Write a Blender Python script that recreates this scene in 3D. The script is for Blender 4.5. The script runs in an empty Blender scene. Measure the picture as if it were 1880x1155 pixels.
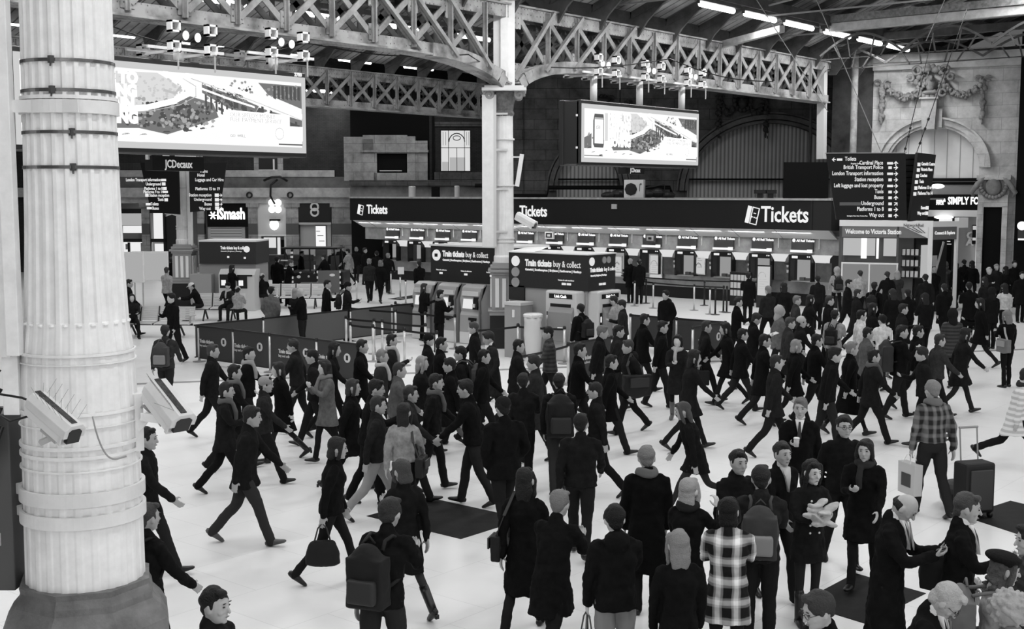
import bpy, bmesh, math, random
from mathutils import Vector, Matrix, Euler
import numpy as np
random.seed(7)
R=math.radians; PI=math.pi
SC=bpy.context.scene; COL=SC.collection
# ---------------------------------------------------------------- camera: world X runs away-right, Y away-left, along the station's own grid
HC=4.45; F=2250.0; YAW=R(40); PIT=math.atan(225.5/F)
FW=Vector((math.cos(YAW),math.sin(YAW),0)); RT=Vector((math.sin(YAW),-math.cos(YAW),0))
CAM=Vector((0,0,HC))
def ray(px,py):
    x=(px-940)/F; y=-(py-577.5)/F
    f=FW*math.cos(PIT)+Vector((0,0,-math.sin(PIT))); u=FW*math.sin(PIT)+Vector((0,0,math.cos(PIT)))
    return f+RT*x+u*y
def atz(px,py,z=0.0):
    d=ray(px,py); return CAM+d*((z-HC)/d.z)
def atd(px,py,D):
    d=ray(px,py); return CAM+d*(D/d.dot(FW))
def rd(r,d,z=0): return RT*r+FW*d+Vector((0,0,z))
def hp(px,D,z=0):   # point at forward distance D under pixel column px (at horizon level)
    p=atd(px,352,D); p.z=z; return p
cd=bpy.data.cameras.new('camera'); cam=bpy.data.objects.new('camera',cd); COL.objects.link(cam)
cam.location=CAM; cd.sensor_width=36; cd.lens=F/1880*36; cd.clip_end=400
cam.rotation_euler=Euler((PI/2-PIT,0,YAW-PI/2)); SC.camera=cam
# ---------------------------------------------------------------- materials
_M={}
def M(v,rough=.6,spec=.3,metal=0,emit=0,noise=0,nscale=4,bump=0,bscale=60,key=None,alpha=1):
    k=(round(v,3),rough,spec,metal,emit,noise,nscale,bump,bscale,key,alpha)
    if k in _M: return _M[k]
    m=bpy.data.materials.new('paint'); m.use_nodes=True; nt=m.node_tree; b=nt.nodes['Principled BSDF']
    b.inputs['Base Color'].default_value=(v,v,v,1); b.inputs['Roughness'].default_value=rough
    b.inputs['Specular IOR Level'].default_value=spec; b.inputs['Metallic'].default_value=metal
    if emit: b.inputs['Emission Color'].default_value=(v,v,v,1); b.inputs['Emission Strength'].default_value=emit
    if alpha<1: b.inputs['Transmission Weight'].default_value=1-alpha
    tc=nt.nodes.new('ShaderNodeTexCoord')
    if noise:
        n=nt.nodes.new('ShaderNodeTexNoise'); n.inputs['Scale'].default_value=nscale; n.inputs['Detail'].default_value=6
        n.inputs['Roughness'].default_value=.65
        nt.links.new(tc.outputs['Object'],n.inputs['Vector'])
        r=nt.nodes.new('ShaderNodeMapRange'); r.inputs['From Min'].default_value=.3; r.inputs['From Max'].default_value=.7
        r.inputs['To Min'].default_value=max(0,v*(1-noise)); r.inputs['To Max'].default_value=v*(1+noise*.6)
        nt.links.new(n.outputs['Fac'],r.inputs['Value']); nt.links.new(r.outputs['Result'],b.inputs['Base Color'])
    if bump:
        n2=nt.nodes.new('ShaderNodeTexNoise'); n2.inputs['Scale'].default_value=bscale; n2.inputs['Detail'].default_value=4
        bp=nt.nodes.new('ShaderNodeBump'); bp.inputs['Strength'].default_value=bump; bp.inputs['Distance'].default_value=.03
        nt.links.new(tc.outputs['Object'],n2.inputs['Vector']); nt.links.new(n2.outputs['Fac'],bp.inputs['Height']); nt.links.new(bp.outputs['Normal'],b.inputs['Normal'])
    _M[k]=m; return m
def E(v,s=1):   # emission: lamps and lit signs, also sheets, jambs and canopies made to glow
    k=('e',v,s)
    if k in _M: return _M[k]
    m=bpy.data.materials.new('lit'); m.use_nodes=True; nt=m.node_tree; nt.nodes.clear()
    e=nt.nodes.new('ShaderNodeEmission'); e.inputs[0].default_value=(v,v,v,1); e.inputs[1].default_value=s
    o=nt.nodes.new('ShaderNodeOutputMaterial'); nt.links.new(e.outputs[0],o.inputs[0]); _M[k]=m; return m
def custom(key,fn,v=.5,rough=.6,spec=.3):
    if key in _M: return _M[key]
    m=bpy.data.materials.new(key); m.use_nodes=True; nt=m.node_tree; b=nt.nodes['Principled BSDF']
    b.inputs['Base Color'].default_value=(v,v,v,1); b.inputs['Roughness'].default_value=rough; b.inputs['Specular IOR Level'].default_value=spec
    fn(nt,b); _M[key]=m; return m
def ramp(nt,stops,inp):
    r=nt.nodes.new('ShaderNodeValToRGB'); cr=r.color_ramp
    while len(cr.elements)<len(stops): cr.elements.new(.5)
    for e,(p,c) in zip(cr.elements,stops): e.position=p; e.color=(c,c,c,1)
    nt.links.new(inp,r.inputs[0]); return r.outputs[0]
def coords(nt,rot=(0,0,0),scale=(1,1,1),kind='Object'):
    tc=nt.nodes.new('ShaderNodeTexCoord'); mp=nt.nodes.new('ShaderNodeMapping')
    mp.inputs['Rotation'].default_value=rot; mp.inputs['Scale'].default_value=scale
    nt.links.new(tc.outputs[kind],mp.inputs['Vector']); return mp.outputs[0]
def _mix(nt,a,b,mode='MULTIPLY',fac=1):
    m=nt.nodes.new('ShaderNodeMix'); m.data_type='RGBA'; m.blend_type=mode; m.inputs[0].default_value=fac
    nt.links.new(a,m.inputs[6]); nt.links.new(b,m.inputs[7]); return m.outputs[2]
def mk_brick(v,w,h,mort,noise=.4,nscale=1.5,sz=.012,rough=.85,depth=.3,axis='xz',spec=.2):
    def fn(nt,b):
        c=coords(nt,rot=((R(-90),0,0) if axis=='xz' else (0,0,0)))
        br=nt.nodes.new('ShaderNodeTexBrick'); nt.links.new(c,br.inputs['Vector'])
        br.inputs['Scale'].default_value=1; br.inputs['Brick Width'].default_value=w; br.inputs['Row Height'].default_value=h
        br.inputs['Mortar Size'].default_value=sz; br.inputs['Mortar Smooth'].default_value=.3
        br.inputs['Color1'].default_value=(v,v,v,1); br.inputs['Color2'].default_value=(v*(.97 if axis=='xy' else .86),)*3+(1,); br.inputs['Mortar'].default_value=(mort,)*3+(1,)
        n=nt.nodes.new('ShaderNodeTexNoise'); n.inputs['Scale'].default_value=nscale; n.inputs['Detail'].default_value=8; n.inputs['Roughness'].default_value=.7
        tc=nt.nodes.new('ShaderNodeTexCoord'); nt.links.new(tc.outputs['Object'],n.inputs['Vector'])
        rr=ramp(nt,[(.3,1-noise),(.65,1)],n.outputs['Fac'])
        nt.links.new(_mix(nt,br.outputs['Color'],rr),b.inputs['Base Color'])
        bp=nt.nodes.new('ShaderNodeBump'); bp.inputs['Strength'].default_value=depth; bp.inputs['Distance'].default_value=.02
        inv=nt.nodes.new('ShaderNodeMath'); inv.operation='SUBTRACT'; inv.inputs[0].default_value=1; nt.links.new(br.outputs['Fac'],inv.inputs[1])
        nt.links.new(inv.outputs[0],bp.inputs['Height']); nt.links.new(bp.outputs['Normal'],b.inputs['Normal'])
    return custom('mb%s'%str((v,w,h,mort,noise,nscale,axis)),fn,v,rough,spec)
FLOORM=mk_brick(.82,1.2,1.2,.62,.06,.5,.004,.32,.02,'xy',.32)
STONE=mk_brick(.72,1.15,.5,.45,.55,1.1,.012)
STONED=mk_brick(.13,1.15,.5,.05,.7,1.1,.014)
STONEM=mk_brick(.42,1.15,.5,.22,.6,1.3,.014)
BRICK=mk_brick(.045,.23,.075,.022,.5,1.2,.008)
def _riv(nt,b):
    v=nt.nodes.new('ShaderNodeTexVoronoi'); v.inputs['Scale'].default_value=7; v.inputs['Randomness'].default_value=.15
    tc=nt.nodes.new('ShaderNodeTexCoord'); nt.links.new(tc.outputs['Object'],v.inputs['Vector'])
    n=nt.nodes.new('ShaderNodeTexNoise'); n.inputs['Scale'].default_value=2.2; n.inputs['Detail'].default_value=7; nt.links.new(tc.outputs['Object'],n.inputs['Vector'])
    a=ramp(nt,[(.12,.25),(.2,1)],v.outputs['Distance']); c=ramp(nt,[(.32,.09),(.6,.34)],n.outputs['Fac'])
    nt.links.new(_mix(nt,a,c),b.inputs['Base Color'])
RIVET=custom('rivet',_riv,.45,.5,.4)
STEEL=M(.27,.5,.4,noise=.45,nscale=2.5)
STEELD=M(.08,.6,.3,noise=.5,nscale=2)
WHITE=M(.8,.45,.4,noise=.08,nscale=5)
COLW=M(.88,.42,.4,noise=.10,nscale=7)
BLACK=M(.008,.4,.4); DARK=M(.02,.6,.3); BLACKM=M(.006,.8,.1)
ALU=M(.55,.3,.5,metal=.7); GREYM=M(.35,.5)
def _corr(v):
    def fn(nt,b):
        w=nt.nodes.new('ShaderNodeTexWave'); w.wave_type='BANDS'; w.bands_direction='X'; w.inputs['Scale'].default_value=1.6; w.inputs['Distortion'].default_value=0
        tc=nt.nodes.new('ShaderNodeTexCoord'); nt.links.new(tc.outputs['Object'],w.inputs['Vector'])
        n=nt.nodes.new('ShaderNodeTexNoise'); n.inputs['Scale'].default_value=.5; n.inputs['Detail'].default_value=5; nt.links.new(tc.outputs['Object'],n.inputs['Vector'])
        a=ramp(nt,[(.1,.45),(.6,1)],w.outputs['Fac']); c=ramp(nt,[(.3,v*.75),(.7,v)],n.outputs['Fac'])
        nt.links.new(_mix(nt,a,c),b.inputs['Base Color'])
        bp=nt.nodes.new('ShaderNodeBump'); bp.inputs['Strength'].default_value=.5; bp.inputs['Distance'].default_value=.04
        nt.links.new(w.outputs['Fac'],bp.inputs['Height']); nt.links.new(bp.outputs['Normal'],b.inputs['Normal'])
    return fn
CORR=custom('corrugated',_corr(.55),.5,.6); 
# ---------------------------------------------------------------- mesh builder
def ortho(t,up=Vector((0,0,1))):
    t=t.normalized()
    if abs(t.dot(up))>.97: up=Vector((0,1,0))
    s=t.cross(up).normalized(); return s,s.cross(t).normalized()
class MB:
    def __init__(s): s.v=[]; s.f=[]; s.mi=[]; s.m=0; s.sm=[]; s.smooth=False
    def add(s,vs,fs):
        o=len(s.v); s.v+= [tuple(x) for x in vs]
        for f in fs: s.f.append([i+o for i in f]); s.mi.append(s.m); s.sm.append(s.smooth)
        return s
    def box(s,x0,x1,y0,y1,z0,z1):
        return s.add([(x,y,z) for z in (z0,z1) for y in (y0,y1) for x in (x0,x1)],[(0,2,3,1),(4,5,7,6),(0,1,5,4),(2,6,7,3),(0,4,6,2),(1,3,7,5)])
    def cb(s,c,dx,dy,dz): return s.box(c[0]-dx/2,c[0]+dx/2,c[1]-dy/2,c[1]+dy/2,c[2]-dz/2,c[2]+dz/2)
    def bar(s,p,q,w,h,up=Vector((0,0,1))):
        p=Vector(p); q=Vector(q); a,b=ortho(q-p,Vector(up)); a=a*w/2; b=b*h/2
        return s.add([p-a-b,p+a-b,p+a+b,p-a+b,q-a-b,q+a-b,q+a+b,q-a+b],[(3,2,1,0),(4,5,6,7),(0,1,5,4),(1,2,6,5),(2,3,7,6),(3,0,4,7)])
    def tube(s,pts,r,n=8,cap=True):
        pts=[Vector(p) for p in pts]; rs=r if isinstance(r,(list,tuple)) else [r]*len(pts)
        vs=[]; up=None
        for i,p in enumerate(pts):
            t=(pts[min(i+1,len(pts)-1)]-pts[max(i-1,0)])
            if t.length<1e-9: t=Vector((0,0,1))
            if up is None: a,b=ortho(t)
            else:
                t.normalize(); a=t.cross(up)
                if a.length<1e-4: a,b=ortho(t)
                a.normalize(); b=a.cross(t).normalized()
            up=b
            for k in range(n):
                an=2*PI*k/n; vs.append(p+a*math.cos(an)*rs[i]+b*math.sin(an)*rs[i])
        fs=[(i*n+k,i*n+(k+1)%n,(i+1)*n+(k+1)%n,(i+1)*n+k) for i in range(len(pts)-1) for k in range(n)]
        if cap: fs+=[tuple(range(n-1,-1,-1)),tuple(range((len(pts)-1)*n,len(pts)*n))]
        return s.add(vs,fs)
    def lathe(s,prof,n=24,c=(0,0,0),mod=None,cap=True):
        vs=[]
        for (r,z) in prof:
            for k in range(n):
                an=2*PI*k/n; rr=r*(mod(an,z) if mod else 1); vs.append((c[0]+rr*math.cos(an),c[1]+rr*math.sin(an),c[2]+z))
        m=len(prof); fs=[(i*n+k,i*n+(k+1)%n,(i+1)*n+(k+1)%n,(i+1)*n+k) for i in range(m-1) for k in range(n)]
        if cap: fs+=[tuple(range(n-1,-1,-1)),tuple(range((m-1)*n,m*n))]
        return s.add(vs,fs)
    def prism(s,poly,y0,y1,axis='y'):   # polygon in local xz, extruded along y
        n=len(poly)
        if axis=='y': A=[(x,y0,z) for x,z in poly]+[(x,y1,z) for x,z in poly]
        elif axis=='x': A=[(y0,x,z) for x,z in poly]+[(y1,x,z) for x,z in poly]
        else: A=[(x,z,y0) for x,z in poly]+[(x,z,y1) for x,z in poly]
        return s.add(A,[tuple(range(n)),tuple(range(2*n-1,n-1,-1))]+[(k,k+n,(k+1)%n+n,(k+1)%n) for k in range(n)])
    def ell(s,c,rx,ry,rz,n=12,m=8,mat=None):
        vs=[]; c=Vector(c)
        for i in range(m+1):
            ph=PI*i/m-PI/2; rr=max(math.cos(ph),.02)
            for k in range(n):
                an=2*PI*k/n; q=Vector((rx*rr*math.cos(an),ry*rr*math.sin(an),rz*math.sin(ph)))
                if mat: q=mat@q
                vs.append(c+q)
        fs=[(i*n+k,i*n+(k+1)%n,(i+1)*n+(k+1)%n,(i+1)*n+k) for i in range(m) for k in range(n)]
        fs+=[tuple(range(n-1,-1,-1)),tuple(range(m*n,(m+1)*n))]
        return s.add(vs,fs)
    def text(s,txt,size,x,y,z,align='LEFT',bold=0,sx=1,mat=None,ext=.004):
        cu=bpy.data.curves.new('t','FONT'); cu.body=txt; cu.size=size; cu.align_x=align; cu.extrude=ext; cu.offset=bold; cu.resolution_u=2
        o=bpy.data.objects.new('t',cu); me=bpy.data.meshes.new_from_object(o)
        vs=[(x+v.co.x*sx,y-v.co.z,z+v.co.y) for v in me.vertices]
        if mat: vs=[mat@Vector(v) for v in vs]
        s.add(vs,[tuple(p.vertices) for p in me.polygons]); bpy.data.objects.remove(o); bpy.data.curves.remove(cu); bpy.data.meshes.remove(me); return s
    def xf(s,mat):
        s.v=[tuple(mat@Vector(v)) for v in s.v]; return s
    def mesh(s,name,mats):
        me=bpy.data.meshes.new(name); me.from_pydata(s.v,[],s.f)
        for m in (mats if isinstance(mats,(list,tuple)) else [mats]): me.materials.append(m)
        me.polygons.foreach_set('material_index',s.mi); me.polygons.foreach_set('use_smooth',s.sm); me.update()
        return me
    def build(s,name,mats,parent=None,loc=None,rz=0,bevel=0):
        o=bpy.data.objects.new(name,s.mesh(name,mats)); COL.objects.link(o)
        if parent: o.parent=parent
        if loc is not None: o.location=loc
        if rz: o.rotation_euler.z=rz
        if bevel:
            b=o.modifiers.new('b','BEVEL'); b.width=bevel; b.segments=2; b.limit_method='ANGLE'
        return o
def tag(o,label=None,cat=None,group=None,kind=None):
    if label: o['label']=label
    if cat: o['category']=cat
    if group: o['group']=group
    if kind: o['kind']=kind
    elif label and 'kind' not in o: o['kind']='thing'
    return o
def thing(name,label,cat,loc=(0,0,0),rz=0,group=None):
    o=bpy.data.objects.new(name,None); COL.objects.link(o); o.location=loc; o.rotation_euler.z=rz; o.empty_display_size=.2
    return tag(o,label,cat,group)
def solo(mb,name,mats,label,cat,loc=(0,0,0),rz=0,group=None,bevel=0):
    return tag(mb.build(name,mats,None,loc,rz,bevel),label,cat,group)
def struct(mb,name,mats,loc=(0,0,0),rz=0,parent=None):
    o=mb.build(name,mats,parent,loc,rz)
    if not parent: o['kind']='structure'
    return o
KIDS={}
def copy_tree(o,parent=None):
    c=o.copy(); COL.objects.link(c)
    if parent: c.parent=parent
    for ch in [x for x in o.children]: copy_tree(ch,c)
    return c
BW=YAW-PI/2    # rotation of a frame whose local x runs to the image right and local y away from the camera
def yaw_of(v): return math.atan2(v.y,v.x)
DEBUG=0; LAMPW=134; WORLD=.12; EXPO=0.0
# ---------------------------------------------------------------- helpers for laying out along the station grid
def hit(px,P,d):   # where the line P+t*d passes under pixel column px (seen at horizon height)
    r=ray(px,352); a,b,c,e=d.x,-r.x,d.y,-r.y; D=a*e-b*c
    return ((-P.x)*e-b*(-P.y))/D
def zat(px,py,P):  # height above the floor of pixel row py at ground point P
    return atd(px,py,Vector((P.x,P.y,0)).dot(FW)).z
A=Vector((1,0,0)); B=Vector((0,1,0))
# ---------------------------------------------------------------- floor
m=MB(); m.box(-40,90,-50,90,-.3,0); struct(m,'floor',FLOORM)
def fpoly(pts,z0=.0,z1=.006):
    P=[atz(*p) for p in pts]; c=sum(P,Vector())/len(P); m=MB(); n=len(P)
    m.add([(p.x-c.x,p.y-c.y,z0) for p in P]+[(p.x-c.x,p.y-c.y,z1) for p in P],[tuple(range(n-1,-1,-1)),tuple(range(n,2*n))]+[(k,(k+1)%n,(k+1)%n+n,k+n) for k in range(n)])
    return m,c
MATM=M(.014,.7,.15,noise=.4,nscale=6)
for pts,l in (([(791,915),(964,953),(846,990),(673,948)],'dark square floor panel in the open middle of the pale concourse'),
              ([(1855,920),(1965,946),(1935,1003),(1768,948)],'dark floor panel at the right edge beside the man with the white collar'),
              ([(1570,1053),(1700,1090),(1590,1146),(1466,1108)],'dark floor panel behind the balding man in the long overcoat')):
    m,c=fpoly(pts); solo(m,'floor_mat',MATM,l,'floor mat',(c.x,c.y,0),group=None)
pa,pb=atz(150,709),atz(2000,637); m=MB(); d=(pb-pa).normalized(); s=Vector((-d.y,d.x,0))
for k in (-.09,.09): m.bar(pa+s*k+Vector((0,0,.002)),pb+s*k+Vector((0,0,.002)),.035,.006)
for k in (0,): m.bar(pa+s*k+Vector((0,0,.0)),pb+s*k+Vector((0,0,.0)),.10,.005)
struct(m,'trim_1',M(.25,.5))
# ---------------------------------------------------------------- columns and girders
PM=atz(926,637); PT=atz(341,564)      # middle column, far left column
GB=PM.y; ZT=9.62; ZB=8.08
def girder(P,t0,t1,label,haunch=True,name='lattice_girder'):
    root=thing(name,label,'girder',(P.x,P.y,0))
    W=.42; pitch=1.38
    m=MB(); m.box(t0,t1,-W/2-.05,-W/2+.03,ZT-.34,ZT); m.box(t0,t1,W/2-.03,W/2+.05,ZT-.34,ZT); m.box(t0,t1,-W/2-.12,W/2+.12,ZT,ZT+.05); m.build('top_chord',RIVET,root)
    def zb(t):
        a=abs(t); 
        if not haunch or a>4.6: return ZB
        return ZB-.42*((4.6-a)/4.0)**2.6 if a<4.6 else ZB
    m=MB(); n=int((t1-t0)/.35)
    for s in (-1,1):
        y0,y1=(s*W/2-.04,s*W/2+.04); vs=[];fs=[]
        for i in range(n+1):
            t=t0+(t1-t0)*i/n; z=zb(t)
            vs+=[(t,y0,z-.02),(t,y1,z-.02),(t,y1,z+.25),(t,y0,z+.25)]
        for i in range(n):
            for k in range(4): fs.append((4*i+k,4*i+(k+1)%4,4*i+4+(k+1)%4,4*i+4+k))
        m.add(vs,fs+[(3,2,1,0),(4*n,4*n+1,4*n+2,4*n+3)])
    vs=[];fs=[]
    for i in range(n+1):
        t=t0+(t1-t0)*i/n; z=zb(t); vs+=[(t,-W/2-.13,z-.07),(t,W/2+.13,z-.07),(t,W/2+.13,z-.02),(t,-W/2-.13,z-.02)]
    for i in range(n):
        for k in range(4): fs.append((4*i+k,4*i+(k+1)%4,4*i+4+(k+1)%4,4*i+4+k))
    m.add(vs,fs+[(3,2,1,0),(4*n,4*n+1,4*n+2,4*n+3)]); m.build('bottom_chord',RIVET,root)
    rear=MB(); k0=math.ceil((t0-.3)/pitch); k1=int((t1-.2)/pitch); first=True
    proto={}
    for k in range(k0,k1+1):
        x=k*pitch+.23
        if x<t0 or x+pitch>t1+.6: continue
        if not (haunch and abs(x)<.5):
            m=MB(); m.box(x-.07,x+.07,-W/2-.09,-W/2-.05,zb(x)+.05,ZT-.05); m.box(x-.02,x+.02,-W/2-.17,-W/2-.09,zb(x)+.05,ZT-.05); m.build('post',STEEL,root)
            rear.box(x-.07,x+.07,W/2,W/2+.05,zb(x),ZT-.05)
        if haunch and -1.5<x<.1: continue
        x2=min(x+pitch,t1); za,zb2=zb(x)+.22,zb(x2)+.22; zt=ZT-.22
        if x2-x<1: continue
        near=haunch and abs(x+pitch/2)<5.7; y=-W/2-.03
        right=x>0
        d1=((x+.05,y,zt),(x2-.05,y,zb2)); d2=((x+.05,y,za),(x2-.05,y,zt))
        m=MB(); m.bar(*d1,.05,.19,up=(0,1,0)) if False else m.bar(Vector(d1[0]),Vector(d1[1]),.15,.045,up=(0,1,0)); m.build('brace',STEEL,root)
        m=MB()
        if near:
            a,b=(d2 if right else d1); 
            if not right: a,b=d1
            m.bar(Vector(a)+Vector((-.25 if right else -.25,-.12,-.2 if right else .2)),Vector(b)+Vector((.25,-.12,.2 if right else -.2)),.10,.12,up=(0,1,0))
            m.build('strut',STEEL,root)
            if not right: m=MB(); m.bar(Vector(d2[0]),Vector(d2[1]),.15,.045,up=(0,1,0)); m.build('brace',STEEL,root)
        else:
            m.bar(Vector(d2[0])+Vector((0,-.05,0)),Vector(d2[1])+Vector((0,-.05,0)),.15,.045,up=(0,1,0)); m.build('brace',STEEL,root)
        rear.bar((x,W/2,zt),(x2,W/2,zb2),.15,.045,up=(0,1,0)); rear.bar((x,W/2,za),(x2,W/2,zt),.15,.045,up=(0,1,0))
        m=MB(); m.box(x-.17,x+.17,-W/2-.065,-W/2-.04,ZT-.62,ZT-.2); m.box(x-.17,x+.17,-W/2-.065,-W/2-.04,zb(x)+.1,zb(x)+.5)
        if k%1==0: m.build('gusset_plate',RIVET,root)
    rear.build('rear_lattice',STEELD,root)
    return root
tR=hit(1506,PM,A)
girder(PM,-24,tR,'riveted iron lattice girder carried by the middle column')
girder(Vector((PT.x,PT.y,0)),-12,26,'riveted iron lattice girder farther back, above the ticket office roof',haunch=False)
def fluted(n,depth,zt=None,z1=0):
    def f(an,z):
        if zt is not None and z<z1: d=depth*.25
        else: d=depth
        return 1-d*max(0,math.cos(an*n))**.7 if math.cos(an*n)>0 else 1
    return f
def far_column(P,label,post=False,zc=7.35):
    root=thing('station_column',label,'column',(P.x,P.y,0))
    m=MB(); s=.41; m.box(-s,s,-s,s,0,.95); m.build('plinth',BLACK,root,rz=BW)
    m=MB(); m.box(-.36,.36,-.36,.36,1.05,2.1); m.box(-.42,.42,-.42,.42,.95,1.06); m.box(-.46,.46,-.46,.46,1.06,1.1)
    for z,s in ((2.1,.40),(2.18,.46),(2.28,.40),(2.36,.34)): m.box(-s,s,-s,s,z,z+.08)
    m.build('pedestal',M(.33,.5),root,rz=BW)
    m=MB()
    for x in (-.2,0,.2): m.box(x-.055,x+.055,-.40,-.36,1.18,2.0); m.box(-.40,-.36,x-.055,x+.055,1.18,2.0); m.box(.36,.40,x-.055,x+.055,1.18,2.0)
    m.build('pedestal_panel',M(.85,.3),root,rz=BW)
    m=MB(); m.smooth=False; prof=[(.30,2.44),(.30,2.6),(.275,2.65)]+[(.275-.03*i/12,2.7+(zc-.75-2.7)*i/12) for i in range(13)]
    m.lathe(prof,n=128,mod=fluted(16,.02)); m.build('shaft',WHITE,root)
    m=MB()
    for z in (3.0,3.1,4.6,5.9): m.lathe([(.29,z),(.295,z+.02),(.29,z+.05)],n=32)
    m.build('band',M(.7,.4),root)
    m=MB(); m.lathe([(.25,zc-.78),(.27,zc-.7),(.24,zc-.62),(.26,zc-.45),(.34,zc-.2),(.36,zc-.12),(.3,zc-.1)],n=24,mod=lambda a,z:1+.06*math.cos(8*a)); m.build('capital',M(.16,.6,noise=.5,nscale=9),root)
    for sx in (-1,1):
        for sy in (-1,1):
            m=MB(); m.smooth=True; pts=[]; rr=[]
            for i in range(20):
                a=i*.55; q=.15*(1-i/22); pts.append((sx*(.42-.1*0+q*math.cos(a)*1),sy*.34,zc-.2+q*math.sin(a))); rr.append(.045)
            m.tube(pts,rr,6); m.build('volute',M(.35,.5),root,rz=BW)
    m=MB(); m.box(-.62,.62,-.62,.62,zc-.1,zc-.02); m.box(-.55,.55,-.55,.55,zc-.02,zc+.04); m.build('abacus',M(.7,.4),root,rz=BW)
    if post:
        m=MB(); m.box(-.30,.30,-.26,.26,zc,9.8); m.box(-.10,.10,-.34,-.26,zc,9.8); m.box(-.42,.42,-.4,.4,9.75,9.85); m.build('head_post',WHITE,root,rz=BW)
        # arched haunch ribs curving into the girder
        for s in (-1,1):
            m=MB(); pts=[]
            for i in range(9):
                t=i/8; x=s*(.35+2.9*t**1.25); z=zc+.1+(ZB+.05-zc-.1)*math.sin(t*PI/2)**.8; pts.append((x,-.2,z))
            for i in range(8): m.bar(pts[i],pts[i+1],.34,.30,up=(0,1,0))
            m.build('haunch',RIVET,root)
    return root
c1=far_column(PM,'white fluted iron column rising between the two train ticket kiosks',True)
c2=far_column(PT,'white column with panelled pedestal standing left of the small ticket kiosk',False)
# conduit trunking on the middle column
m=MB(); m.box(-.62,-.30,-.36,-.20,2.9,7.15); m.build('trunking',WHITE,c1,rz=BW)
m=MB(); m.box(-.30,-.22,-.36,-.28,2.9,7.15); 
for z in (3.3,4.5,5.6,6.6): m.box(-.4,.1,-.32,-.27,z,z+.05)
m.build('conduit',M(.6,.4),c1,rz=BW)
m=MB(); m.bar((.36,-.3,4.6),(.5,-.3,5.5),.12,.1); m.box(.2,.5,-.3,-.26,5.4,5.44); m.build('speaker',WHITE,c1,rz=BW)
m=MB(); m.box(-.62,-.40,-.40,-.24,3.9,6.5);m.build('trunking',WHITE,c2,rz=BW)
m=MB(); m.box(.24,.40,-.3,-.15,2.4,6.5);m.build('conduit',WHITE,c2,rz=BW)
m=MB(); m.bar((.45,-.35,4.9),(.6,-.35,6.2),.16,.12); m.build('speaker',WHITE,c2,rz=BW)
def cctv(name,label,P,axis,L,w,h,parent_arm=None,cat='security camera',spikes=False,up=(0,0,1)):
    axis=axis.normalized(); a,b=ortho(axis,Vector(up)); Mx=Matrix((a,axis,b)).transposed().to_4x4(); Mx.translation=P
    root=thing(name,label,cat,P)
    inv=Matrix.Translation(-P)@Mx
    m=MB(); m.prism([(-w/2,-h/2),(w/2,-h/2),(w/2,h*.28),(w*.3,h/2),(-w*.3,h/2),(-w/2,h*.28)],-L/2,L/2); m.xf(inv); m.build('housing',M(.78,.35),root,bevel=w*.03)
    m=MB(); m.prism([(-w*.56,-h*.1),(w*.56,-h*.1),(w*.56,h*.3),(w*.33,h*.57),(-w*.33,h*.57),(-w*.56,h*.3)],-L*.50,L*.56); m.prism([(-w*.52,-h*.55),(w*.52,-h*.55),(w*.52,-h*.1),(-w*.52,-h*.1)],L*.42,L*.5);m.xf(inv); m.build('sunshield',M(.72,.4,noise=.12),root,bevel=w*.02)
    m=MB(); m.prism([(-w*.34,-h*.36),(w*.34,-h*.36),(w*.34,h*.24),(w*.2,h*.36),(-w*.2,h*.36),(-w*.34,h*.24)],L*.5,L*.575); m.xf(inv); m.build('window',BLACK,root)
    return root,inv
r,_=cctv('security_camera','white camera on the middle column just below the word Tickets',atd(965,405,35.0),(RT*1+FW*-.6+Vector((0,0,-.55))),.62,.2,.22)
m=MB(); m.bar((0,0,-.1),RT*-.5+Vector((0,0,-.25)),.06,.06); m.build('arm',WHITE,r)
r,_=cctv('security_camera','small white camera pointing left from the far left column',atd(317,388,46.8),(RT*-1+FW*-.6+Vector((0,0,-.35))),.6,.2,.2)
m=MB(); m.bar((0,0,-.1),RT*.4+Vector((0,0,-.25)),.06,.06); m.build('arm',WHITE,r)
# ---------------------------------------------------------------- near column
PN=hp(133,7.75); zn=lambda y:HC-(y-352)*7.45/F
root=thing('station_column','large white fluted iron column with steel straps in the left foreground','column',(PN.x,PN.y,0))
def rn(z):
    P=[(1.9,.370),(2.4,.366),(3.0,.358),(3.42,.345),(3.62,.318),(4.2,.292),(5.0,.278),(6.5,.268),(9.6,.25)]
    for (a,ra),(b,rb) in zip(P,P[1:]):
        if a<=z<=b: return ra+(rb-ra)*(z-a)/(b-a)
    return P[0][1] if z<1.9 else .25
zs=[1.9+i*.1 for i in range(78)]
zf=zn(605)
def fl(an,z):
    n=24; c=math.cos(an*n)
    d=.052 if z>zf+.03 else .014
    return 1-(d*min(1,max(0,c+.55)*1.2) if c>-.55 else 0)
m=MB(); zs=sorted(set([1.88+i*.16 for i in range(50)]+[zf+.0,zf+.035,zf+.06,zf+.10])); m.lathe([(rn(z),z) for z in zs],n=336,mod=fl)
m.build('shaft',COLW,root,rz=.03)
m=MB()
for y,w in ((655,.016),(672,.006),(765,.02),(790,.006),(828,.022),(846,.02),(872,.010)):
    z=zn(y); r0=rn(z)*1.0; m.lathe([(r0,z-w/2),(r0+.012,z-w/2),(r0+.012,z+w/2),(r0,z+w/2)],n=64,cap=False)
m.build('moulding',COLW,root)
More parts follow.
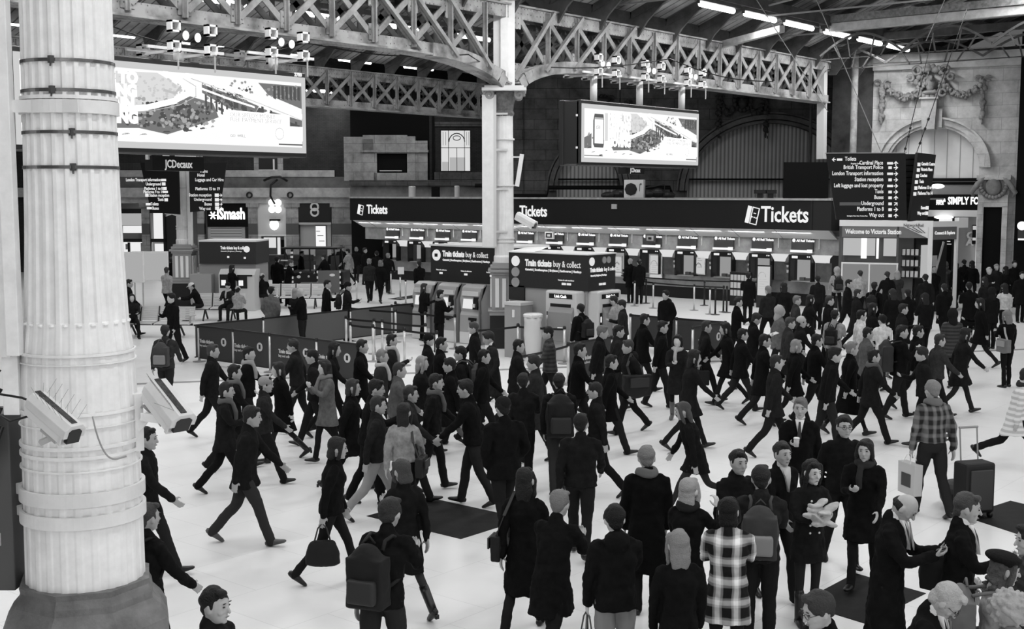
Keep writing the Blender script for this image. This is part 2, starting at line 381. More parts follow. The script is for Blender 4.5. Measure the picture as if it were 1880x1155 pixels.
for y0,y1 in ((912,938),(956,980)):
    m=MB(); z0,z1=zn(y1),zn(y0); r0=rn(z0); m.lathe([(r0,z0),(r0+.022,z0),(r0+.022,z1),(r0,z1)],n=64,cap=False); 
    c=-RT*(r0+.02)-FW*.02; m.box(c.x-.03,c.x+.03,c.y-.03,c.y+.03,z0+.01,z1-.01); m.build('white_clamp_band',WHITE,root)
    c=RT*(-rn(z0)*.86)-FW*(rn(z0)*.5+.02); m=MB(); m.ell((c.x,c.y,(z0+z1)/2),.012,.012,.012); m.build('bolt',M(.2),root)
for y in (113,167,243,307):
    m=MB(); z=zn(y); r0=rn(z)*.995; m.lathe([(r0,z-.010),(r0+.006,z-.010),(r0+.006,z+.010),(r0,z+.010)],n=64,cap=False)
    s=tag(m.build('steel_strap',M(.25,.25,.6,metal=.9),root))
    a=-PI/2-.5+YAW+(.12 if y<200 else .38); m=MB(); c=(-FW*math.cos(.15 if y<200 else .5)+RT*math.sin(.0 if y<200 else .35))*(r0+.012)
    m.box(c.x-.014,c.x+.014,c.y-.014,c.y+.014,z-.022,z+.022); m.tube([c+Vector((0,0,z)),c*1.05+Vector((0,0,z-.04))],.006,6); m.build('strap_clip',M(.1,.4,metal=.8),s)
m=MB(); z=zn(195); r0=rn(z)+.02; m.lathe([(r0-.02,z-.045),(r0,z-.045),(r0,z+.035),(r0-.02,z+.035)],n=48,cap=False)
c=-RT*(r0+.05)-FW*.16; d=-FW*.26+RT*.02; 
m.bar(Vector((-RT.x*.34-FW.x*.23,-RT.y*.34-FW.y*.23,z-.005)),Vector((RT.x*.16-FW.x*.30,RT.y*.16-FW.y*.30,z-.005)),.012,.075); m.build('white_bracket',WHITE,root)
m=MB(); q=-RT*.315-FW*.245; m.ell((q.x,q.y,z-.003),.014,.014,.014); m.build('bolt',M(.3),root)
m=MB(); z=zn(179); r0=rn(z); m.lathe([(r0,z-.012),(r0+.014,z-.012),(r0+.014,z+.01),(r0,z+.01)],n=48,cap=False); m.build('moulding',COLW,root)
# dark arched flute stops
m=MB()
for k in range(24):
    a=2*PI*k/24+.03; c=Vector((math.cos(a),math.sin(a),0))*(rn(zf)*.972); m.ell((c.x,c.y,zf+.018),.02,.02,.012,8,4)
m.build('flute_stop',COLW,root)
# octagonal stone base
m=MB(); z1=zn(1062)
def octa(r0,z): return [(r0*math.cos(PI/8+k*PI/4),r0*math.sin(PI/8+k*PI/4),z) for k in range(8)]
z1-=.17; prof=[(.30,z1+.045),(.425,z1+.04),(.415,z1+.0),(.44,z1-.05),(.445,z1-.09),(.50,z1-.15),(.54,z1-.22),(.55,z1-.34),(.5,z1-.45),(.46,z1-.6),(.45,0)]
vs=[];fs=[]
for r0,z in prof: vs+=octa(r0,z)
for i in range(len(prof)-1): fs+=[(i*8+k,i*8+(k+1)%8,(i+1)*8+(k+1)%8,(i+1)*8+k) for k in range(8)]
m.add(vs,fs+[tuple(range(7,-1,-1)),tuple(range((len(prof)-1)*8,len(prof)*8))]); m.build('base',M(.16,.55,.4,noise=.5,nscale=4,bump=.3,bscale=25),root,rz=.2)
# trunking on the left of the near column
def loc(r,f,z): return PN-PN+RT*r+FW*f+Vector((0,0,z))
for x0,x1,f0,f1,za,zb_,nm in ((-.335,-.255,-.30,-.22,zn(655),9,'trunking'),(-.52,-.40,-.40,-.34,zn(745),9,'trunking'),(-.46,-.335,-.24,-.16,zn(660),9,'trunking'),(-.40,-.30,-.22,-.1,zn(770),zn(640),'junction_box')):
    m=MB(); m.box(x0,x1,f0,f1,za,zb_); m.build(nm,COLW,root,rz=BW,bevel=.004)
r=thing('equipment_cabinet','dark grey equipment cabinet with hanging cables behind the foreground column','cabinet',loc(-.62,.05,0)+PN)
m=MB(); m.box(-.2,.2,-.15,.15,1.9,3.05); m.build('body',M(.10,.5),r,rz=BW,bevel=.01)
m=MB(); m.box(-.14,.12,-.17,-.15,2.2,2.28); m.build('panel_label',WHITE,r,rz=BW)
m=MB(); m.smooth=True
for k in range(4): 
    z0=3.35-k*.12; m.tube([RT*(.2)+FW*(-.25)+Vector((0,0,z0)),RT*(.1)+FW*-.3+Vector((0,0,z0-.15-.05*k)),RT*.02+FW*-.3+Vector((0,0,z0-.3)),RT*.05+FW*-.28+Vector((0,0,z0-.9))],.012+.004*(k%2),8)
m.build('cable',BLACK,r)
m=MB(); m.box(-.1,.12,-.28,-.18,2.72,2.95); m.box(-.05,.16,-.26,-.2,3.0,3.14); m.build('bracket',M(.5,.5,noise=.5,nscale=12),r,rz=BW)
# foreground security cameras
P=atd(98,768,6.9); ax=RT*1.0-FW*.62+Vector((0,0,-.58))
r,inv=cctv('security_camera','white camera with bird spikes pointing right in front of the foreground column',P,ax,.345,.125,.125)
m=MB(); 
for i in range(16):
    y=-.15+i*.019; x=.045*((i%3)-1); m.tube([(x,y,.07),(x*2.2+.03,y+.01,.17)],.0011,4)
m.xf(inv); m.build('bird_spikes',M(.3,.4,metal=.5),r)
m=MB(); m.box(-.016,.02,-.18,.17,.071,.076); m.xf(inv); m.build('moss_streak',M(.10,.9,noise=.6,nscale=30,bump=.8,bscale=120),r)
m=MB(); m.box(-.05,.05,-.02,.12,-.09,-.062); m.bar((0,.05,-.09),(.04,.0,-.16),.03,.03); m.xf(inv); m.build('mount',M(.45,.5),r)
m=MB(); m.smooth=True; e=Vector((0,0,0)); bk=inv@Vector((0,-.17,0)); m.tube([bk,bk-RT*.08+Vector((0,0,.03)),bk-RT*.2+Vector((0,0,.05)),bk-RT*.34+FW*.1+Vector((0,0,.05))],.007,8)
m.tube([bk+Vector((0,0,-.03)),bk-RT*.05+Vector((0,0,-.08)),bk-RT*.15+Vector((0,0,-.11)),bk-RT*.3+FW*.1+Vector((0,0,-.06))],.007,8); m.build('cable',BLACK,r)
P=atd(308,745,7.7); ax=RT*.72-FW*.62+Vector((0,0,-.62))
r,inv=cctv('security_camera','white camera with a dark mossy top on an arm right of the foreground column',P,ax,.34,.165,.145)
m=MB(); m.box(-.012,.03,-.17,.17,.083,.088); m.xf(inv); m.build('moss_streak',M(.09,.9,noise=.6,nscale=30,bump=.8,bscale=120),r)
m=MB()
for i in range(14): y=-.15+i*.022; x=.06; m.tube([(x,y,.08),(x+.07,y+.01,.17)],.0011,4)
m.tube([(.06,.13,.08),(.22,.12,.16)],.0015,4);m.xf(inv); m.build('bird_spikes',M(.3,.4,metal=.5),r)
m=MB(); q=[PN-P+RT*.36+Vector((0,0,P.z-.12)),PN-P+RT*.42+Vector((0,0,P.z-.08)),-RT*.15+Vector((0,0,-.07)),-RT*.03+Vector((0,0,-.10))]; q=[Vector((a.x,a.y,b)) for a,b in zip(q,(-.16,-.09,-.07,-.09))]
for i in range(3): m.bar(q[i],q[i+1],.05,.05)
m.box(q[0].x-.03,q[0].x+.03,q[0].y-.03,q[0].y+.03,-.3,.07); m.build('arm',WHITE,r)
m=MB(); m.smooth=True; m.tube([q[0]+Vector((0,0,.13)),q[0]+RT*.05+Vector((0,0,.15)),q[0]+RT*.12+Vector((0,0,.08)),q[0]+RT*.16+Vector((0,0,.02))],.012,8); m.build('conduit',M(.35),r)
# hanging chain between the two
m=MB(); m.smooth=True; a=atd(170,765,7.3); b=atd(232,838,7.45); pts=[]
for i in range(15):
    t=i/14; p=a.lerp(b,t)-Vector((0,0,.16*math.sin(PI*t**.8)*(1-.3*t))); pts.append(p)
m.tube(pts,.0055,6); solo(m,'chain',M(.35,.5,metal=.4),'thin chain looping across the foreground column beside the camera','chain')
# ---------------------------------------------------------------- rear walls
def wall_frontal(name,px0,px1,D,z0,z1,mat,th=.4,label=None):
    a=hp(px0,D); b=hp(px1,D); L=(b-a).length; m=MB(); m.box(0,L,0,th,z0,z1); return struct(m,name,mat,(a.x,a.y,0),BW)
DL=68.0
LW=lambda px:(px-0)*DL/F     # local x inside a frontal frame whose origin lies under px 0
OL=hp(0,DL); OL.z=0
def zl(y,D=DL): return HC-(y-352)*D/F
def fr(m,x0,x1,y0,y1,d0,d1,D=DL,px0=0):   # box from pixel extents on the frontal plane at distance D
    m.box((x0-px0)*D/F,(x1-px0)*D/F,d0,d1,zl(y1,D),zl(y0,D))
# left shop wall
m=MB(); fr(m,-500,655,60,345,0,.5); fr(m,-500,214,345,500,0,.5); struct(m,'wall_left',BRICK,OL,BW)
m=MB(); fr(m,-500,660,345,362,-.45,.4); fr(m,120,660,362,373,-.2,.4); fr(m,120,612,313,325,-.1,.3); struct(m,'trim_2',M(.42,.7,noise=.4,nscale=1.5),OL,BW)
m=MB(); fr(m,120,660,325,345,-.06,.3); fr(m,540,605,373,412,.0,.4); struct(m,'trim_3',M(.13,.7,noise=.4,nscale=1.5),OL,BW)
for i,(x0,x1) in enumerate(((258,272),(360,372),(453,470),(522,545),(606,642))):
    m=MB(); fr(m,x0,x1,373,505,-.12,.35); fr(m,x0-3,x1+3,373,380,-.2,.35); fr(m,x0-2,x1+2,490,505,-.2,.35); m.m=1; fr(m,x0,x1,410,430,-.13,.3)
    solo(m,'stone_pilaster',[STONEM,M(.09,.7)],['stone pilaster left of the far left column','stone pilaster beside the far left column','stone pilaster between the shutter shop and the white shop','stone pilaster between the white shop and the shop with a figure eight sign','stone pilaster at the left end of the ticket office'][i],'pilaster',OL,BW)
# back room behind shops so they read lit
m=MB(); fr(m,120,640,373,505,1.6,1.8); struct(m,'wall_back',M(.35,.7),OL,BW)
# shops
def shop(name,label,parts,cat='shop front'):
    r=thing(name,label,cat,OL,BW)
    for nm,mat,boxes in parts:
        m=MB()
        for b in boxes: fr(m,*b)
        m.build(nm,mat,r)
    return r
s=shop('shop_front','brightly lit glass shop front at the far left behind the foreground column',[
 ('lit_interior',E(.85,1.0),[(215,262,415,438,.7,.8),(272,300,388,442,.7,.8),(215,268,445,478,.7,.8),(273,300,448,480,.7,.8)]),
 ('ceiling_light',E(.5,.8),[(215,268,392,414,.5,.6)]),
 ('frame',BLACK,[(215,300,383,391,.0,.2),(266,273,388,480,.0,.2),(215,300,438,444,.0,.2),(296,300,388,480,.0,.2),(228,232,445,478,.2,.3)]),
 ('counter',M(.25),[(215,266,428,440,.45,.5),(215,297,478,500,.1,.3)]),
 ('poster',M(.7),[(250,262,446,466,.4,.42),(222,229,448,458,.4,.42)])])
m=MB(); fr(m,300,345,388,500,.2,.4); struct(m,'wall_panel',M(.02,.6),OL,BW)
s=shop('shop_front','closed phone repair shop with a glowing sign and a roller shutter',[
 ('fascia',BLACKM,[(378,454,368,416,-.1,.2)]),('shutter_frame',GREYM,[(378,383,416,500,-.02,.2),(440,446,416,500,-.02,.2)])])
def _sh(nt,b):
    w=nt.nodes.new('ShaderNodeTexWave'); w.bands_direction='Z'; w.inputs['Scale'].default_value=2.2
    tc=nt.nodes.new('ShaderNodeTexCoord'); nt.links.new(tc.outputs['Object'],w.inputs['Vector'])
    nt.links.new(ramp(nt,[(.0,.12),(.4,.45)],w.outputs['Fac']),b.inputs['Base Color'])
SHUT=custom('shutter',_sh,.4,.5)
m=MB(); fr(m,383,440,416,500,0,.1); m.build('roller_shutter',SHUT,s)
m=MB(); m.text('iSmash',.86,LW(396),-.12,zl(401.5),bold=.026,ext=.03,sx=.66)
for k in range(3): 
    a=k*PI/3; c=(LW(389),-.14,zl(395)); m.bar((c[0]-.22*math.cos(a),c[1],c[2]-.22*math.sin(a)),(c[0]+.22*math.cos(a),c[1],c[2]+.22*math.sin(a)),.06,.1,up=(0,1,0))
m.build('lettering',E(1,2.2),s)
s=shop('shop_front','white panelled shop with a flower shaped sign above its doorway',[
 ('panel',M(.55,.4),[(470,522,371,430,-.05,.1)]),('frame',M(.7),[(470,522,430,433,-.08,.1),(470,475,433,480,-.05,.1),(518,522,433,480,-.05,.1)]),
 ('lit_interior',E(.8,.9),[(478,500,436,455,.3,.4),(503,508,436,470,.3,.4)]),('figure',BLACKM,[(510,516,440,476,.2,.3)]),('door',M(.06),[(475,518,455,500,.45,.5)]),
 ('lamp_arm',BLACKM,[(493,512,402,405,-.3,-.1)])])
m=MB()
for k in range(4):
    a=k*PI/2+.78; m.ell((LW(504)+.24*math.cos(a),-.35,zl(378)+.26*math.sin(a)),.20,.08,.20,10,6)
m.build('flower_sign',E(1,1.6),s)
m=MB(); m.ell((LW(501),-.2,zl(412)),.26,.12,.30,10,6); m.build('lamp',E(1,1.8),s)
s=shop('shop_front','shop with a dark fascia and a white figure eight sign over a bright doorway',[
 ('fascia',M(.015,.5),[(545,604,368,406,-.12,.2)]),('side_panel',M(.42,.5),[(546,573,412,470,.2,.3),(596,603,412,470,.1,.3)]),('poster',E(.95,1.0),[(574,592,415,456,.3,.35)]),('soffit',M(.5),[(545,604,408,412,-.05,.3)]),('doorway',M(.1,.6),[(546,604,470,500,.5,.6)]),('poster_detail',M(.1),[(577,588,432,433,.26,.29),(580,590,442,443,.26,.29),(575,582,424,425,.26,.29)])])
m=MB()
for zc in (379.5,389.5):
    pts=[(LW(575)+.2*math.cos(a*PI/8),-.15,zl(zc)+.2*math.sin(a*PI/8)) for a in range(17)]; m.tube(pts,.055,6,cap=False)
m.build('sign',M(.8),s)
for i,px in enumerate((459,533)):
    m=MB(); pts=[(LW(px)+.14*math.cos(a*PI/6),-.5,zl(358)+.14*math.sin(a*PI/6)) for a in range(13)]; m.tube(pts,.05,6,cap=False); solo(m,'iron_ring',BLACK,['round iron ring on the cornice above the shutter shop','round iron ring on the cornice above the white shop'][i],'ring',OL,BW)
m=MB(); m.smooth=True; m.tube([(LW(510),-.4,zl(330)),(LW(498),-.5,zl(340)),(LW(497),-.5,zl(360)),(LW(504),-.4,zl(374))],.06,6); m.tube([(LW(485),-.4,zl(332)),(LW(500),-.5,zl(326)),(LW(515),-.5,zl(325)),(LW(528),-.4,zl(333))],.07,6); solo(m,'cable',BLACK,'thick black cable bundle on the cornice above the flower sign shop','cable',OL,BW)
# small upper window left
w=thing('window_1',None,None,OL,BW); w['kind']='structure'
m=MB(); fr(m,465,518,290,318,-.02,.1); m.build('frame',STONEM,w); m=MB(); fr(m,474,508,291,316,-.05,-.02); m.build('pane',BLACK,w); m=MB(); fr(m,500,503,293,313,-.08,-.05); fr(m,474,508,312,315,-.08,-.05); m.build('glint',M(.7,.3),w)
m=MB(); fr(m,120,262,300,330,.0,.1); struct(m,'trim_4',M(.1),OL,BW)
# recessed stretch with dressed stone block and leaded window
DM=66.0; OM=hp(0,DM); OM.z=0
def fm(m,*b): fr(m,*b,D=DM)
m=MB(); fm(m,640,1110,60,520,.3,.8); struct(m,'wall_middle',BLACKM,OM,BW)
r=thing('stone_chimney_breast','pale dressed stone block with a dark opening above the ticket office roof','stone block',OM,BW)
m=MB(); fm(m,630,665,253,332,-.2,.3); fm(m,665,684,257,332,-.3,.3); fm(m,684,690,283,332,-.3,.3); fm(m,665,745,250,283,-.3,.3); fm(m,745,760,252,332,-.3,.3); fm(m,760,782,260,332,-.25,.3); fm(m,684,745,318,332,-.3,.3); fm(m,660,784,277,281,-.4,.3); m.build('stonework',STONEM,r)
m=MB(); fm(m,686,745,283,320,-.1,.1); m.build('opening',BLACKM,r)
m=MB(); fm(m,695,735,313,315,-.35,-.1); m.build('sill',M(.5),r)
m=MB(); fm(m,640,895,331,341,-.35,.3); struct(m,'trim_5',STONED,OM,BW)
m=MB(); fm(m,640,895,341,364,-.1,.3); struct(m,'wall_lower',M(.20,.8,noise=.6,nscale=.8),OM,BW)
m=MB(); fm(m,785,900,195,331,-.05,.3); struct(m,'wall_brick',BRICK,OM,BW)
w=thing('window_2',None,None,OM,BW); w['kind']='structure'
m=MB(); fm(m,790,895,316,330,-.2,.1); fm(m,795,893,226,234,-.15,.1); m.build('sill',STONED,w)
m=MB(); fm(m,806,860,241,315,-.06,-.055); m.build('pane',E(.72,1.0),w)
m=MB(); fm(m,822,850,290,315,-.08,-.065); fm(m,808,820,298,315,-.08,-.065); m.build('blind',E(.45,1.0),w)
m=MB()
for x in (806,820,835,849,859.5): fm(m,x-.5,x+.5,241 if x!=835 else 273,315,-.12,-.08)
for y in (241,272.5,315): fm(m,806,860,y-.6,y+.6,-.12,-.08)
cx,cz=LW(835)*DM/DL,zl(262,DM); pts=[(cx+.42*math.cos(a*PI/10),-.1,cz+.45*math.sin(a*PI/10)) for a in range(11)]; m.tube(pts,.025,4)
pts=[(cx+.2*math.cos(a*PI/6),-.1,zl(255,DM)+.12*math.sin(a*PI/6)) for a in range(13)]; m.tube(pts,.02,4)
for x in (810,815,853,857): fm(m,x-.3,x+.3,244,268,-.12,-.09)
m.build('glazing_bars',BLACKM,w)
m=MB(); fm(m,790,794,200,330,-.2,0); m.smooth=True; solo(m,'drain_pipe',BLACKM,'black downpipe left of the leaded window','pipe',OM,BW)
for i,(px,y0,y1,w_,l) in enumerate(((753,343,358,.18,'pale drum shaped vent left on the ticket office roof'),(835,342,358,.13,'short white cylindrical vent right of the pale drum on the roof'))):
    m=MB(); x=px*62/F; m.lathe([(w_,zl(y1+4,62)),(w_,zl(y0,62)),(w_*.8,zl(y0-1,62))],n=16,c=(x,0,0)); o=hp(0,62); o.z=0; solo(m,'roof_vent',M(.5,.5),l,'vent',o,BW)
m=MB(); o=hp(0,62); o.z=0; m.box(788*62/F,803*62/F,0,.3,zl(362,62),zl(343,62)); solo(m,'roof_box',BLACKM,'small black box lying on the ticket office roof below the leaded window','box',o,BW)
# ---------------------------------------------------------------- wall behind ticket office with two shuttered arches
DR=61.0; OR_=hp(0,DR); OR_.z=0
def fw(m,*b): fr(m,*b,D=DR)
def arch_wall(m,D,x0,x1,ytop,ybot,cx,yc,rx,ry,th=.5,n=24):  # wall plate with an arched hole, pixel units on plane D
    s=D/F; X=lambda p:p*s; Z=lambda y:zl(y,D)
    P=[(cx+rx*math.cos(PI*k/n),yc-ry*math.sin(PI*k/n)) for k in range(n+1)]   # right -> left
    outer=[]
    for (px,py) in P:
        k=abs((px-cx))/rx; outer.append((px,ytop))
    vs=[];fs=[]
    for (a,b),(c,d) in zip(P,outer): vs+=[(X(a),0,Z(b)),(X(c),0,Z(d)),(X(a),th,Z(b)),(X(c),th,Z(d))]
    for i in range(n):
        o=4*i; fs+=[(o,o+4,o+5,o+1),(o+2,o+3,o+7,o+6),(o,o+2,o+6,o+4)]
    m.add(vs,fs)
    m.box(X(x0),X(cx-rx),0,th,Z(ybot),Z(ytop)); m.box(X(cx+rx),X(x1),0,th,Z(ybot),Z(ytop))
def arch_ring(m,D,cx,yc,rx,ry,w,d0,d1,a0=0,a1=PI,n=28):
    s=D/F; vs=[];fs=[]
    for k in range(n+1):
        a=a0+(a1-a0)*k/n; c,sn=math.cos(a),math.sin(a)
        for (rr,d) in ((0,d0),(w,d0),(w,d1),(0,d1)): vs.append(((cx+(rx+rr)*c)*s,d,zl(yc-(ry+rr)*sn,D)))
    for i in range(n):
        for k in range(4): fs.append((4*i+k,4*i+(k+1)%4,4*i+4+(k+1)%4,4*i+4+k))
    m.add(vs,fs+[(3,2,1,0),(4*n,4*n+1,4*n+2,4*n+3)])
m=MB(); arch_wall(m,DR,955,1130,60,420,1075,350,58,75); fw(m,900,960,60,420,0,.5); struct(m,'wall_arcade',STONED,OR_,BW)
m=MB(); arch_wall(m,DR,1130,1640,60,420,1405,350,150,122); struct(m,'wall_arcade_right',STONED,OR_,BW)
m=MB(); fw(m,1010,1135,260,420,.4,.5); fw(m,1250,1560,220,420,.4,.5); struct(m,'wall_shuttered',CORR,OR_,BW)
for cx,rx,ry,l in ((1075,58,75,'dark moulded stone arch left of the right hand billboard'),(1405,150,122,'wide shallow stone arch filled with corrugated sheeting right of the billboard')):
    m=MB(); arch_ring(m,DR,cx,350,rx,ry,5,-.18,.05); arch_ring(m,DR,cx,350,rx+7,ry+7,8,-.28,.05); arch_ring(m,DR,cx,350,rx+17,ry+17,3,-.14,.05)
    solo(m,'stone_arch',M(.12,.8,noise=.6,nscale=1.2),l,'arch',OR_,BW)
m=MB(); fw(m,1010,1135,328,331,-.05,.2); fw(m,1240,1560,328,331,-.05,.2); struct(m,'trim_6',BLACKM,OR_,BW)
def swag(root,name,D,x0,y0,x1,y1,sag,r,mat,n=11):
    s=D/F; m=MB(); m.smooth=True; rnd=random.Random(int(x0))
    for i in range(n):
        t=i/(n-1); x=x0+(x1-x0)*t; y=y0+(y1-y0)*t+sag*4*t*(1-t); rr=r*(.6+.5*math.sin(PI*t))
        for k in range(4):
            m.ell(((x+rnd.uniform(-2,2))*s,-.12-rnd.random()*.1,zl(y+rnd.uniform(-2.5,2.5),D)),rr*s*rnd.uniform(.35,.6),.12,rr*s*rnd.uniform(.35,.6),8,5)
    m.build(name,mat,root)
def festoon(D,cx,ytop,sx,mat,O,label,k=1.0):
    r=thing('carved_festoon',label,'carving',O,BW if O is not OW else WR)
    swag(r,'swag',D,cx-sx,ytop,cx-14,ytop+6,18*k,9*k,mat); swag(r,'swag',D,cx+14,ytop+6,cx+sx,ytop,18*k,9*k,mat)
    for s_ in (-1,1):
        m=MB(); m.smooth=True; s=D/F
        for i in range(7): 
            w=(5.5,4,6.5,3.5,6,5,2)[i]*k; m.ell(((cx+s_*(sx+5))*s,-.15,zl(ytop+10*i*k,D)),w*s,.14,5.5*k*s,8,6)
            m.ell(((cx+s_*(sx+5)+3)*s,-.2,zl(ytop+(10*i+4)*k,D)),w*.5*s,.1,3*k*s,8,6)
        m.build('pendant',mat,r)
        m=MB(); m.smooth=True
        for q in (-1,1): m.tube([((cx+s_*(sx+2)+q*(3+4*math.cos(a*.6)))*s,-.15,zl(ytop-8-4*math.sin(a*.6),D)) for a in range(10)],.05*k,6)
        m.build('ribbon',mat,r)
    m=MB(); m.smooth=True; s=D/F
    m.ell((cx*s,-.25,zl(ytop+3,D)),8*s*k,.3,11*s*k); m.ell((cx*s,-.35,zl(ytop-12,D)),12*s*k,.3,6*s*k)
    for i in range(14):
        a=i*2*PI/14; m.ell(((cx+15*k*math.cos(a))*s,-.2,zl(ytop-2+17*k*math.sin(a),D)),4.5*s*k,.16,5*s*k,8,5)
    for q in (-1,1): m.tube([((cx+q*(14+5*math.cos(a*.6))*k)*s,-.3,zl(ytop-14-5*math.sin(a*.6),D)) for a in range(10)],.09*k,6)
    m.build('cartouche',mat,r); return r
# right hand pale stone wall, turned a little towards the camera
WP=rd(13.4,54.2); Wd=(RT*2.13-FW*1.0).normalized(); WR=yaw_of(Wd)
def wx(px): return hit(px,WP,Wd)      # metres along the wall under a pixel column
OW=Vector((WP.x,WP.y,0))
class wallmap: pass
def wz(px,y):
    t=wx(px); P=WP+Wd*t; return zat(px,y,P)
def wb(m,x0,x1,y0,y1,d0,d1,px=None):
    pm=px or (x0+x1)/2; m.box(wx(x0),wx(x1),d0,d1,wz(pm,y1),wz(pm,y0))
T0,T1=wx(1500),wx(1880); xc=wx(1711); rr=wx(1796)-xc; zc=wz(1711,308); 
Zt=wz(1711,112); n=32; m=MB(); 
def plate(m,x0,x1,z0,z1,xc,zc,r,rz,th):
    vs=[];fs=[]
    for k in range(n+1):
        a=PI*k/n; x=xc+r*math.cos(a); z=zc+rz*math.sin(a); vs+=[(x,0,z),(x,0,z1),(x,th,z),(x,th,z1)]
    for i in range(n):
        o=4*i; fs+=[(o,o+4,o+5,o+1),(o+2,o+3,o+7,o+6),(o,o+2,o+6,o+4)]
    m.add(vs,fs); m.box(x0,xc-r,0,th,z0,z1); m.box(xc+r,x1,0,th,z0,z1)
rz_=wz(1711,234)-zc
plate(m,wx(1598),wx(1866),0,Zt,xc,zc,rr,rz_,.6); struct(m,'wall_right',STONE,OW,WR)
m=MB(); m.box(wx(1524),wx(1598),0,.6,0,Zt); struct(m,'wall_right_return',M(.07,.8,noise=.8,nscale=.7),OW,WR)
m=MB(); m.box(wx(1866),wx(1990),-.3,.6,0,Zt+1); struct(m,'wall_far_right',BLACKM,OW,WR)
m=MB(); m.box(wx(1598),wx(1872),-.55,.3,Zt-.02,Zt+.28); m.box(wx(1598),wx(1866),-.3,.3,Zt-.32,Zt-.02); m.box(wx(1520),wx(1598),-.4,.3,Zt-.1,Zt+.2); struct(m,'trim_7',M(.55,.6,noise=.5,nscale=.9),OW,WR)
r=thing('stone_arch','tall pale stone arch with a large keystone over the food shop','arch',OW,WR)
def ring2(m,r0,w,d0,d1):
    vs=[];fs=[]
    for k in range(n+1):
        a=PI*k/n; c,s_=math.cos(a),math.sin(a)
        for (q,d) in ((0,d0),(w,d0),(w,d1),(0,d1)): vs.append((xc+(r0+q)*c,d,zc+(r0*rz_/rr+q)*s_))
    for i in range(n):
        for k in range(4): fs.append((4*i+k,4*i+(k+1)%4,4*i+4+(k+1)%4,4*i+4+k))
    m.add(vs,fs+[(3,2,1,0),(4*n,4*n+1,4*n+2,4*n+3)])
m=MB(); ring2(m,rr,.12,-.12,.3); ring2(m,rr+.12,.26,-.2,.05); ring2(m,rr+.38,.08,-.34,.05); m.build('archivolt',STONE,r)
m=MB(); m.prism([(xc-.42,zc+rz_-.1),(xc+.08,zc+rz_-.1),(xc+.14,zc+rz_+1.15),(xc-.50,zc+rz_+1.15)],-.65,.1); m.box(xc-.56,xc+.2,-.75,.1,zc+rz_+1.15,zc+rz_+1.22); m.box(xc+.08,xc+.34,-.4,.1,zc+rz_-.02,zc+rz_+.75); m.build('keystone',M(.46,.7,noise=.35,nscale=1.5),r)
m=MB(); m.box(xc-rr,xc+rr,.35,.45,wz(1711,331),zc+rz_); m.build('infill',custom('planks',lambda nt,b:_pl(nt,b),.7,.6) if False else M(.72,.6,noise=.12,nscale=.6),r)
m=MB()
for k in range(-6,7): m.box(xc+k*.52-.012,xc+k*.52+.012,.33,.35,wz(1711,331),zc+math.sqrt(max(.01,1-(k*.52/rr)**2))*rz_)
m.build('infill_joint',M(.35),r)
# festoon carved on the pale wall (local frame of the wall)
def fest_right():
    r=thing('carved_festoon','carved stone garlands with a central cartouche above the keystone','carving',OW,WR); mt=M(.28,.7,noise=.5,nscale=2)
    W=lambda px,y:(wx(px),wz(px,y)); rnd=random.Random(3)
    for (x0,y0,x1,y1) in ((1624,160,1690,158),(1731,158,1797,150)):
        m=MB(); m.smooth=True
        for i in range(14):
            t=i/13; x=x0+(x1-x0)*t; y=y0+(y1-y0)*t+26*4*t*(1-t)*.8
            for k in range(6):
                q=W(x+rnd.uniform(-3,3),y+rnd.uniform(-4,4)*(.5+math.sin(PI*t))); m.ell((q[0],-.1-rnd.random()*.18,q[1]),rnd.uniform(.05,.11),.1,rnd.uniform(.05,.11),8,5)
        m.build('swag',mt,r)
    for px,yt,yb in ((1615,158,224),(1798,150,222)):
        m=MB(); m.smooth=True
        for i in range(12):
            t=i/11; y=yt+(yb-yt)*t; w=(.1,.16,.2,.16,.1,.16,.2,.12,.08,.17,.14,.05)[i]
            for k in range(4): q=W(px+rnd.uniform(-3,3)*w*6,y+rnd.uniform(-2,2)); m.ell((q[0],-.15,q[1]),w*.6,.14,.11,8,5)
        m.build('pendant',mt,r)
        m=MB(); m.smooth=True
        for k in (-1,1):
            q=W(px+k*9,yt-6); m.tube([(q[0]+.13*math.cos(a*.7),-.12,q[1]+.1*math.sin(a*.7)) for a in range(9)],.045,6)
            m.tube([(q[0]-k*.13,-.12,q[1]),W(px,yt+4)[:1]+(-.12,)+W(px,yt+4)[1:]],.05,6)
        m.build('ribbon',mt,r)
    m=MB(); m.smooth=True; c=W(1703,152)
    m.ell((c[0],-.30,c[1]-.05),.20,.2,.34); m.ell((c[0]-.15,-.32,c[1]+.52),.24,.2,.13); m.ell((c[0]+.2,-.3,c[1]+.5),.2,.2,.15); m.ell((c[0]+.05,-.40,c[1]+.15),.09,.25,.14); m.ell((c[0],-.3,c[1]-.42),.34,.2,.10)
    for q_ in range(34): m.ell((c[0]+rnd.uniform(-.55,.55),-.2-rnd.random()*.2,c[1]+rnd.uniform(-.5,.65)),rnd.uniform(.05,.10),.12,rnd.uniform(.05,.12),8,5)
    for i in range(18): a=i*2*PI/18; m.ell((c[0]+.5*math.cos(a)*(1+.15*(i%2)),-.22,c[1]+.02+.62*math.sin(a)),.13,.18,.15,8,5)
    for k in (-1,1):
        for (ox,oz,q) in ((.55,.5,.17),(.5,-.45,.14),(.8,.2,.12)): m.tube([(c[0]+k*(ox+q*math.cos(a*.6)),-.35,c[1]+oz+q*math.sin(a*.6)) for a in range(11)],.06,6)
    m.build('cartouche',mt,r)
fest_right()
festoon(DR,1352,190,38,M(.035,.7,noise=.5),OR_,'darkened carved garlands above the wide corrugated arch',1.0)
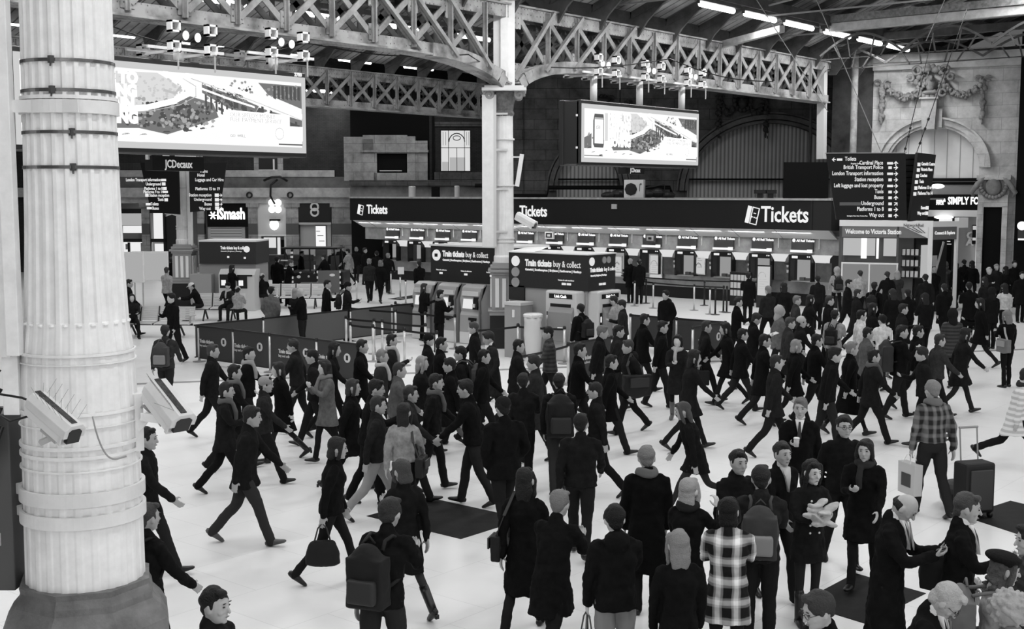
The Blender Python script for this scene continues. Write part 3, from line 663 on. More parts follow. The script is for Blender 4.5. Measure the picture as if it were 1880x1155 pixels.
festoon(DR,1100,200,44,M(.03,.7,noise=.5),OR_,'darkened carved garlands left of the right hand billboard',1.0)
# stone pier with shield right of the food shop
r=thing('stone_pier','pale stone pier with a carved shield and dark doorway right of the food shop','pier',OW,WR)
m=MB(); z0,z1=0,wz(1823,378); m.box(wx(1797),wx(1808),-.35,0,0,z1); m.box(wx(1842),wx(1852),-.35,0,0,z1); m.box(wx(1797),wx(1852),-.35,0,wz(1823,380),wz(1823,358)); m.box(wx(1794),wx(1856),-.5,0,wz(1823,330),wz(1823,322)); m.box(wx(1797),wx(1854),-.2,0,wz(1823,358),wz(1823,330)); m.build('pier',STONE,r)
m=MB(); m.box(wx(1808),wx(1842),-.2,-.05,0,wz(1823,380)); m.build('dark_panel',BLACKM,r)
m=MB(); m.smooth=True; c=(wx(1825),wz(1825,343)); m.ell((c[0],-.4,c[1]),.32,.2,.38)
for i in range(13): a=PI+i*PI/12; m.ell((c[0]+.5*math.cos(a),-.42,c[1]+.08+.52*math.sin(a)),.1,.12,.1,8,5)
for k in (-1,1): m.tube([(c[0]+k*.35,-.4,c[1]+.4),(c[0]+k*.62,-.45,c[1]+.1),(c[0]+k*.85,-.45,c[1]-.25),(c[0]+k*.75,-.4,c[1]-.4)],[.1,.12,.09,.05],8)
m.build('shield',M(.22,.7,noise=.5,nscale=2),r)
# food shop
r=thing('shop_front','food shop under the pale stone arch with white letters on a black fascia','shop front',OW,WR)
m=MB(); m.box(xc-rr,xc+rr,.3,.5,wz(1750,386),wz(1750,357)); m.box(xc-rr,xc+rr,.3,.5,wz(1750,339),wz(1750,334)); m.box(xc-rr,xc+rr,.2,.4,wz(1750,333),wz(1750,327)); m.build('fascia',BLACKM,r)
m=MB(); m.box(xc-rr,xc+rr,.35,.5,wz(1750,357),wz(1750,339)); m.build('upper_panel',M(.22),r)
m=MB(); m.box(xc-rr,xc+rr,.28,.6,wz(1750,398),wz(1750,386)); m.build('lintel',M(.7),r)
m=MB(); m.text('SIMPLY FOOD',.43,wx(1739.5),.27,wz(1750,375),bold=.014,ext=.02,sx=.62); m.text('MARKS&',.19,wx(1718),.27,wz(1728,370.3),bold=.006,ext=.02,sx=.52); m.text('SPENCER',.19,wx(1718),.27,wz(1728,376),bold=.006,ext=.02,sx=.40); m.build('lettering',E(1,1.6),r)
m=MB(); m.box(wx(1722),wx(1750),.25,.35,0,wz(1735,400)); m.build('menu_board',BLACKM,r)
m=MB(); m.box(wx(1725),wx(1749),.2,.25,wz(1737,408),wz(1737,402)); m.text('south african deli',.12,wx(1725),.19,wz(1735,413)); m.text('m·eat!',.30,wx(1727),.19,wz(1737,431),bold=.010,sx=.8)
for k,y in enumerate((438,443,448,452,457,462)): m.box(wx(1727),wx(1727+(8,20,22,7,9,12)[k]),.2,.25,wz(1737,y+1),wz(1737,y))
m.build('menu_text',E(.9,1.0),r)
m=MB(); m.box(wx(1751),wx(1796),1.2,1.3,0,wz(1775,398)); m.build('back_wall',M(.35,.6),r)
m=MB(); m.box(xc-rr,xc+rr,1.4,1.5,0,wz(1775,398));m.build('interior',M(.05),r)
m=MB(); m.text('C',.42,wx(1773),1.15,wz(1775,440),bold=.02); m.text('A',.42,wx(1773),1.15,wz(1775,452),bold=.02); m.build('cafe_lettering',M(.8),r)
m=MB(); m.box(wx(1784),wx(1792),1.0,1.1,wz(1788,450),wz(1788,414)); m.build('poster',BLACKM,r)
m=MB(); m.box(wx(1785),wx(1791),.95,1,wz(1788,423),wz(1788,416)); m.box(wx(1785),wx(1791),.95,1,wz(1788,443),wz(1788,438)); m.build('poster_card',E(.5,1),r)
m=MB(); m.ell((wx(1722),-.2,wz(1722,342)),.28,.2,.10); m.ell((wx(1734),.1,wz(1734,399)),.4,.2,.08); m.build('ceiling_light',E(1,2.5),r)
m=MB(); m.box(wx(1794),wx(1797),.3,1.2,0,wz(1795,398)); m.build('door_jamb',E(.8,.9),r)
m=MB(); m.box(wx(1873),wx(1890),-.6,-.5,wz(1875,440),wz(1875,407)); r=thing('lit_sign','small lit sign with a white disc at the right edge of the hall','sign',OW,WR); m.build('box',M(.05),r); m=MB(); m.ell((wx(1880),-.62,wz(1880,414)),.18,.05,.18); m.box(wx(1874),wx(1890),-.63,-.61,wz(1875,440),wz(1875,437)); m.build('disc',E(1,1.2),r)
# poles on the dark return
for px,l in ((1568,'pale downpipe on the dark return beside the pale stone wall'),(1489,'dark pipe beside the girder end above the ticket office')):
    m=MB(); m.smooth=True; P=atd(px,200,52 if px>1500 else 58); m.tube([(0,0,-1.2),(0,0,8.9)],.14 if px>1500 else .07,10); solo(m,'drain_pipe',M(.35,.6,noise=.6,nscale=2) if px>1500 else STEELD,l,'pipe',(P.x,P.y,1.2))
# ---------------------------------------------------------------- ticket office (faces the camera's left; local x runs right & nearer)
FR=atz(1484,563); FRZ=-PI/2
def fx(px,y=0): return -hit(px,FR+A*y,B)      # local x of a pixel column on the counter line
XL=fx(642,-1.0); XR=fx(1487,-1.0)
root=thing('ticket_office','long black fronted ticket office with a pale soffit and white Tickets signs','ticket office',(FR.x,FR.y,0),FRZ)
FZ0,FZ1=3.0,4.12
m=MB(); m.box(XL,XR+.9,-1.0,-.8,FZ0,FZ1); m.prism([(XR+.9,-1.0),(XR+2.2,.4),(XR+2.2,.6),(XR+.9,-.8)],FZ0,FZ1,'z'); m.build('fascia',M(.006,.5),root)
m=MB(); m.box(XL,XR+.9,-1.06,-.8,FZ1,FZ1+.08); m.box(XL,XR+2.1,-1.0,7,FZ1+.0,FZ1+.06); m.build('roof_edge',M(.35,.5,noise=.3),root)
m=MB(); m.box(XR+.05,XR+.9,-1.02,-1.0,FZ0,FZ1); m.box(XR+.1,XR+.14,-1.05,-1.0,FZ0,FZ1); m.build('fascia_joint',M(.012),root)
m=MB(); vs=[]
m.prism([(-1.0,FZ0),(-.8,FZ0),(-.2,FZ0-.34),(-.25,FZ0-.36)],XL+.2,XR+.8,'x'); m.build('soffit',M(.55,.45),root)
m=MB()
for k in range(int((XR-XL)/1.9)): 
    x=XL+1.2+k*1.9; m.prism([(-1.01,FZ0-.005),(-.97,FZ0-.005),(-.25,FZ0-.37),(-.28,FZ0-.37)],x,x+.015,'x')
m.build('soffit_joint',M(.2),root)
m=MB(); m.box(XL,XR+1,2.5,2.6,0,FZ0); m.build('back_wall',M(.25,.6),root)
m=MB(); m.box(XL,XR+1,-.2,2.6,FZ0-.3,FZ0-.25); m.build('inner_ceiling',M(.6),root)
for k in range(13):
    li=bpy.data.lights.new('canopy_light','AREA'); li.shape='RECTANGLE'; li.size=1.6; li.size_y=.15; li.energy=26; lo=bpy.data.objects.new('canopy_light',li); COL.objects.link(lo); lo.parent=root; lo.location=(XL+1.2+k*1.95,-.75,2.92); lo.rotation_euler=(R(38),0,0)  # added area lights without fittings, brightening the soffit and windows
m=MB(); m.box(XL,XR+1,.05,.12,2.02,2.70); m.build('bulkhead_glass',M(.34,.12,.6,noise=.6,nscale=1.1),root)
m=MB(); m.box(XL,XR+1,.05,.3,.48,.98); m.build('counter_front',M(.40,.28,.5,metal=.8,noise=.3,nscale=2),root)
m=MB(); m.box(XL,XR+1,.1,.3,0,.48); m.build('plinth',M(.01,.4),root)
# text on the fascia
def icon(m,x,z,s,y=-1.03):
    q=lambda a,b:(x+(a*math.cos(-.22)-b*math.sin(-.22))*s,z+(a*math.sin(-.22)+b*math.cos(-.22))*s)
    m.prism([q(0,0),q(.2,0),q(.2,.8),q(0,.8)],y,y+.02)
    for a,b,c,d in ((.24,0,.28,.8),(.58,.0,.62,.8),(.24,.76,.62,.8),(.24,0,.62,.04),(.28,.3,.34,.36),(.4,.3,.46,.36),(.5,.3,.56,.36),(.36,.5,.48,.54)): m.prism([q(a,b),q(c,b),q(c,d),q(a,d)],y,y+.02)
TW=E(.9,1.0)
for px_i,px_t,sc in ((655,673,.62),(None,954,.66),(1368,1398,.84)):
    m=MB(); m.text('Tickets',sc*1.02,fx(px_t,-1.03),-1.03,3.36 if sc<.8 else 3.30,bold=.014,ext=.01,sx=.80)
    if px_i: icon(m,fx(px_i,-1.03),3.34 if sc<.8 else 3.26,sc)
    m.build('lettering',TW,root)
m=MB(); x=fx(1128,-1.03); m.box(x-.13,x+.13,-1.06,-1,3.72,3.93); m.build('small_plate',M(.4),root)
# ticket windows
pitch=1.74; BAYX=[fx(1480)-.05-k*pitch for k in range(14)]; BAYX=[x for x in BAYX if x>XL+.7]
def make_bay():
    r=thing('ticket_window','x','ticket window',(0,0,0),FRZ,'ticket windows along the ticket office')
    m=MB(); m.box(-.48,.48,-.28,.05,1.83,2.02); m.box(-.48,-.40,-.28,.05,.98,1.83); m.box(.44,.48,-.28,.05,.98,1.83); m.box(-.80,-.48,.0,.05,1.0,1.9); m.build('frame',M(.012,.3),r)
    m=MB(); m.box(-.40,.44,.30,.34,1.0,1.83); m.build('blind',E(.40,.75),r)
    m=MB(); m.box(-.46,.44,-.2,.3,.96,1.0); m.build('counter_top',ALU,r)
    m=MB(); m.box(.22,.42,.27,.3,1.35,1.78); m.build('notice',E(.7,.8),r)
    m=MB(); m.box(-.2,.0,.1,.25,1.0,1.12); m.box(.05,.3,.12,.26,1.0,1.09); m.box(.28,.36,.05,.2,1.0,1.2); m.build('desk_clutter',M(.12,.5),r)
    m=MB(); m.box(-.34,-.10,-.30,-.28,1.88,1.97); m.box(.30,.34,-.3,-.28,1.92,1.97); m.box(.38,.42,-.3,-.28,1.92,1.97); m.box(-.7,-.62,-.02,0,1.5,1.58); m.box(-.7,-.6,-.02,0,1.28,1.40); m.build('number_light',E(.85,1.0),r)
    m=MB(); m.prism([(.48,2.02),(1.26,2.02),(1.00,1.72),(.56,1.72)],-.12,-.08); m.add([(.48,-.28,2.02),(1.26,-.28,2.02),(1.10,.0,1.70),(.52,.0,1.70)],[(0,1,2,3)]); m.build('reflector_canopy',E(.80,.9),r)  # emission stands in for the light this canopy would reflect
    m=MB(); m.add([(-.48,-.28,2.02),(-.48,-.28,1.7),(-.85,-.0,1.65),(-.48,-.28,2.02)],[(0,1,2)]); m.box(.52,1.20,-.02,.04,.98,1.72); m.build('side_panel',M(.10,.3,.5,noise=.4),r)
    m=MB(); m.box(-.5,.42,-.06,.02,2.14,2.66); m.build('header_board',M(.05,.35,.5),r)
    m=MB(); m.ell((-.38,-.08,2.56),.07,.02,.07); m.text('All Rail Tickets',.125,-.27,-.08,2.515,bold=.006); m.build('header_lettering',E(.95,1.1),r)
    m=MB(); m.box(-.5,.22,-.14,-.06,2.10,2.19); m.box(.22,.40,-.16,-.06,2.09,2.22); m.build('light_tube',E(.9,1.1),r)
    m=MB(); m.box(.66,.69,-.06,-.02,2.25,2.66); m.build('bracket',M(.7),r)
    return r
ordn=['first ticket window from the right end of the ticket office','second ticket window from the right end, beside the poster board','third ticket window from the right end, leaflet rack before it','fourth ticket window from the right end, small framed poster on its left','fifth ticket window from the right end, right of a tall white poster','sixth ticket window from the right, two customers standing at it','seventh ticket window from the right end, behind the right ticket kiosk','eighth ticket window from the right end, above the right ticket kiosk','ninth ticket window from the right end, just right of the middle column','tenth ticket window from the right, partly behind the middle column','eleventh ticket window from the right, above the left ticket kiosk','twelfth ticket window from the right end, above the left kiosk corner','thirteenth ticket window from the right end, left of the left kiosk','last ticket window at the far left end of the ticket office']
bay=make_bay()
for i,x in enumerate(BAYX):
    o=bay if i==0 else copy_tree(bay); o.location=(FR.x,FR.y-0,0); p=Matrix.Rotation(FRZ,3,'Z')@Vector((x,0,0)); o.location=(FR.x+p.x,FR.y+p.y,0); o['label']=ordn[i]
def onf(x,y,z=0): p=Matrix.Rotation(FRZ,3,'Z')@Vector((x,y,0)); return Vector((FR.x+p.x,FR.y+p.y,z))
def poster(px,py0,py1,w,label,dark=.5,frame=False,y=-.12,stand=False):
    x=fx(px); P=onf(x,y); z0,z1=zat(px,py1,P),zat(px,py0,P)
    r=thing('poster_board' if stand else 'wall_poster',label,'poster board' if stand else 'poster',P,FRZ)
    m=MB(); m.box(-w/2,w/2,0,.05,0 if stand else z0,z1); m.build('frame',M(.02) if frame else WHITE,r)
    m=MB(); m.box(-w/2+.05,w/2-.05,-.01,0,z0+.05,z1-.05); m.build('sheet',E(.62,.9),r)
    m=MB()
    for k in range(5): m.box(-w/2+.12,w/2-.12-.08*(k%3),-.015,-.01,z0+.3+k*.09,z0+.31+k*.09)
    pts=[(-w*.12+.16*w*2*math.cos(a*PI/10)*.8,-.013,z1-.3-w*.25+w*.3*math.sin(a*PI/10)) for a in range(11)]; m.tube(pts,.012,4)
    m.build('print',M(dark),r)
poster(1208,467,512,.62,'tall white poster between the fifth and sixth ticket windows')
poster(1290,471,504,.46,'small framed poster with a dark photograph between two ticket windows',.06)
poster(1442,487,545,.62,'free standing poster board in a black frame before the ticket windows',.5,True,-1.6,True)
poster(1139,470,508,.40,'narrow lit poster beside the right end of the right ticket kiosk',.1)
P=onf(fx(1395),-1.5); r=thing('leaflet_rack','leaflet rack with rows of pale leaflets before the ticket windows','leaflet rack',P,FRZ)
m=MB(); m.box(-.42,.42,0,.25,0,1.32); m.build('rack',BLACK,r); m=MB()
for i in range(3):
    for j in range(5): m.box(-.38+j*.155,-.26+j*.155,-.02,0,.4+i*.3,.62+i*.3)
m.build('leaflets',M(.55),r)
for px,l in ((1017,'small framed clock screen hung under the soffit left of the right kiosk'),(1203,'small dark framed screen hung under the soffit above the tall poster')):
    P=onf(fx(px),-.35); r=thing('hanging_screen',l,'screen',P,FRZ); m=MB(); m.box(-.24,.24,0,.1,2.33,2.66); m.build('case',M(.6) if px<1100 else M(.06),r); m=MB(); m.box(-.17,.17,-.015,0,2.39,2.6); m.build('border',M(.03) if px<1100 else M(.35),r); m=MB(); m.box(-.08,.08,-.03,-.015,2.44,2.54); m.build('display',E(.7,.8) if px<1100 else BLACK,r)
# things on the ticket office roof
P=hp(1165,52); z=4.17; r=thing('air_conditioner','white air conditioning unit with a round black fan on the ticket office roof','air conditioner',(P.x,P.y,z),-1.15)
m=MB(); m.box(-.42,.42,-.2,.2,.02,.78); m.build('case',M(.6,.5),r,bevel=.02); m=MB(); m.lathe([(.26,0),(.27,.02),(.20,.03)],n=8); m.xf(Matrix.Translation((-.12,-.2,.38))@Matrix.Rotation(PI/2,4,'X')); m.build('fan_grille',BLACK,r); m=MB(); m.box(.24,.26,-.22,-.2,.3,.6); m.ell((.3,-.22,.6),.04,.02,.04); m.build('vent',M(.1),r)
P=hp(1480,49.5); m=MB(); m.box(-.9,.9,0,.12,0,1.45); m.box(-.7,.7,.12,.5,0,.3); solo(m,'black_screen_panel',BLACKM,'plain black panel standing on the right end of the ticket office roof','panel',(P.x,P.y,4.18),BW)
m=MB(); 
for k in range(7): m.ell((k*.42,0,.12+.05*(k%3)),.35,.3,.16+.05*(k%2))
P=hp(1118,53); solo(m,'rubbish_sacks',M(.01,.5),'dark heap of sacks on the ticket office roof left of the air conditioner','sacks',(P.x,P.y,4.17),BW)
m=MB(); m.tube([(0,0,0),(0,0,.45),(.8,0,.6),(.8,0,.1)],.03,6); P=hp(1185,52); solo(m,'roof_rail',BLACK,'bent black rail on the roof right of the air conditioner','rail',(P.x,P.y,4.17),BW)
for px,l in ((1395,'low flat box on the ticket office roof, farther left of two'),(1415,'low flat box on the ticket office roof beside the black panel')):
    m=MB(); m.box(-.2,.2,-.2,.2,.2,.35); m.box(-.1,.1,-.1,.1,0,.2); P=hp(px,50); solo(m,'roof_flood_lamp',BLACK,l,'lamp',(P.x,P.y,4.17),BW)
m=MB(); m.smooth=True; m.tube([hp(880,60,4.5)-hp(880,60,4.5),RT*1.2,RT*1.2+Vector((0,0,-.5)),RT*3.5+Vector((0,0,-.5)),RT*3.6+Vector((0,0,-.1)),RT*9.5+Vector((0,0,-.1)),RT*9.6+Vector((0,0,-.5))],.10,8); P=hp(872,60); solo(m,'black_pipe',BLACKM,'thick black pipe bending along the rear of the ticket office roof','pipe',(P.x,P.y,4.75))
# information shop right of the office: "Welcome to Victoria Station"
P=rd(0,0); W0=atd(1541,425,45.5); r=thing('information_kiosk','grey bannered kiosk reading Welcome to Victoria Station under the direction sign','kiosk',(W0.x,W0.y,0),yaw_of(RT*1.0-FW*.42))
W1=3.15
m=MB(); m.box(0,W1,0,.12,zat(1600,435,W0),zat(1600,415,W0)); m.build('banner',M(.17,.5),r)
m=MB(); zz=zat(1600,415,W0); m.box(0,W1,-.02,.12,zz,zz+.22); m.prism([(W1*.72,zz),(W1,zz),(W1,zz-.42)],-.03,0); m.box(W1-.02,W1+.14,-.03,.12,.2,zz+.22); m.build('white_band',M(.75,.4),r)
m=MB(); m.text('Welcome to Victoria Station',.235,.22,-.03,zz-.27,bold=.008,sx=.72); m.build('lettering',E(.85,.9),r)
m=MB(); m.text('NetworkRail',.15,W1*.72,-.045,zz+.01,sx=.9); 
for k in range(3): m.bar((W1*(.76+.06*k),-.04,zz-.01),(W1*(.9+.03*k),-.04,zz-.22),.02,.02)
m.build('logo',M(.03),r)
m=MB(); m.box(0,.1,0,.1,0,zz); m.box(2.05,2.12,0,.1,0,zz); m.box(0,2.6,.5,.6,0,zz-.4); m.build('frame',M(.09,.4),r)
m=MB(); m.box(.1,.75,.4,.45,zz-1.1,zz-.45); m.box(.95,1.25,.4,.45,zz-1.1,zz-.45); m.box(1.55,2.0,.4,.45,zz-1.1,zz-.45); m.build('lit_window',E(.6,.8),r)
m=MB(); m.box(.75,.95,.38,.42,zz-1.2,zz-.45); m.box(1.3,1.38,.38,.42,zz-1.2,zz-.45);  m.build('bright_strip',E(1,1.3),r)
m=MB(); m.box(.15,2.1,-.1,0,.6,1.8); m.build('map_board',E(.36,.6),r); m=MB(); m.box(.12,2.14,-.13,-.1,1.8,1.86); 
for x in (.12,1.1,2.08): m.box(x,x+.05,-.13,-.1,.6,1.8)
m.build('map_board_frame',M(.75),r)
for k in range(3):
    m=MB(); m.box(2.2,2.85,.2,.5,1.3+k*.4,1.34+k*.4); m.build('shelf',BLACK,r); m=MB()
    for j in range(4): m.box(2.24+j*.15,2.34+j*.15,.22,.4,1.34+k*.4,1.56+k*.4)
    m.build('shelf_goods',M(.5),r)
W2=W0+Matrix.Rotation(yaw_of(RT*1.0-FW*.42),3,'Z')@Vector((W1+.15,0,0)); r=thing('information_kiosk','short side banner of the grey station kiosk, beside the food shop','kiosk',(W2.x,W2.y,0),yaw_of(RT*.85+FW*.5))
m=MB(); m.box(0,1.25,0,.1,zz-.46,zz); m.build('banner',M(.14,.5),r); m=MB(); m.box(0,1.25,-.02,.1,zz,zz+.2); m.box(1.25,1.35,0,.1,.2,zz+.2); m.box(1.35,1.85,.0,.2,zz-.05,zz+.32);m.build('white_band',M(.75,.4),r)
m=MB(); m.text('Connect & Explore',.16,.05,-.03,zz-.27,bold=.006,sx=.85); m.build('lettering',E(.8,.9),r)
m=MB(); m.box(.05,1.7,.8,.9,0,zz-.4); m.build('doorway',M(.012),r); m=MB(); m.box(.25,.65,.7,.75,1.3,2.5); m.build('notice',E(.5,.9),r); m=MB(); m.bar((.9,.7,1.2),(1.4,.7,2.6),.08,.04,up=(0,1,0)); m.box(.85,1.1,.72,.76,1.7,2.1); m.build('display_frame',M(.5),r)
# ---------------------------------------------------------------- train ticket kiosks
def disc(m,x,y,z,r,n=16): m.lathe([(r,0),(r,.02)],n=n); 
def kiosk_text(m,x,z,s,y=-.02): m.text('Train tickets',s,x,y,z,bold=.012,sx=.74); m.text('buy & collect',s,x+s*4.0,y,z,sx=.72); 
K1=hp(915,35.9); K1x=-hit(790,K1,B)
r=thing('ticket_kiosk','black kiosk reading Train tickets left of the middle column, three machines below','kiosk',(K1.x,K1.y,0),FRZ)
kz1=2.80; kz0=1.70
m=MB(); m.box(K1x,.35,0,1.9,kz0,kz1); m.build('header',M(.022,.5),r); m=MB(); m.box(K1x-.03,.38,-.03,1.93,kz1,kz1+.05); m.build('top_edge',M(.75,.4),r)
m=MB(); m.box(K1x,.35,.15,1.9,0,kz0); m.build('body',M(.30,.45),r)
m=MB(); 
for x,z,q in ((K1x+.25,2.52,.17),): m.prism([(x+q*math.cos(a*PI/10),z+q*math.sin(a*PI/10)) for a in range(20)],-.02,0)
kiosk_text(m,K1x+.52,2.50,.235); m.text('Gatwick | Southampton | Brighton | Eastbourne | Hastings',.085,K1x+.52,-.02,2.36,bold=.003,sx=.95)
for k in range(3): m.box(K1x+.38+k*1.02,K1x+.50+k*1.02,-.02,0,1.95,2.01); m.text('Tickets & collection',.055,K1x+.24+k*1.02,-.02,2.06)
m.build('lettering',E(.85,.9),r); m=MB(); m.box(K1x+.19,K1x+.31,-.03,-.02,2.47,2.57); m.build('train_symbol',BLACK,r)
def machine(P,rz,label,w=.82):
    r=thing('ticket_machine',label,'ticket machine',P,rz)
    m=MB(); m.prism([(-.02,0),(.75,0),(.75,1.72),(.28,1.74),(.12,1.66),(.0,1.30),(.06,.95),(.0,.85)],-w/2,w/2,'x'); m.build('body',M(.36,.35,.4),r,bevel=.02)
    m=MB(); m.prism([(-.03,0),(.02,0),(.02,1.28),(.14,1.66),(.28,1.76),(.27,1.72),(.1,1.64),(-.03,1.3)],w/2-.05,w/2+.01,'x'); m.build('side_trim',M(.14,.4),r)
    Mx=Matrix.Translation((0,.03,1.12))@Matrix.Rotation(-.16,4,'X')
    m=MB(); m.box(-.26,.10,-.06,-.01,-.08,.20); m.xf(Mx); m.build('screen',E(.8,1.0),r)
    m=MB(); m.box(.14,.32,-.07,-.01,-.10,.26); m.box(.0,.28,-.05,-.0,-.42,-.34); m.xf(Mx); m.build('card_reader',BLACK,r)
    m=MB(); m.box(-.30,.34,-.02,.06,1.42,1.55); m.box(.16,.24,-.08,-.03,1.1,1.2); m.build('panel',M(.65,.35),r)
    m=MB(); m.box(-w/2+.02,w/2-.02,-.03,.0,.02,.35); m.build('kick_plate',M(.7,.3),r)
    m=MB(); m.box(.06,.16,-.04,-.01,.66,.72); m.build('ticket_slot',BLACK,r)
    return r
mk=machine; Rz=Matrix.Rotation(FRZ,3,'Z')
for i,l in enumerate(('curved grey ticket machine nearest the middle column, under the left kiosk','curved grey ticket machine being used by the person in the dark jacket','curved grey ticket machine farthest left under the left kiosk')):
    x=-.48-i*.98; p=K1+Rz@Vector((x,-.72,0)); machine((p.x,p.y,0),FRZ,l)
K2=hp(934,33.6); K2w=-hit(1080,K2,B); c=K2+Rz@Vector((K2w,0,0)); K2d=hit(1131,c,A)
r=thing('ticket_kiosk','black kiosk reading Train tickets right of the middle column, cash machines below','kiosk',(K2.x,K2.y,0),FRZ)
m=MB(); m.box(0,K2w,0,K2d,1.86,2.80); m.box(0,.55,-.0,K2d,1.5,1.9); m.build('header',M(.022,.5),r); m=MB(); m.box(-.02,K2w+.02,-.02,K2d+.02,2.80,2.83); m.add([(.0,.0,2.83),(.9,.0,2.83),(1.2,.3,2.98),(.2,.6,2.93)],[(0,1,2,3)]); m.build('top_edge',M(.75,.4),r)
m=MB(); m.box(.0,K2w-.05,.05,K2d-.05,0,1.9); m.build('body',M(.33,.45),r)
m=MB(); kiosk_text(m,.60,2.46,.24); m.text('Gatwick | Southampton | Brighton | Eastbourne | Hastings',.085,.60,-.02,2.33,bold=.003,sx=.95)
m.box(1.85,1.98,-.02,0,1.99,2.05); m.box(2.02,2.15,-.02,0,1.99,2.05); m.text('Tickets & cash machines',.055,1.72,-.02,2.10)
m.prism([(.25+.14*math.cos(a*PI/10),2.57+.14*math.sin(a*PI/10)) for a in range(20)],-.02,0)
Mx=Matrix.Translation((K2w+.0,0,0))@Matrix.Rotation(PI/2,4,'Z')
m.text('Train tickets',.15,.08,-.02,2.36,bold=.008,sx=.74,mat=Mx); m.text('buy & collect',.15,.70,-.02,2.36,sx=.68,mat=Mx); m.text('Gatwick | Brighton | Hastings',.06,.10,-.02,2.24,bold=.003,mat=Mx)
mm=MB(); mm.prism([(.17+.11*math.cos(a*PI/10),2.63+.11*math.sin(a*PI/10)) for a in range(20)],-.02,0); mm.box(.5,.62,-.02,0,1.99,2.05); mm.box(.66,.78,-.02,0,1.99,2.05); mm.xf(Mx); m.add(mm.v,mm.f)
m.build('lettering',E(.85,.9),r)
m=MB(); 
for z in (2.27,1.99): m.prism([(.25+.14*math.cos(a*PI/10),z+.13*math.sin(a*PI/10)) for a in range(20)],-.02,0)
mm=MB()
for x in (.72,.92): mm.prism([(x+.09*math.cos(a*PI/10),2.65+.09*math.sin(a*PI/10)) for a in range(20)],-.02,0)
mm.xf(Mx); m.add(mm.v,mm.f); m.build('grey_disc',M(.30),r)
def atm(P,rz,label):
    r=thing('cash_machine',label,'cash machine',P,rz); m=MB(); m.box(-.52,.52,0,.4,0,1.86); m.build('surround',M(.55,.4),r,bevel=.05)
    m=MB(); m.box(-.38,.38,-.01,.02,1.66,1.78); m.box(-.34,.34,-.01,.1,1.38,1.52);m.box(-.46,-.34,-.012,.02,.8,1.3); m.build('sign_band',BLACK,r)
    m=MB(); m.text('Link Cash',.10,-.2,-.015,1.685,bold=.004); m.box(-.44,-.40,-.02,-.01,1.05,1.2); m.build('lettering',E(1,1.1),r)
    m=MB(); m.prism([(-.22,.55),(.1,.55),(.1,1.45),(-.0,1.45),(-.1,1.3)],-.36,.44,'x'); m.build('fascia_unit',M(.22,.4),r,bevel=.02)
    m=MB(); m.add([(-.28,-.17,.85),(-.02,-.17,.85),(-.02,-.1,1.22),(-.28,-.1,1.22)],[(0,1,2,3)]); m.box(.05,.2,-.2,-.12,.85,.92); m.build('screen',E(.7,.9),r)
    return r
p=K2+Rz@Vector((2.05,-.32,0)); atm((p.x,p.y,0),FRZ,'white framed cash machine on the front of the right ticket kiosk')
p=K2+Rz@Vector((K2w+.28,.62,0)); atm((p.x,p.y,0),0,'white framed cash machine on the short side of the right ticket kiosk')
p=hp(952,32.9); m=MB(); r=thing('grey_cabinet','low pale grey cabinet with a small notice left of the litter bin','cabinet',(p.x,p.y,0),FRZ); m.box(-.28,.28,-.25,.25,0,1.42); m.build('body',M(.30,.5),r); m=MB(); m.box(-.3,.3,-.27,.27,1.42,1.5); m.build('lid',M(.55),r); m=MB(); m.box(.0,.08,-.27,-.25,1.1,1.3); m.build('notice',WHITE,r)
p=hp(979,32.0); r=thing('litter_bin','litter bin lined with a pale translucent sack beside the right kiosk','litter bin',(p.x,p.y,0)); m=MB(); m.smooth=True; m.lathe([(.17,.1),(.20,.3),(.24,.7),(.22,1.05),(.24,1.2)],n=24,mod=lambda a,z:1+.05*math.sin(7*a+z*6)+.03*math.sin(13*a)); m.build('liner_sack',M(.62,.35,.5),r); m=MB(); m.lathe([(.25,1.18),(.26,1.24),(.23,1.27),(.2,1.22)],n=24,cap=False); m.tube([(.0,0,0),(0,0,.12)],.18,12); m.build('rim',M(.7),r)
# small kiosk by the far left column
K3=hp(370,46.6)
r=thing('ticket_kiosk','small ticket kiosk with grey machines beside the far left column','kiosk',(K3.x,K3.y,0),yaw_of(RT*1-FW*.12)); w3=2.12
m=MB(); m.box(-.15,w3-.05,0,1.6,1.72,2.56); m.build('header',M(.03,.5),r); m=MB(); m.box(-.15,w3-.05,-.03,1.63,2.56,2.62); m.build('top_edge',M(.75),r); m=MB(); m.box(-.2,w3-.1,.1,1.6,0,1.72); m.build('body',M(.33,.5),r)
m=MB(); m.text('Train tickets buy & collect',.16,.7,-.02,2.28,bold=.006,sx=.6); m.text('Gatwick | Brighton | Hastings',.07,.7,-.02,2.18); m.prism([(1.72+.12*math.cos(a*PI/10),2.28+.12*math.sin(a*PI/10)) for a in range(20)],-.02,0); m.box(.95,1.03,-.02,0,1.95,2.02); m.box(1.6,1.68,-.02,0,1.92,1.99); m.build('lettering',E(.85,.9),r)
for i,(px,l) in enumerate(((415,'boxy grey ticket machine in the small kiosk, in front of the standing officer'),(447,'boxy grey ticket machine at the right end of the small kiosk'))):
    p=hp(px,46.0-i*.2); r=thing('ticket_machine',l,'ticket machine',(p.x,p.y,0),BW-.1); m=MB(); m.prism([(-.1,0),(.6,0),(.6,1.55),(.15,1.55),(-.1,1.35)],-.33,.38,'x'); m.build('body',M(.55,.4),r); m=MB(); m.box(-.28,.1,-.12,-.09,.85,1.3); m.box(-.28,.3,-.12,-.1,1.30,1.36); m.build('panel',BLACK,r); m=MB(); m.box(-.22,-.05,-.14,-.12,.95,1.15); m.build('screen',E(.9,1),r)
p=hp(363,46.4); m=MB(); m.box(-.3,.5,-.3,.3,0,1.35); solo(m,'grey_cabinet',M(.32,.5),'plain grey cabinet between the far left column and the officer','cabinet',(p.x,p.y,0),BW)
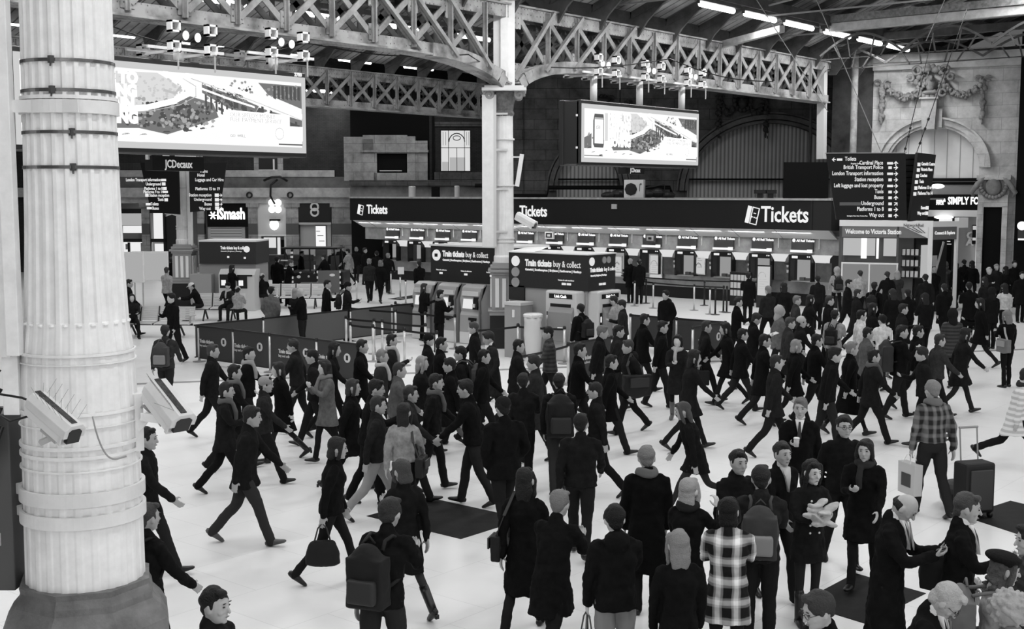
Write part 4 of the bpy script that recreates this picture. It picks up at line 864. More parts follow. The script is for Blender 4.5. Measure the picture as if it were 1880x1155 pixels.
for px,w,l,D in ((233,1.1,'white display board on legs at the far left, left of its pair',46),(272,1.35,'folding white display board standing left of the far left column',46.5)):
    p=hp(px,D); r=thing('display_board',l,'display board',(p.x,p.y,0),BW+.1); m=MB(); m.box(-w/2,w/2,0,.05,1.05,2.2); m.build('frame',WHITE,r); m=MB(); m.box(-w/2+.05,w/2-.05,-.02,0,1.1,2.13); m.build('sheet',E(.45,.9),r); m=MB()
    for x in (-w/2+.05,w/2-.1): m.box(x,x+.05,.0,.05,0,1.05)
    m.build('legs' if 0 else 'leg',ALU,r)
# ---------------------------------------------------------------- billboards under the front girder
def billboard(x0,x1,label,nr):
    r=thing('billboard',label,'billboard',(PM.x+x0,PM.y,0)); L=x1-x0; z0,z1=5.24,7.20; y=-.45
    m=MB(); m.box(0,L,y,y+.16,z0,z1); m.box(-.0,L,y+.05,y+.75,z0+.03,z1-.03); m.box(-.03,L+.03,y+.62,y+.80,z0,z1); m.build('case',M(.018,.35,.5),r,bevel=.03)
    m=MB(); b=.13
    m.box(.05,L-.05,y-.03,y,z1-.12-b,z1-.12); m.box(.05,L-.05,y-.03,y,z0+.10,z0+.10+b); m.box(.05,.05+b*.8,y-.03,y,z0+.1,z1-.12); m.box(L-.05-b*.8,L-.05,y-.03,y,z0+.1,z1-.12); m.build('inner_frame',E(.62,1),r)
    X0,X1,Z0,Z1=.05+b*.8,L-.05-b*.8,z0+.1+b,z1-.12-b; Wd_,Hd=X1-X0,Z1-Z0; q=lambda u,v:(X0+u*Wd_,Z0+v*Hd)
    m=MB(); m.box(X0,X1,y-.01,y+.0,Z0,Z1); m.build('lit_screen',E(1,1.0),r)
    m=MB(); m.prism([(X0+.17*Wd_,Z0+.36*Hd),(X0+.46*Wd_,Z0+.40*Hd),(X0+.52*Wd_,Z0+.8*Hd),(X0+.44*Wd_,Z0+.97*Hd),(X0+.17*Wd_,Z0+.93*Hd)],y-.0105,y-.010); m.build('pale_sky',E(.74,1),r)
    def poly(m,pts,d=.012): m.prism([q(*p) for p in pts],y-d-.004,y-.01)
    rnd=random.Random(5)
    def blobs(m,reg,n,s0,s1,d):
        for i in range(n):
            u=rnd.uniform(reg[0],reg[1]); v=rnd.uniform(reg[2],reg[3]); c=q(u,v); s=rnd.uniform(s0,s1)
            m.prism([(c[0]+s*math.cos(a*PI/4)*rnd.uniform(.7,1.2),c[1]+s*.8*math.sin(a*PI/4)*rnd.uniform(.7,1.2)) for a in range(8)],y-d-.002,y-d)
    m=MB(); poly(m,[(.30,.22),(.36,.20),(.47,.12),(.60,.30),(.66,.40),(.64,.60),(.55,.68),(.45,.55),(.33,.40)],.012); poly(m,[(.60,.86),(.73,.72),(.82,.60),(.80,.46),(.70,.54),(.60,.74)],.012); poly(m,[(.82,.58),(1,.42),(1,.22),(.92,.22),(.92,.38),(.82,.42)],.012);poly(m,[(.82,.95),(1,.95),(1,.60),(.86,.78)],.012); poly(m,[(.0,.40),(.06,.5),(.06,.2),(0,.18)],.012); poly(m,[(.20,.36),(.42,.40),(.42,.20),(.24,.17)],.011); m.build('printed_trees',E(.20,1),r)
    m=MB(); blobs(m,(.32,.62,.2,.55),120,.02,.07,.018); blobs(m,(.62,.8,.55,.85),50,.015,.05,.018); m.build('tree_shadow',E(.09,1),r)
    m=MB(); blobs(m,(.34,.64,.2,.6),80,.015,.06,.021); m.build('tree_highlight',E(.42,1),r)
    m=MB(); blobs(m,(.42,.54,.6,.9),60,.015,.05,.018); blobs(m,(.2,.45,.40,.9),60,.012,.035,.018); m.build('pale_trees',E(.62,1.0),r)
    m=MB(); poly(m,[(.80,.46),(.80,.22),(.82,.22),(.84,.55),(.82,.58)],.02); poly(m,[(.88,.46),(.99,.34),(.99,.22),(.93,.22)],.02)
    for k in range(6): u=.62+k*.033; v=.84-k*.06; poly(m,[(u,v),(u+.018,v-.03),(u+.018,v-.12),(u,v-.09)],.02)
    for k in range(5): u=.66+k*.03; v=.55-k*.05; poly(m,[(u,v),(u+.022,v-.03),(u+.022,v-.07),(u,v-.04)],.02)
    for k in range(7): u=.88+k*.017; poly(m,[(u,.93),(u+.01,.93),(u+.01,.72),(u,.74)],.02)
    for u,v in ((.06,.11),(.16,.14),(.24,.12),(.37,.09),(.31,.09),(.45,.14),(.53,.17),(.12,.05),(.03,.20)): poly(m,[(u,v),(u+.03,v+.012),(u+.025,v+.03),(u+.008,v+.025)],.02)
    poly(m,[(.0,.04),(.15,.04),(.15,.055),(0,.055)],.02); poly(m,[(.9,.03),(1,.03),(1,.05),(.9,.05)],.02)
    for k in range(9): u=.61+k*.02; v=.52-k*.033; poly(m,[(u,v+.20),(u+.006,v+.19),(u+.006,v+.02),(u,v+.03)],.02)
    for k in range(5): u=.83+k*.035; poly(m,[(u,.60-k*.05),(u+.008,.59-k*.05),(u+.008,.46-k*.04),(u,.47-k*.04)],.022)
    m.build('printed_shadows',E(.10,1),r)
    m=MB(); blobs(m,(.84,.99,.72,.93),40,.015,.05,.019); blobs(m,(.60,.80,.62,.95),50,.012,.04,.0185); blobs(m,(.02,.16,.14,.5),24,.015,.05,.019); m.build('tree_highlight',E(.34,1),r)
    # pale roads sweeping across
    m=MB()
    def road(pts,w,d):
        P=[Vector((q(*p)[0],0,q(*p)[1])) for p in pts]
        for i in range(len(P)-1):
            a,b_=P[i],P[i+1]; t=(b_-a).normalized(); s=Vector((-t.z,0,t.x))*w/2; m.add([(a.x-s.x-t.x*.02,y-d,a.z-s.z),(a.x+s.x,y-d,a.z+s.z),(b_.x+s.x,y-d,b_.z+s.z),(b_.x-s.x+t.x*.02,y-d,b_.z-s.z)],[(0,1,2,3)])
    road([(.30,.42),(.40,.48),(.50,.60),(.55,.72),(.54,.82),(.50,.92),(.46,.98)],.12,.026)
    road([(.54,.99),(.68,.86),(.82,.70),(1.0,.48)],.10,.028); road([(.56,.84),(.68,.70),(.80,.58)],.045,.027); road([(.84,.66),(.86,.52),(.80,.42),(.76,.36)],.07,.027)
    road([(.0,.16),(.1,.14),(.42,.09)],.10,.024); road([(.36,.02),(.5,.10),(.66,.24)],.09,.024); m.build('printed_roads',E(1,1.3),r)
    m=MB(); road([(.30,.385),(.42,.44),(.52,.55),(.575,.68),(.575,.82),(.53,.92)],.014,.03); road([(.56,.93),(.7,.775),(.84,.62),(1,.42)],.012,.031); road([(.46,.74),(.5,.7),(.52,.8)],.05,.03); m.build('road_edge',E(.55,1),r)
    m=MB()
    for k,(t,u) in enumerate((('HERE TO',.19),('KEEPING',.19),('BRITAIN',.19),('MOVING',.19))): c=q(u,.80-k*.18); m.text(t,.33,c[0],y-.034,c[1],bold=.022,sx=.93)
    poly(m,[(.68,.52),(.945,.49),(.945,.32),(1,.32),(1,.10),(.68,.06)],.032); m.build('headline',E(1,1.6),r)
    m=MB(); 
    for k,t in enumerate(('OUR SPEEDY MOBILE','FUEL PAYMENT SERVICE')): c=q(.70,.42-k*.07); m.text(t,.135,c[0],y-.045,c[1])
    c=q(.70,.12); m.text('GO  WELL',.09,c[0],y-.045,c[1],bold=.004); c=q(.90,.20); m.tube([(c[0]+.12*math.cos(a*PI/8),y-.045,c[1]+.13*math.sin(a*PI/8)) for a in range(17)],.01,4,cap=False); m.build('caption',E(.62,1),r)
    m=MB(); poly(m,[(.075,.76),(.085,.90),(.15,.90),(.155,.80),(.155,.28),(.15,.22),(.085,.22),(.075,.28)],.034); m.build('phone_edge',E(.12,1),r)
    m=MB(); poly(m,[(.080,.80),(.150,.80),(.150,.30),(.080,.30)],.038); m.build('phone_screen',E(1,1.1),r)
    m=MB(); poly(m,[(.080,.83),(.150,.83),(.150,.79),(.080,.79)],.042); 
    c=q(.09,.60); m.text('£50',.14,c[0],y-.045,c[1],ext=.002); m.build('phone_detail',E(.5,1),r)
    if nr:
        m=MB(); m.text('2780',.11,L-.35,y-.01,z1-.10,bold=.006); m.build('number',E(.9,1),r)
    else:
        m=MB(); 
        for z in (z0+.5,z1-.5): m.box(-.02,0,y+.1,y+.16,z,z+.06); m.box(-.02,0,y+.72,y+.75,z0+.1,z1-.1)
        m.build('side_light',E(.8,1),r)
    return r
xR=hit(565,PM+Vector((0,-.45,0)),A); billboard(xR-7.2,xR,'large lit billboard behind the foreground column, road picture and white caption box',True)
x0=hit(1065,PM+Vector((0,-.45,0)),A); x1=hit(1281,PM+Vector((0,-.45,0)),A); billboard(x0,x1,'smaller looking lit billboard right of the middle column with a phone picture',False)
def jc(px,py,D,s,l):
    P=atd(px,py,D); r=thing('name_plate',l,'sign',P,0); m=MB(); m.box(-.75*s,.75*s,0,.3,-.16*s,.2*s); m.build('plate',BLACK,r); m=MB(); m.text('JCDecaux',.27*s,0,-.01,-.08*s,'CENTER',bold=.004,sx=.72); m.build('lettering',E(.55,1),r)
    m=MB(); m.box(-.8*s,-.7*s,.1,.2,.1,.5); m.box(.7*s,.8*s,.1,.2,.1,.5); m.build('hanger',WHITE,r)
jc(328,302,28.2,.92,'small black name plate hanging below the left billboard'); jc(1166,313,42,.75,'small black name plate below the right billboard')
lo=iter(['left bracket','right bracket','left bracket','middle bracket','right bracket'])
for px,py,l in ((324,108,'white cross shaped hanger with block clamps, left one above the left billboard'),(496,118,'white cross shaped hanger with block clamps, right one above the left billboard'),(1079,150,'white hanger with block clamps at the left end of the right billboard'),(1163,160,'white hanger with block clamps over the middle of the right billboard'),(1240,170,'white hanger with block clamps at the right end of the right billboard')):
    P=PM+A*hit(px,PM,A); D=P.dot(FW); z=zat(px,py-12,P); k=1.0 if px<600 else 1.0
    r=thing('billboard_hanger',l,'bracket',(P.x,P.y-.1,0))
    m=MB(); m.smooth=True; m.tube([(0,-.1,7.1),(0,-.1,z)],.11,12); m.build('pole',WHITE,r)
    m=MB(); m.box(-.95,.95,-.42,-.36,z-.02,z+.04); m.box(-.95,.95,.36,.42,z-.02,z+.04); m.box(-.49,-.43,-.8,.7,z-.08,z-.02); m.box(.43,.49,-.8,.7,z-.08,z-.02); m.build('cross_rail',WHITE,r)
    for x in (-.46,.46):
        for zz in (-.09,.32):
            for yy in (-.62,.5):
                if zz>0 and yy>0: continue
                m=MB(); m.box(x-.12,x-.08,yy-.08,yy+.08,z+zz,z+zz+.24); m.box(x+.08,x+.12,yy-.08,yy+.08,z+zz,z+zz+.24); m.box(x-.12,x+.12,yy-.08,yy+.08,z+zz,z+zz+.04); m.box(x-.12,x+.12,yy-.08,yy+.08,z+zz+.20,z+zz+.24); m.build('clamp_block',WHITE,r)
    m=MB()
    for x in (-.46,.46): m.tube([(x,-.75,z-.45),(x,-.75,z+.0)],.02,6)
    m.build('rod',M(.4),r)
    m=MB(); m.ell((-.08,-.5,z+.3),.07,.07,.1,8,6); m.ell((.22,-.5,z+.28),.07,.07,.1,8,6); m.build('lamp',E(1,1.2),r)
# ---------------------------------------------------------------- direction signs
def sign(name,P,rz,outline,label,lines,mat=M(.006,.35),arrows=(),thick=.09):
    r=thing(name,label,'direction sign',P,rz); m=MB(); m.prism(outline,0,thick); m.build('panel',mat,r)
    m=MB()
    for (t,s,x,z,al) in lines: m.text(t,s*.97,x,-.012,z,al,bold=s*.015,sx=.72)
    for (x,z,k,s) in arrows:
        if k=='b': m.box(x-s*.5,x+s*.5,-.015,0,z-s*.42,z+s*.42); continue
        if k=='w': m.box(x-s,x+s,-.015,0,z-s*.42,z+s*.42); continue
        a={'r':0,'u':PI/2,'l':PI,'d':PI/4}[k]; R2=lambda u,v:(x+u*math.cos(a)-v*math.sin(a),z+u*math.sin(a)+v*math.cos(a)); q=s*.5; t=s*.11
        for poly in ([R2(-q,-t),R2(q*.6,-t),R2(q*.6,t),R2(-q,t)],[R2(q,0),R2(0,q),R2(-q*.35,q),R2(q*.3,0),R2(-q*.35,-q),R2(0,-q)]): m.prism(poly,-.015,0)
    m.build('lettering',E(.88,.95),r); return r
DS=35.5; u=DS/F
P=atd(1590,343,DS); X=lambda px:(px-1590)*u*1.03; Z=lambda y:(343-y)*u
rows=(('Toilets',293.5,'l'),('Cardinal Place',300.5,'u'),('British Transport Police',308.5,'r'),('London Transport information',319.5,'r'),('Station reception',330.5,'r'),('Left luggage and lost property',341.5,'r'),('Taxis',352.5,'r'),('Buses',363,'u'),('Underground',374,'d'),('Platforms 1 to 8',384.5,'r'),('Way out',395.5,'u'))
L=[];Ar=[]
for i,(t,y,a) in enumerate(rows):
    if i==0: L.append((t,.165,X(1552),Z(y+2),'LEFT')); Ar+=[(X(1533),Z(y),'l',.11),(X(1543),Z(y),'w',.075)]; continue
    k=(i-1)*.45; L.append((t,.165,X(1618+k),Z(y+2.2),'RIGHT')); Ar+=[(X(1640+k*.7),Z(y),a,.12),(X(1630+k*.7),Z(y),'w' if i in (1,3,5) else 'b',.095 if i not in (1,3,5) else .08)]
L.append(('Shopping Centre',.06,X(1580),Z(302),'RIGHT')); L.append(('Buckingham Palace Road, Terminus Place',.05,X(1594),Z(397),'RIGHT'))
s=sign('direction_sign',P,BW-.12,[(X(1520),Z(283)),(X(1656),Z(282)),(X(1662),Z(404)),(X(1540),Z(403))],'large black hanging direction sign listing Toilets down to Way out',L,arrows=Ar)
m=MB(); m.box(X(1545),X(1582),-.012,0,Z(377),Z(371)); m.build('grey_notice',M(.12),s)
m=MB(); m.box(X(1518),X(1658),-.03,.1,Z(282.5),Z(281)); m.build('top_rail',M(.3),s)
P2=atd(1694,343,DS+.2); X=lambda px:(px-1694)*u*1.15
L=[(t,.14,X(x),Z(y),'LEFT') for t,x,y in (('Gatwick Centre',1688,304),('Victoria Place',1687,314),('Coaches',1685,325),('Taxis',1684,336),('Platforms 15 to 19',1682,347),('Platforms 9 to 14',1681,357.5))]+[('Buses',.14,X(1703),Z(384),'RIGHT'),('Way out',.14,X(1701),Z(394),'RIGHT')]
Ar=[(X(x),Z(y-1.5),'b',.12) for x,y in ((1682,304),(1681,314),(1679,325),(1677,336),(1676,347),(1674,357.5),(1707,383),(1706,393))]
sign('direction_sign',P2,BW+.62,[(X(1679),Z(281)),(X(1726),Z(284)),(X(1709),Z(403)),(X(1664),Z(406))],'narrow angled direction sign panel right of the large one, nearer the stone arch',L,mat=M(.02,.35),arrows=Ar)
m=MB(); P=atd(1668,343,DS+.5)
for k in range(11): m.box(-.35,.3,0,.05,(283+k*11-343)*-u-.14,(283+k*11-343)*-u)
m.box(-.4,.35,.06,.12,(404-343)*-u,(343-284)*u); solo(m,'louvre_screen',M(.012,.5),'dark slatted screen between the two right hand direction sign panels','screen',P,BW)
for a,b,l in (((1658,290),(1704,100),'sign wire over the left of the stone arch'),((1682,283),(1760,60),'sign wire crossing the middle of the stone arch')):
    pa=atd(*a,DS); pb=atd(*b,DS); q=pa+(pb-pa); m=MB(); m.smooth=True; m.tube([Vector((0,0,0)),(pb-pa)*1.2],.012,5); 
    for t in (.08,.2,.28): m.tube([(pb-pa)*t,(pb-pa)*(t+.02)],.035,6)
    solo(m,'suspension_wire',BLACK,'thin black '+l,'wire',pa)
for a,b,l in (((1520,205),(1415,40),'long thin rod slanting down from the lamps to the girder end'),((1620,285),(1528,68),'long pale wire running from the lamp row to the large direction sign'),((1700,75),(1725,20),'short wire at the top right of the roof')):
    pa=atd(*a,40); pb=atd(*b,40); m=MB(); m.tube([Vector((0,0,0)),(pb-pa)*1.7],.014,5); solo(m,'suspension_wire',M(.3),l,'wire',pa)
# left cluster around the far left column
DL2=47.5; u=DL2/F; P=atd(300,343,DL2-1.2); X=lambda px:(px-300)*u; Z=lambda y:(343-y)*u
L=[(t,.17,X(x),Z(y+2),'RIGHT') for t,x,y in (('London Transport information',296,331),('Underground',296,338.5),('Platforms 1 to 8',299,346.5),('Platforms 9 to 14',300,352.5),('Taxis',300,366))]+[(t,.17,X(x),Z(y+2),'LEFT') for t,x,y in (('Station reception',272,358.5),('Toilets',274,374),('Buses',277,381.5))]
Ar=[(X(301),Z(331),'w',.1),(X(301),Z(338),'b',.14),(X(303),Z(346),'b',.14),(X(304),Z(352),'w',.1),(X(305),Z(366),'b',.14),(X(267),Z(358),'b',.14),(X(269),Z(374),'w',.1),(X(271),Z(381),'w',.1)]
sign('direction_sign',P,BW-.25,[(X(255),Z(300)),(X(330),Z(303)),(X(330),Z(392)),(X(274),Z(388))],'black direction sign panel left of the far left column under the billboard',L,arrows=Ar)
P=atd(385,343,DL2-1.2); X=lambda px:(px-385)*u
L=[(t,.17,X(x),Z(y+2),'RIGHT') for t,x,y in (('Station reception',388,358),('Underground',388,366),('Buses',388,374),('Way out',386,382))]+[(t,.17,X(x),Z(y+2),'LEFT') for t,x,y in (('Trains',368,316),('Hotel',364,323),('Luggage and Car Hire',360,331),('Platforms 15 to 19',360,347))]
Ar=[(X(397),Z(y),'b',.15) for y in (358,366,374,381)]+[(X(404),Z(y),'r',.11) for y in (358,366,374,381)]
sign('direction_sign',P,BW+.2,[(X(350),Z(302)),(X(416),Z(300)),(X(402),Z(383)),(X(350),Z(388))],'black direction sign panel right of the far left column under the billboard',L,arrows=Ar)
# ---------------------------------------------------------------- roof
EAVE=10.05; RIDGE=13.4; ROOFL=M(.20,.6,noise=.5,nscale=.5)
def _roof(nt,b):
    w=nt.nodes.new('ShaderNodeTexWave'); w.bands_direction='X'; w.inputs['Scale'].default_value=.8
    tc=nt.nodes.new('ShaderNodeTexCoord'); nt.links.new(tc.outputs['Object'],w.inputs['Vector'])
    n=nt.nodes.new('ShaderNodeTexNoise'); n.inputs['Scale'].default_value=.6; n.inputs['Detail'].default_value=7; nt.links.new(tc.outputs['Object'],n.inputs['Vector'])
    nt.links.new(_mix(nt,ramp(nt,[(.02,.25),(.12,1)],w.outputs['Fac']),ramp(nt,[(.35,.08),(.65,.5)],n.outputs['Fac'])),b.inputs['Base Color'])
ROOFM=custom('roof',_roof,.3,.6)
m=MB(); a0,a1=-14,56
lines=[(-12,EAVE),(-2.7,RIDGE),(6.0,EAVE+.1),(14.4,RIDGE),(GB,EAVE+.1),(31.5,RIDGE),(40.3,EAVE+.1),(49,RIDGE),(60,EAVE)]
for (b0,z0),(b1,z1) in zip(lines,lines[1:]): m.add([(a0,b0,z0),(a1,b0,z0),(a1,b1,z1),(a0,b1,z1),(a0,b0,z0+.15),(a1,b0,z0+.15),(a1,b1,z1+.15),(a0,b1,z1+.15)],[(0,1,2,3),(7,6,5,4),(0,4,5,1),(2,6,7,3)])
m.box(56,70,-14,62,10.6,10.8); ce=struct(m,'ceiling',ROOFM)
for si,((b0,z0),(b1,z1)) in enumerate(zip(lines[2:6],lines[3:7])):
    for k in range(26):
        a=4+k*2.07
        m=MB(); m.bar((a,b0,z0-.12),(a,b1,z1-.12),.12,.22); 
        # gusset curve at the valley
        bb,zz,sg=(b0,z0,1) if z0<z1 else (b1,z1,-1)
        m.prism([(bb,zz-.1),(bb+sg*1.9,zz+.5),(bb+sg*1.2,zz+.16),(bb+sg*.6,zz-.35),(bb+sg*.15,zz-.95),(bb,zz-.95)] if sg>0 else [(bb,zz-.95),(bb-.15,zz-.95),(bb-.6,zz-.35),(bb-1.2,zz+.16),(bb-1.9,zz+.5),(bb,zz-.1)],a-.04,a+.04,'x'); m.build('rafter',STEELD if 1 else 0,ce)
    for k in range(1,4):
        b=b0+(b1-b0)*k/4; z=z0+(z1-z0)*k/4; m=MB(); m.bar((a0,b,z-.32),(a1,b,z-.32),.12,.18); m.build('purlin',STEELD,ce)
for k in range(9):
    a=6+k*5.2; m=MB(); m.bar((a,6.1,EAVE+.2),(a,GB,EAVE+.2),.05,.05); m.bar((a,6.1,EAVE+.2),(a,14.4,EAVE+1.3),.05,.05); m.bar((a,GB,EAVE+.2),(a,14.4,EAVE+1.3),.05,.05); m.bar((a,14.4,EAVE+1.3),(a,14.4,RIDGE),.08,.08); m.build('tie_rod',M(.3),ce)
# light fitting rows: tubes under a longitudinal beam, some rows added only to brighten
TUBE=E(1,6); DIR=[]
def lamp_row(b,z,a_list,glow,label,rod=0):
    for i,a in enumerate(a_list):
        r=thing('fluorescent_lamp',label(i),'lamp',(a,b,z),0,group='fluorescent lamps in rows under the roof' if label(i).startswith('long white') else None)
        m=MB(); m.smooth=True; m.tube([(.1,0,0),(2.1,0,0)],.085,10); m.build('tube',TUBE,r); m=MB(); m.box(-.08,2.43,-.1,.1,.09,.2); m.box(-.05,0,-.05,.05,0,.1); m.build('fitting',STEELD,r)
        if rod:
            for x_ in (.2,2.1): m=MB(); m.tube([(x_,0,.2),(x_,0,rod)],.012,5); m.build('hanging_rod',STEELD,r)
        li=bpy.data.lights.new('lamp_light','AREA'); li.shape='RECTANGLE'; li.size=2.3; li.size_y=.16; li.energy=glow; lo=bpy.data.objects.new('lamp_light',li); COL.objects.link(lo); lo.parent=r; lo.location=(1.17,0,-.11)
TZ=10.2; q0=atz(1294,4,TZ); q1=atz(1656,93,TZ); TB=(q0.y+q1.y)/2; n=6; Lr=q1.x-q0.x
starts=[(1295,5),(1373,24),(1443,41),(1508,58),(1565,72),(1618,84)]
aa=[atz(px,py,TZ).x for px,py in starts]
od=['nearest','second','third','fourth','fifth','farthest']
lamp_row(TB,TZ,aa,LAMPW,lambda i:'%s glowing tube of the bright lamp row running to the stone wall'%od[i])
m=MB(); m.bar((aa[0]-6,TB,TZ+.38),(aa[-1]+3.2,TB,TZ+.38),.35,.35); solo(m,'lamp_beam',STEELD,'dark long beam carrying the bright lamp row toward the stone wall','beam')
other=lambda i:'long white fluorescent tube hung under the roof'
lamp_row(TB,TZ,[aa[0]-4.1*k for k in range(1,10)],LAMPW,other)
lamp_row(28.5,10.9,[4+4.3*k for k in range(10)],LAMPW*.8,other)
lamp_row(35.0,10.9,[8+4.3*k for k in range(8)],LAMPW*.8,other)
lamp_row(43.5,10.6,[22+4.3*k for k in range(6)],LAMPW*.8,other)  # row added to brighten the left shops
lamp_row(50.5,9.8,[26+4.3*k for k in range(5)],LAMPW*.75,other)  # also added, lifts the left shop wall
lamp_row(13.0,11.2,[-2+4.6*k for k in range(10)],LAMPW,other)
lamp_row(3.0,10.6,[-2+4.6*k for k in range(9)],LAMPW,other)
lamp_row(-9.0,8.6,[-12+4.6*k for k in range(6)],LAMPW*1.3,other,2.6)  # unseen row, added for frontal light on the near column and people
lamp_row(-3.5,8.6,[-14+3.4*k for k in range(4)],LAMPW*1.2,other,4.6)  # second unseen row behind the camera, added to brighten the near column
lamp_row(-6.0,10.9,[2+4.6*k for k in range(9)],LAMPW,other)
# white duct along the girder end
m=MB(); D=50.2; pts=[(atd(1325,85,46)),(atd(1425,104,48.4)),(atd(1510,119,50.3)),(atd(1508,292,50.3))]; o=pts[0].copy(); 
m.bar(pts[0]-o,pts[2]-o,.3,.24); m.bar(pts[2]-o+Vector((0,0,.12)),pts[3]-o,.3,.3,up=(1,0,0)); m.bar(pts[1]-o-A*.7,pts[1]-o+A*.9,.42,.4); solo(m,'white_duct',M(.55,.5),'pale square duct along the girder turning down at its right end','duct',o)
m=MB(); o=atd(1318,84,44); m.bar(Vector((0,0,0)),atd(1436,53,40.5)-o,.2,.22); solo(m,'inclined_beam',M(.4,.5,noise=.3),'pale inclined beam rising right from the girder toward the lamp row','beam',o)
# cross arch trusses along the other direction at the right
def cross_truss(a,b0,b1,zt,label,pale,arch=True):
    r=thing('roof_truss',label,'roof truss',(a,0,0))
    m=MB(); m.box(-.12,.12,b0,b1,zt,zt+.28); m.build('top_beam',M(.55,.5,noise=.25) if pale else STEELD,r)
    if pale:
        m=MB(); m.box(-.2,.2,b0,b1,zt+.3,zt+.38); m.box(-.22,-.18,b0,b1,zt+.3,zt+.55); m.build('cable_tray',M(.25,.6,noise=.5,nscale=8),r)
    if arch:
        L=b1-b0; nb=3
        for k in range(nb):
            c=b0+L*(k+.5)/nb; w=L/nb/2; pts=[(0,c-w+2*w*i/12,zt-.85+.7*math.sin(PI*i/12)) for i in range(13)]; m=MB()
            for i in range(12): m.bar(pts[i],pts[i+1],.05,.08)
            m.build('arch_rib',STEELD,r)
            for i in (2,4,8,10):
                m=MB(); m.bar(pts[i],(0,c+(i-6)*w*.12,zt-1.0),.04,.05); m.build('brace',STEELD,r)
        m=MB(); m.box(-.02,.02,b0,b1,zt-1.0,zt-.96); m.build('tie',STEELD,r)
    return r
def bat(px,a):   # y coordinate where plane x=a sits under pixel px
    r_=ray(px,352); return a/r_.x*r_.y
a=42.0; zt=zat(1700,28,Vector((a,bat(1700,a),0)))-.25
cross_truss(a,bat(1990,a),bat(1500,a),zt,'pale riveted roof beam with a cable tray and arched ribs, upper right',True)
cross_truss(46.5,bat(1990,46.5),bat(1460,46.5),zt+.1,'dark roof truss with arched ribs behind the pale beam, upper right',False)
# girder at the wall end behind, running across
m=MB()
for (p,q_,s) in (((205,48),(420,88),.02),((420,88),(560,78),.02),((560,78),(860,100),.018),((860,100),(940,118),.016),((940,118),(1230,108),.016),((1230,108),(1420,150),.016)):
    pa=atd(*p,33 if p[0]<900 else 36); pb=atd(*q_,33 if q_[0]<900 else 36); pts=[pa.lerp(pb,i/8)-Vector((0,0,.18*math.sin(PI*i/8))) for i in range(9)]; m.smooth=True; m.tube(pts,s,5)
solo(m,'sagging_cable',BLACK,'black cable sagging along the front girder past the middle column','cable')
# ---------------------------------------------------------------- queue barriers
POSTM=M(.62,.3,.5,metal=.5); BELT=M(.012,.5)
def post(p,label,dark=False,h=.97):
    r=thing('barrier_post',label,'barrier post',(p.x,p.y,0))
    m=MB(); m.smooth=True; m.tube([(0,0,.02),(0,0,h)],.034,10); m.build('pole',BLACK if dark else POSTM,r)
    m=MB(); m.lathe([(.17,0),(.17,.012),(.05,.03),(.035,.05)],n=20); m.build('foot',M(.05,.4) if dark else M(.25,.4),r)
    m=MB(); m.lathe([(.042,h-.07),(.046,h-.02),(.03,h+.02)],n=12); m.build('cap',BLACK,r); return r
def belt(P,Q,label,z=.90,h=.055):
    m=MB(); o=P.copy(); n=6; sg=.02*(Q-P).length/2
    pts=[(Q-P)*(i/n)-Vector((0,0,sg*math.sin(PI*i/n))) for i in range(n+1)]
    for i in range(n): m.bar(pts[i]+Vector((0,0,z)),pts[i+1]+Vector((0,0,z)),.006,h)
    return solo(m,'barrier_belt',BELT,label,'barrier belt',(o.x,o.y,0),group=None)
def banner(P,Q,label,txt=True,tone=.035):
    d=(Q-P); L=d.length; r=thing('barrier_banner',label,'barrier banner',(P.x,P.y,0),yaw_of(d))
    m=MB(); m.box(.04,L-.04,-.012,.012,.12,.93); m.build('panel',M(tone,.5),r); m=MB(); m.box(0,L,-.02,.02,.93,.97); m.box(0,L,-.015,.015,.09,.12); m.build('rail',BLACK,r)
    if txt:
        m=MB(); x=L-.38; m.prism([(x+.11*math.cos(a*PI/9),.60+.11*math.sin(a*PI/9)) for a in range(18)],-.02,-.014); m.text('Train tickets',.13,L-1.4,-.018,.52,bold=.004,sx=.9); m.text('buy and collect',.09,L-1.4,-.018,.42,sx=.9); m.build('print',M(.6),r)
        m=MB(); m.box(x-.035,x+.035,-.026,-.02,.55,.66); m.build('train_symbol',BLACK,r)
    return r
C0=atz(358,663); C1=C0+(-B)*(-hit(650,C0,B)); 
px_run=[358,422,490,577,655]; run=[C0+(-B)*(-hit(px,C0,B)) for px in px_run]
nm=['at the left corner','second','third','fourth','fifth']
for i,(p,px) in enumerate(zip(run,px_run)):
    post(p,'steel barrier post of the front banner fence, %s'%('at its left corner' if i==0 else nm[i]+' from the left corner'))
    if i<4: banner(p,run[i+1],'dark barrier banner with round logo, %s from the left corner'%('first','second','third','fourth')[i])
pxA=[478,640,717,765]; runA=[C0]+[C0+A*hit(px,C0,A) for px in pxA]
for i,p in enumerate(runA[1:]): post(p,'steel barrier post of the rear banner fence, %s from the left corner'%('first','second','third','fourth')[i])
for i in range(4): banner(runA[i],runA[i+1],'plain dark barrier banner of the rear fence, %s from the left corner'%('first','second','third','fourth')[i],False,.05 if i==0 else .10)
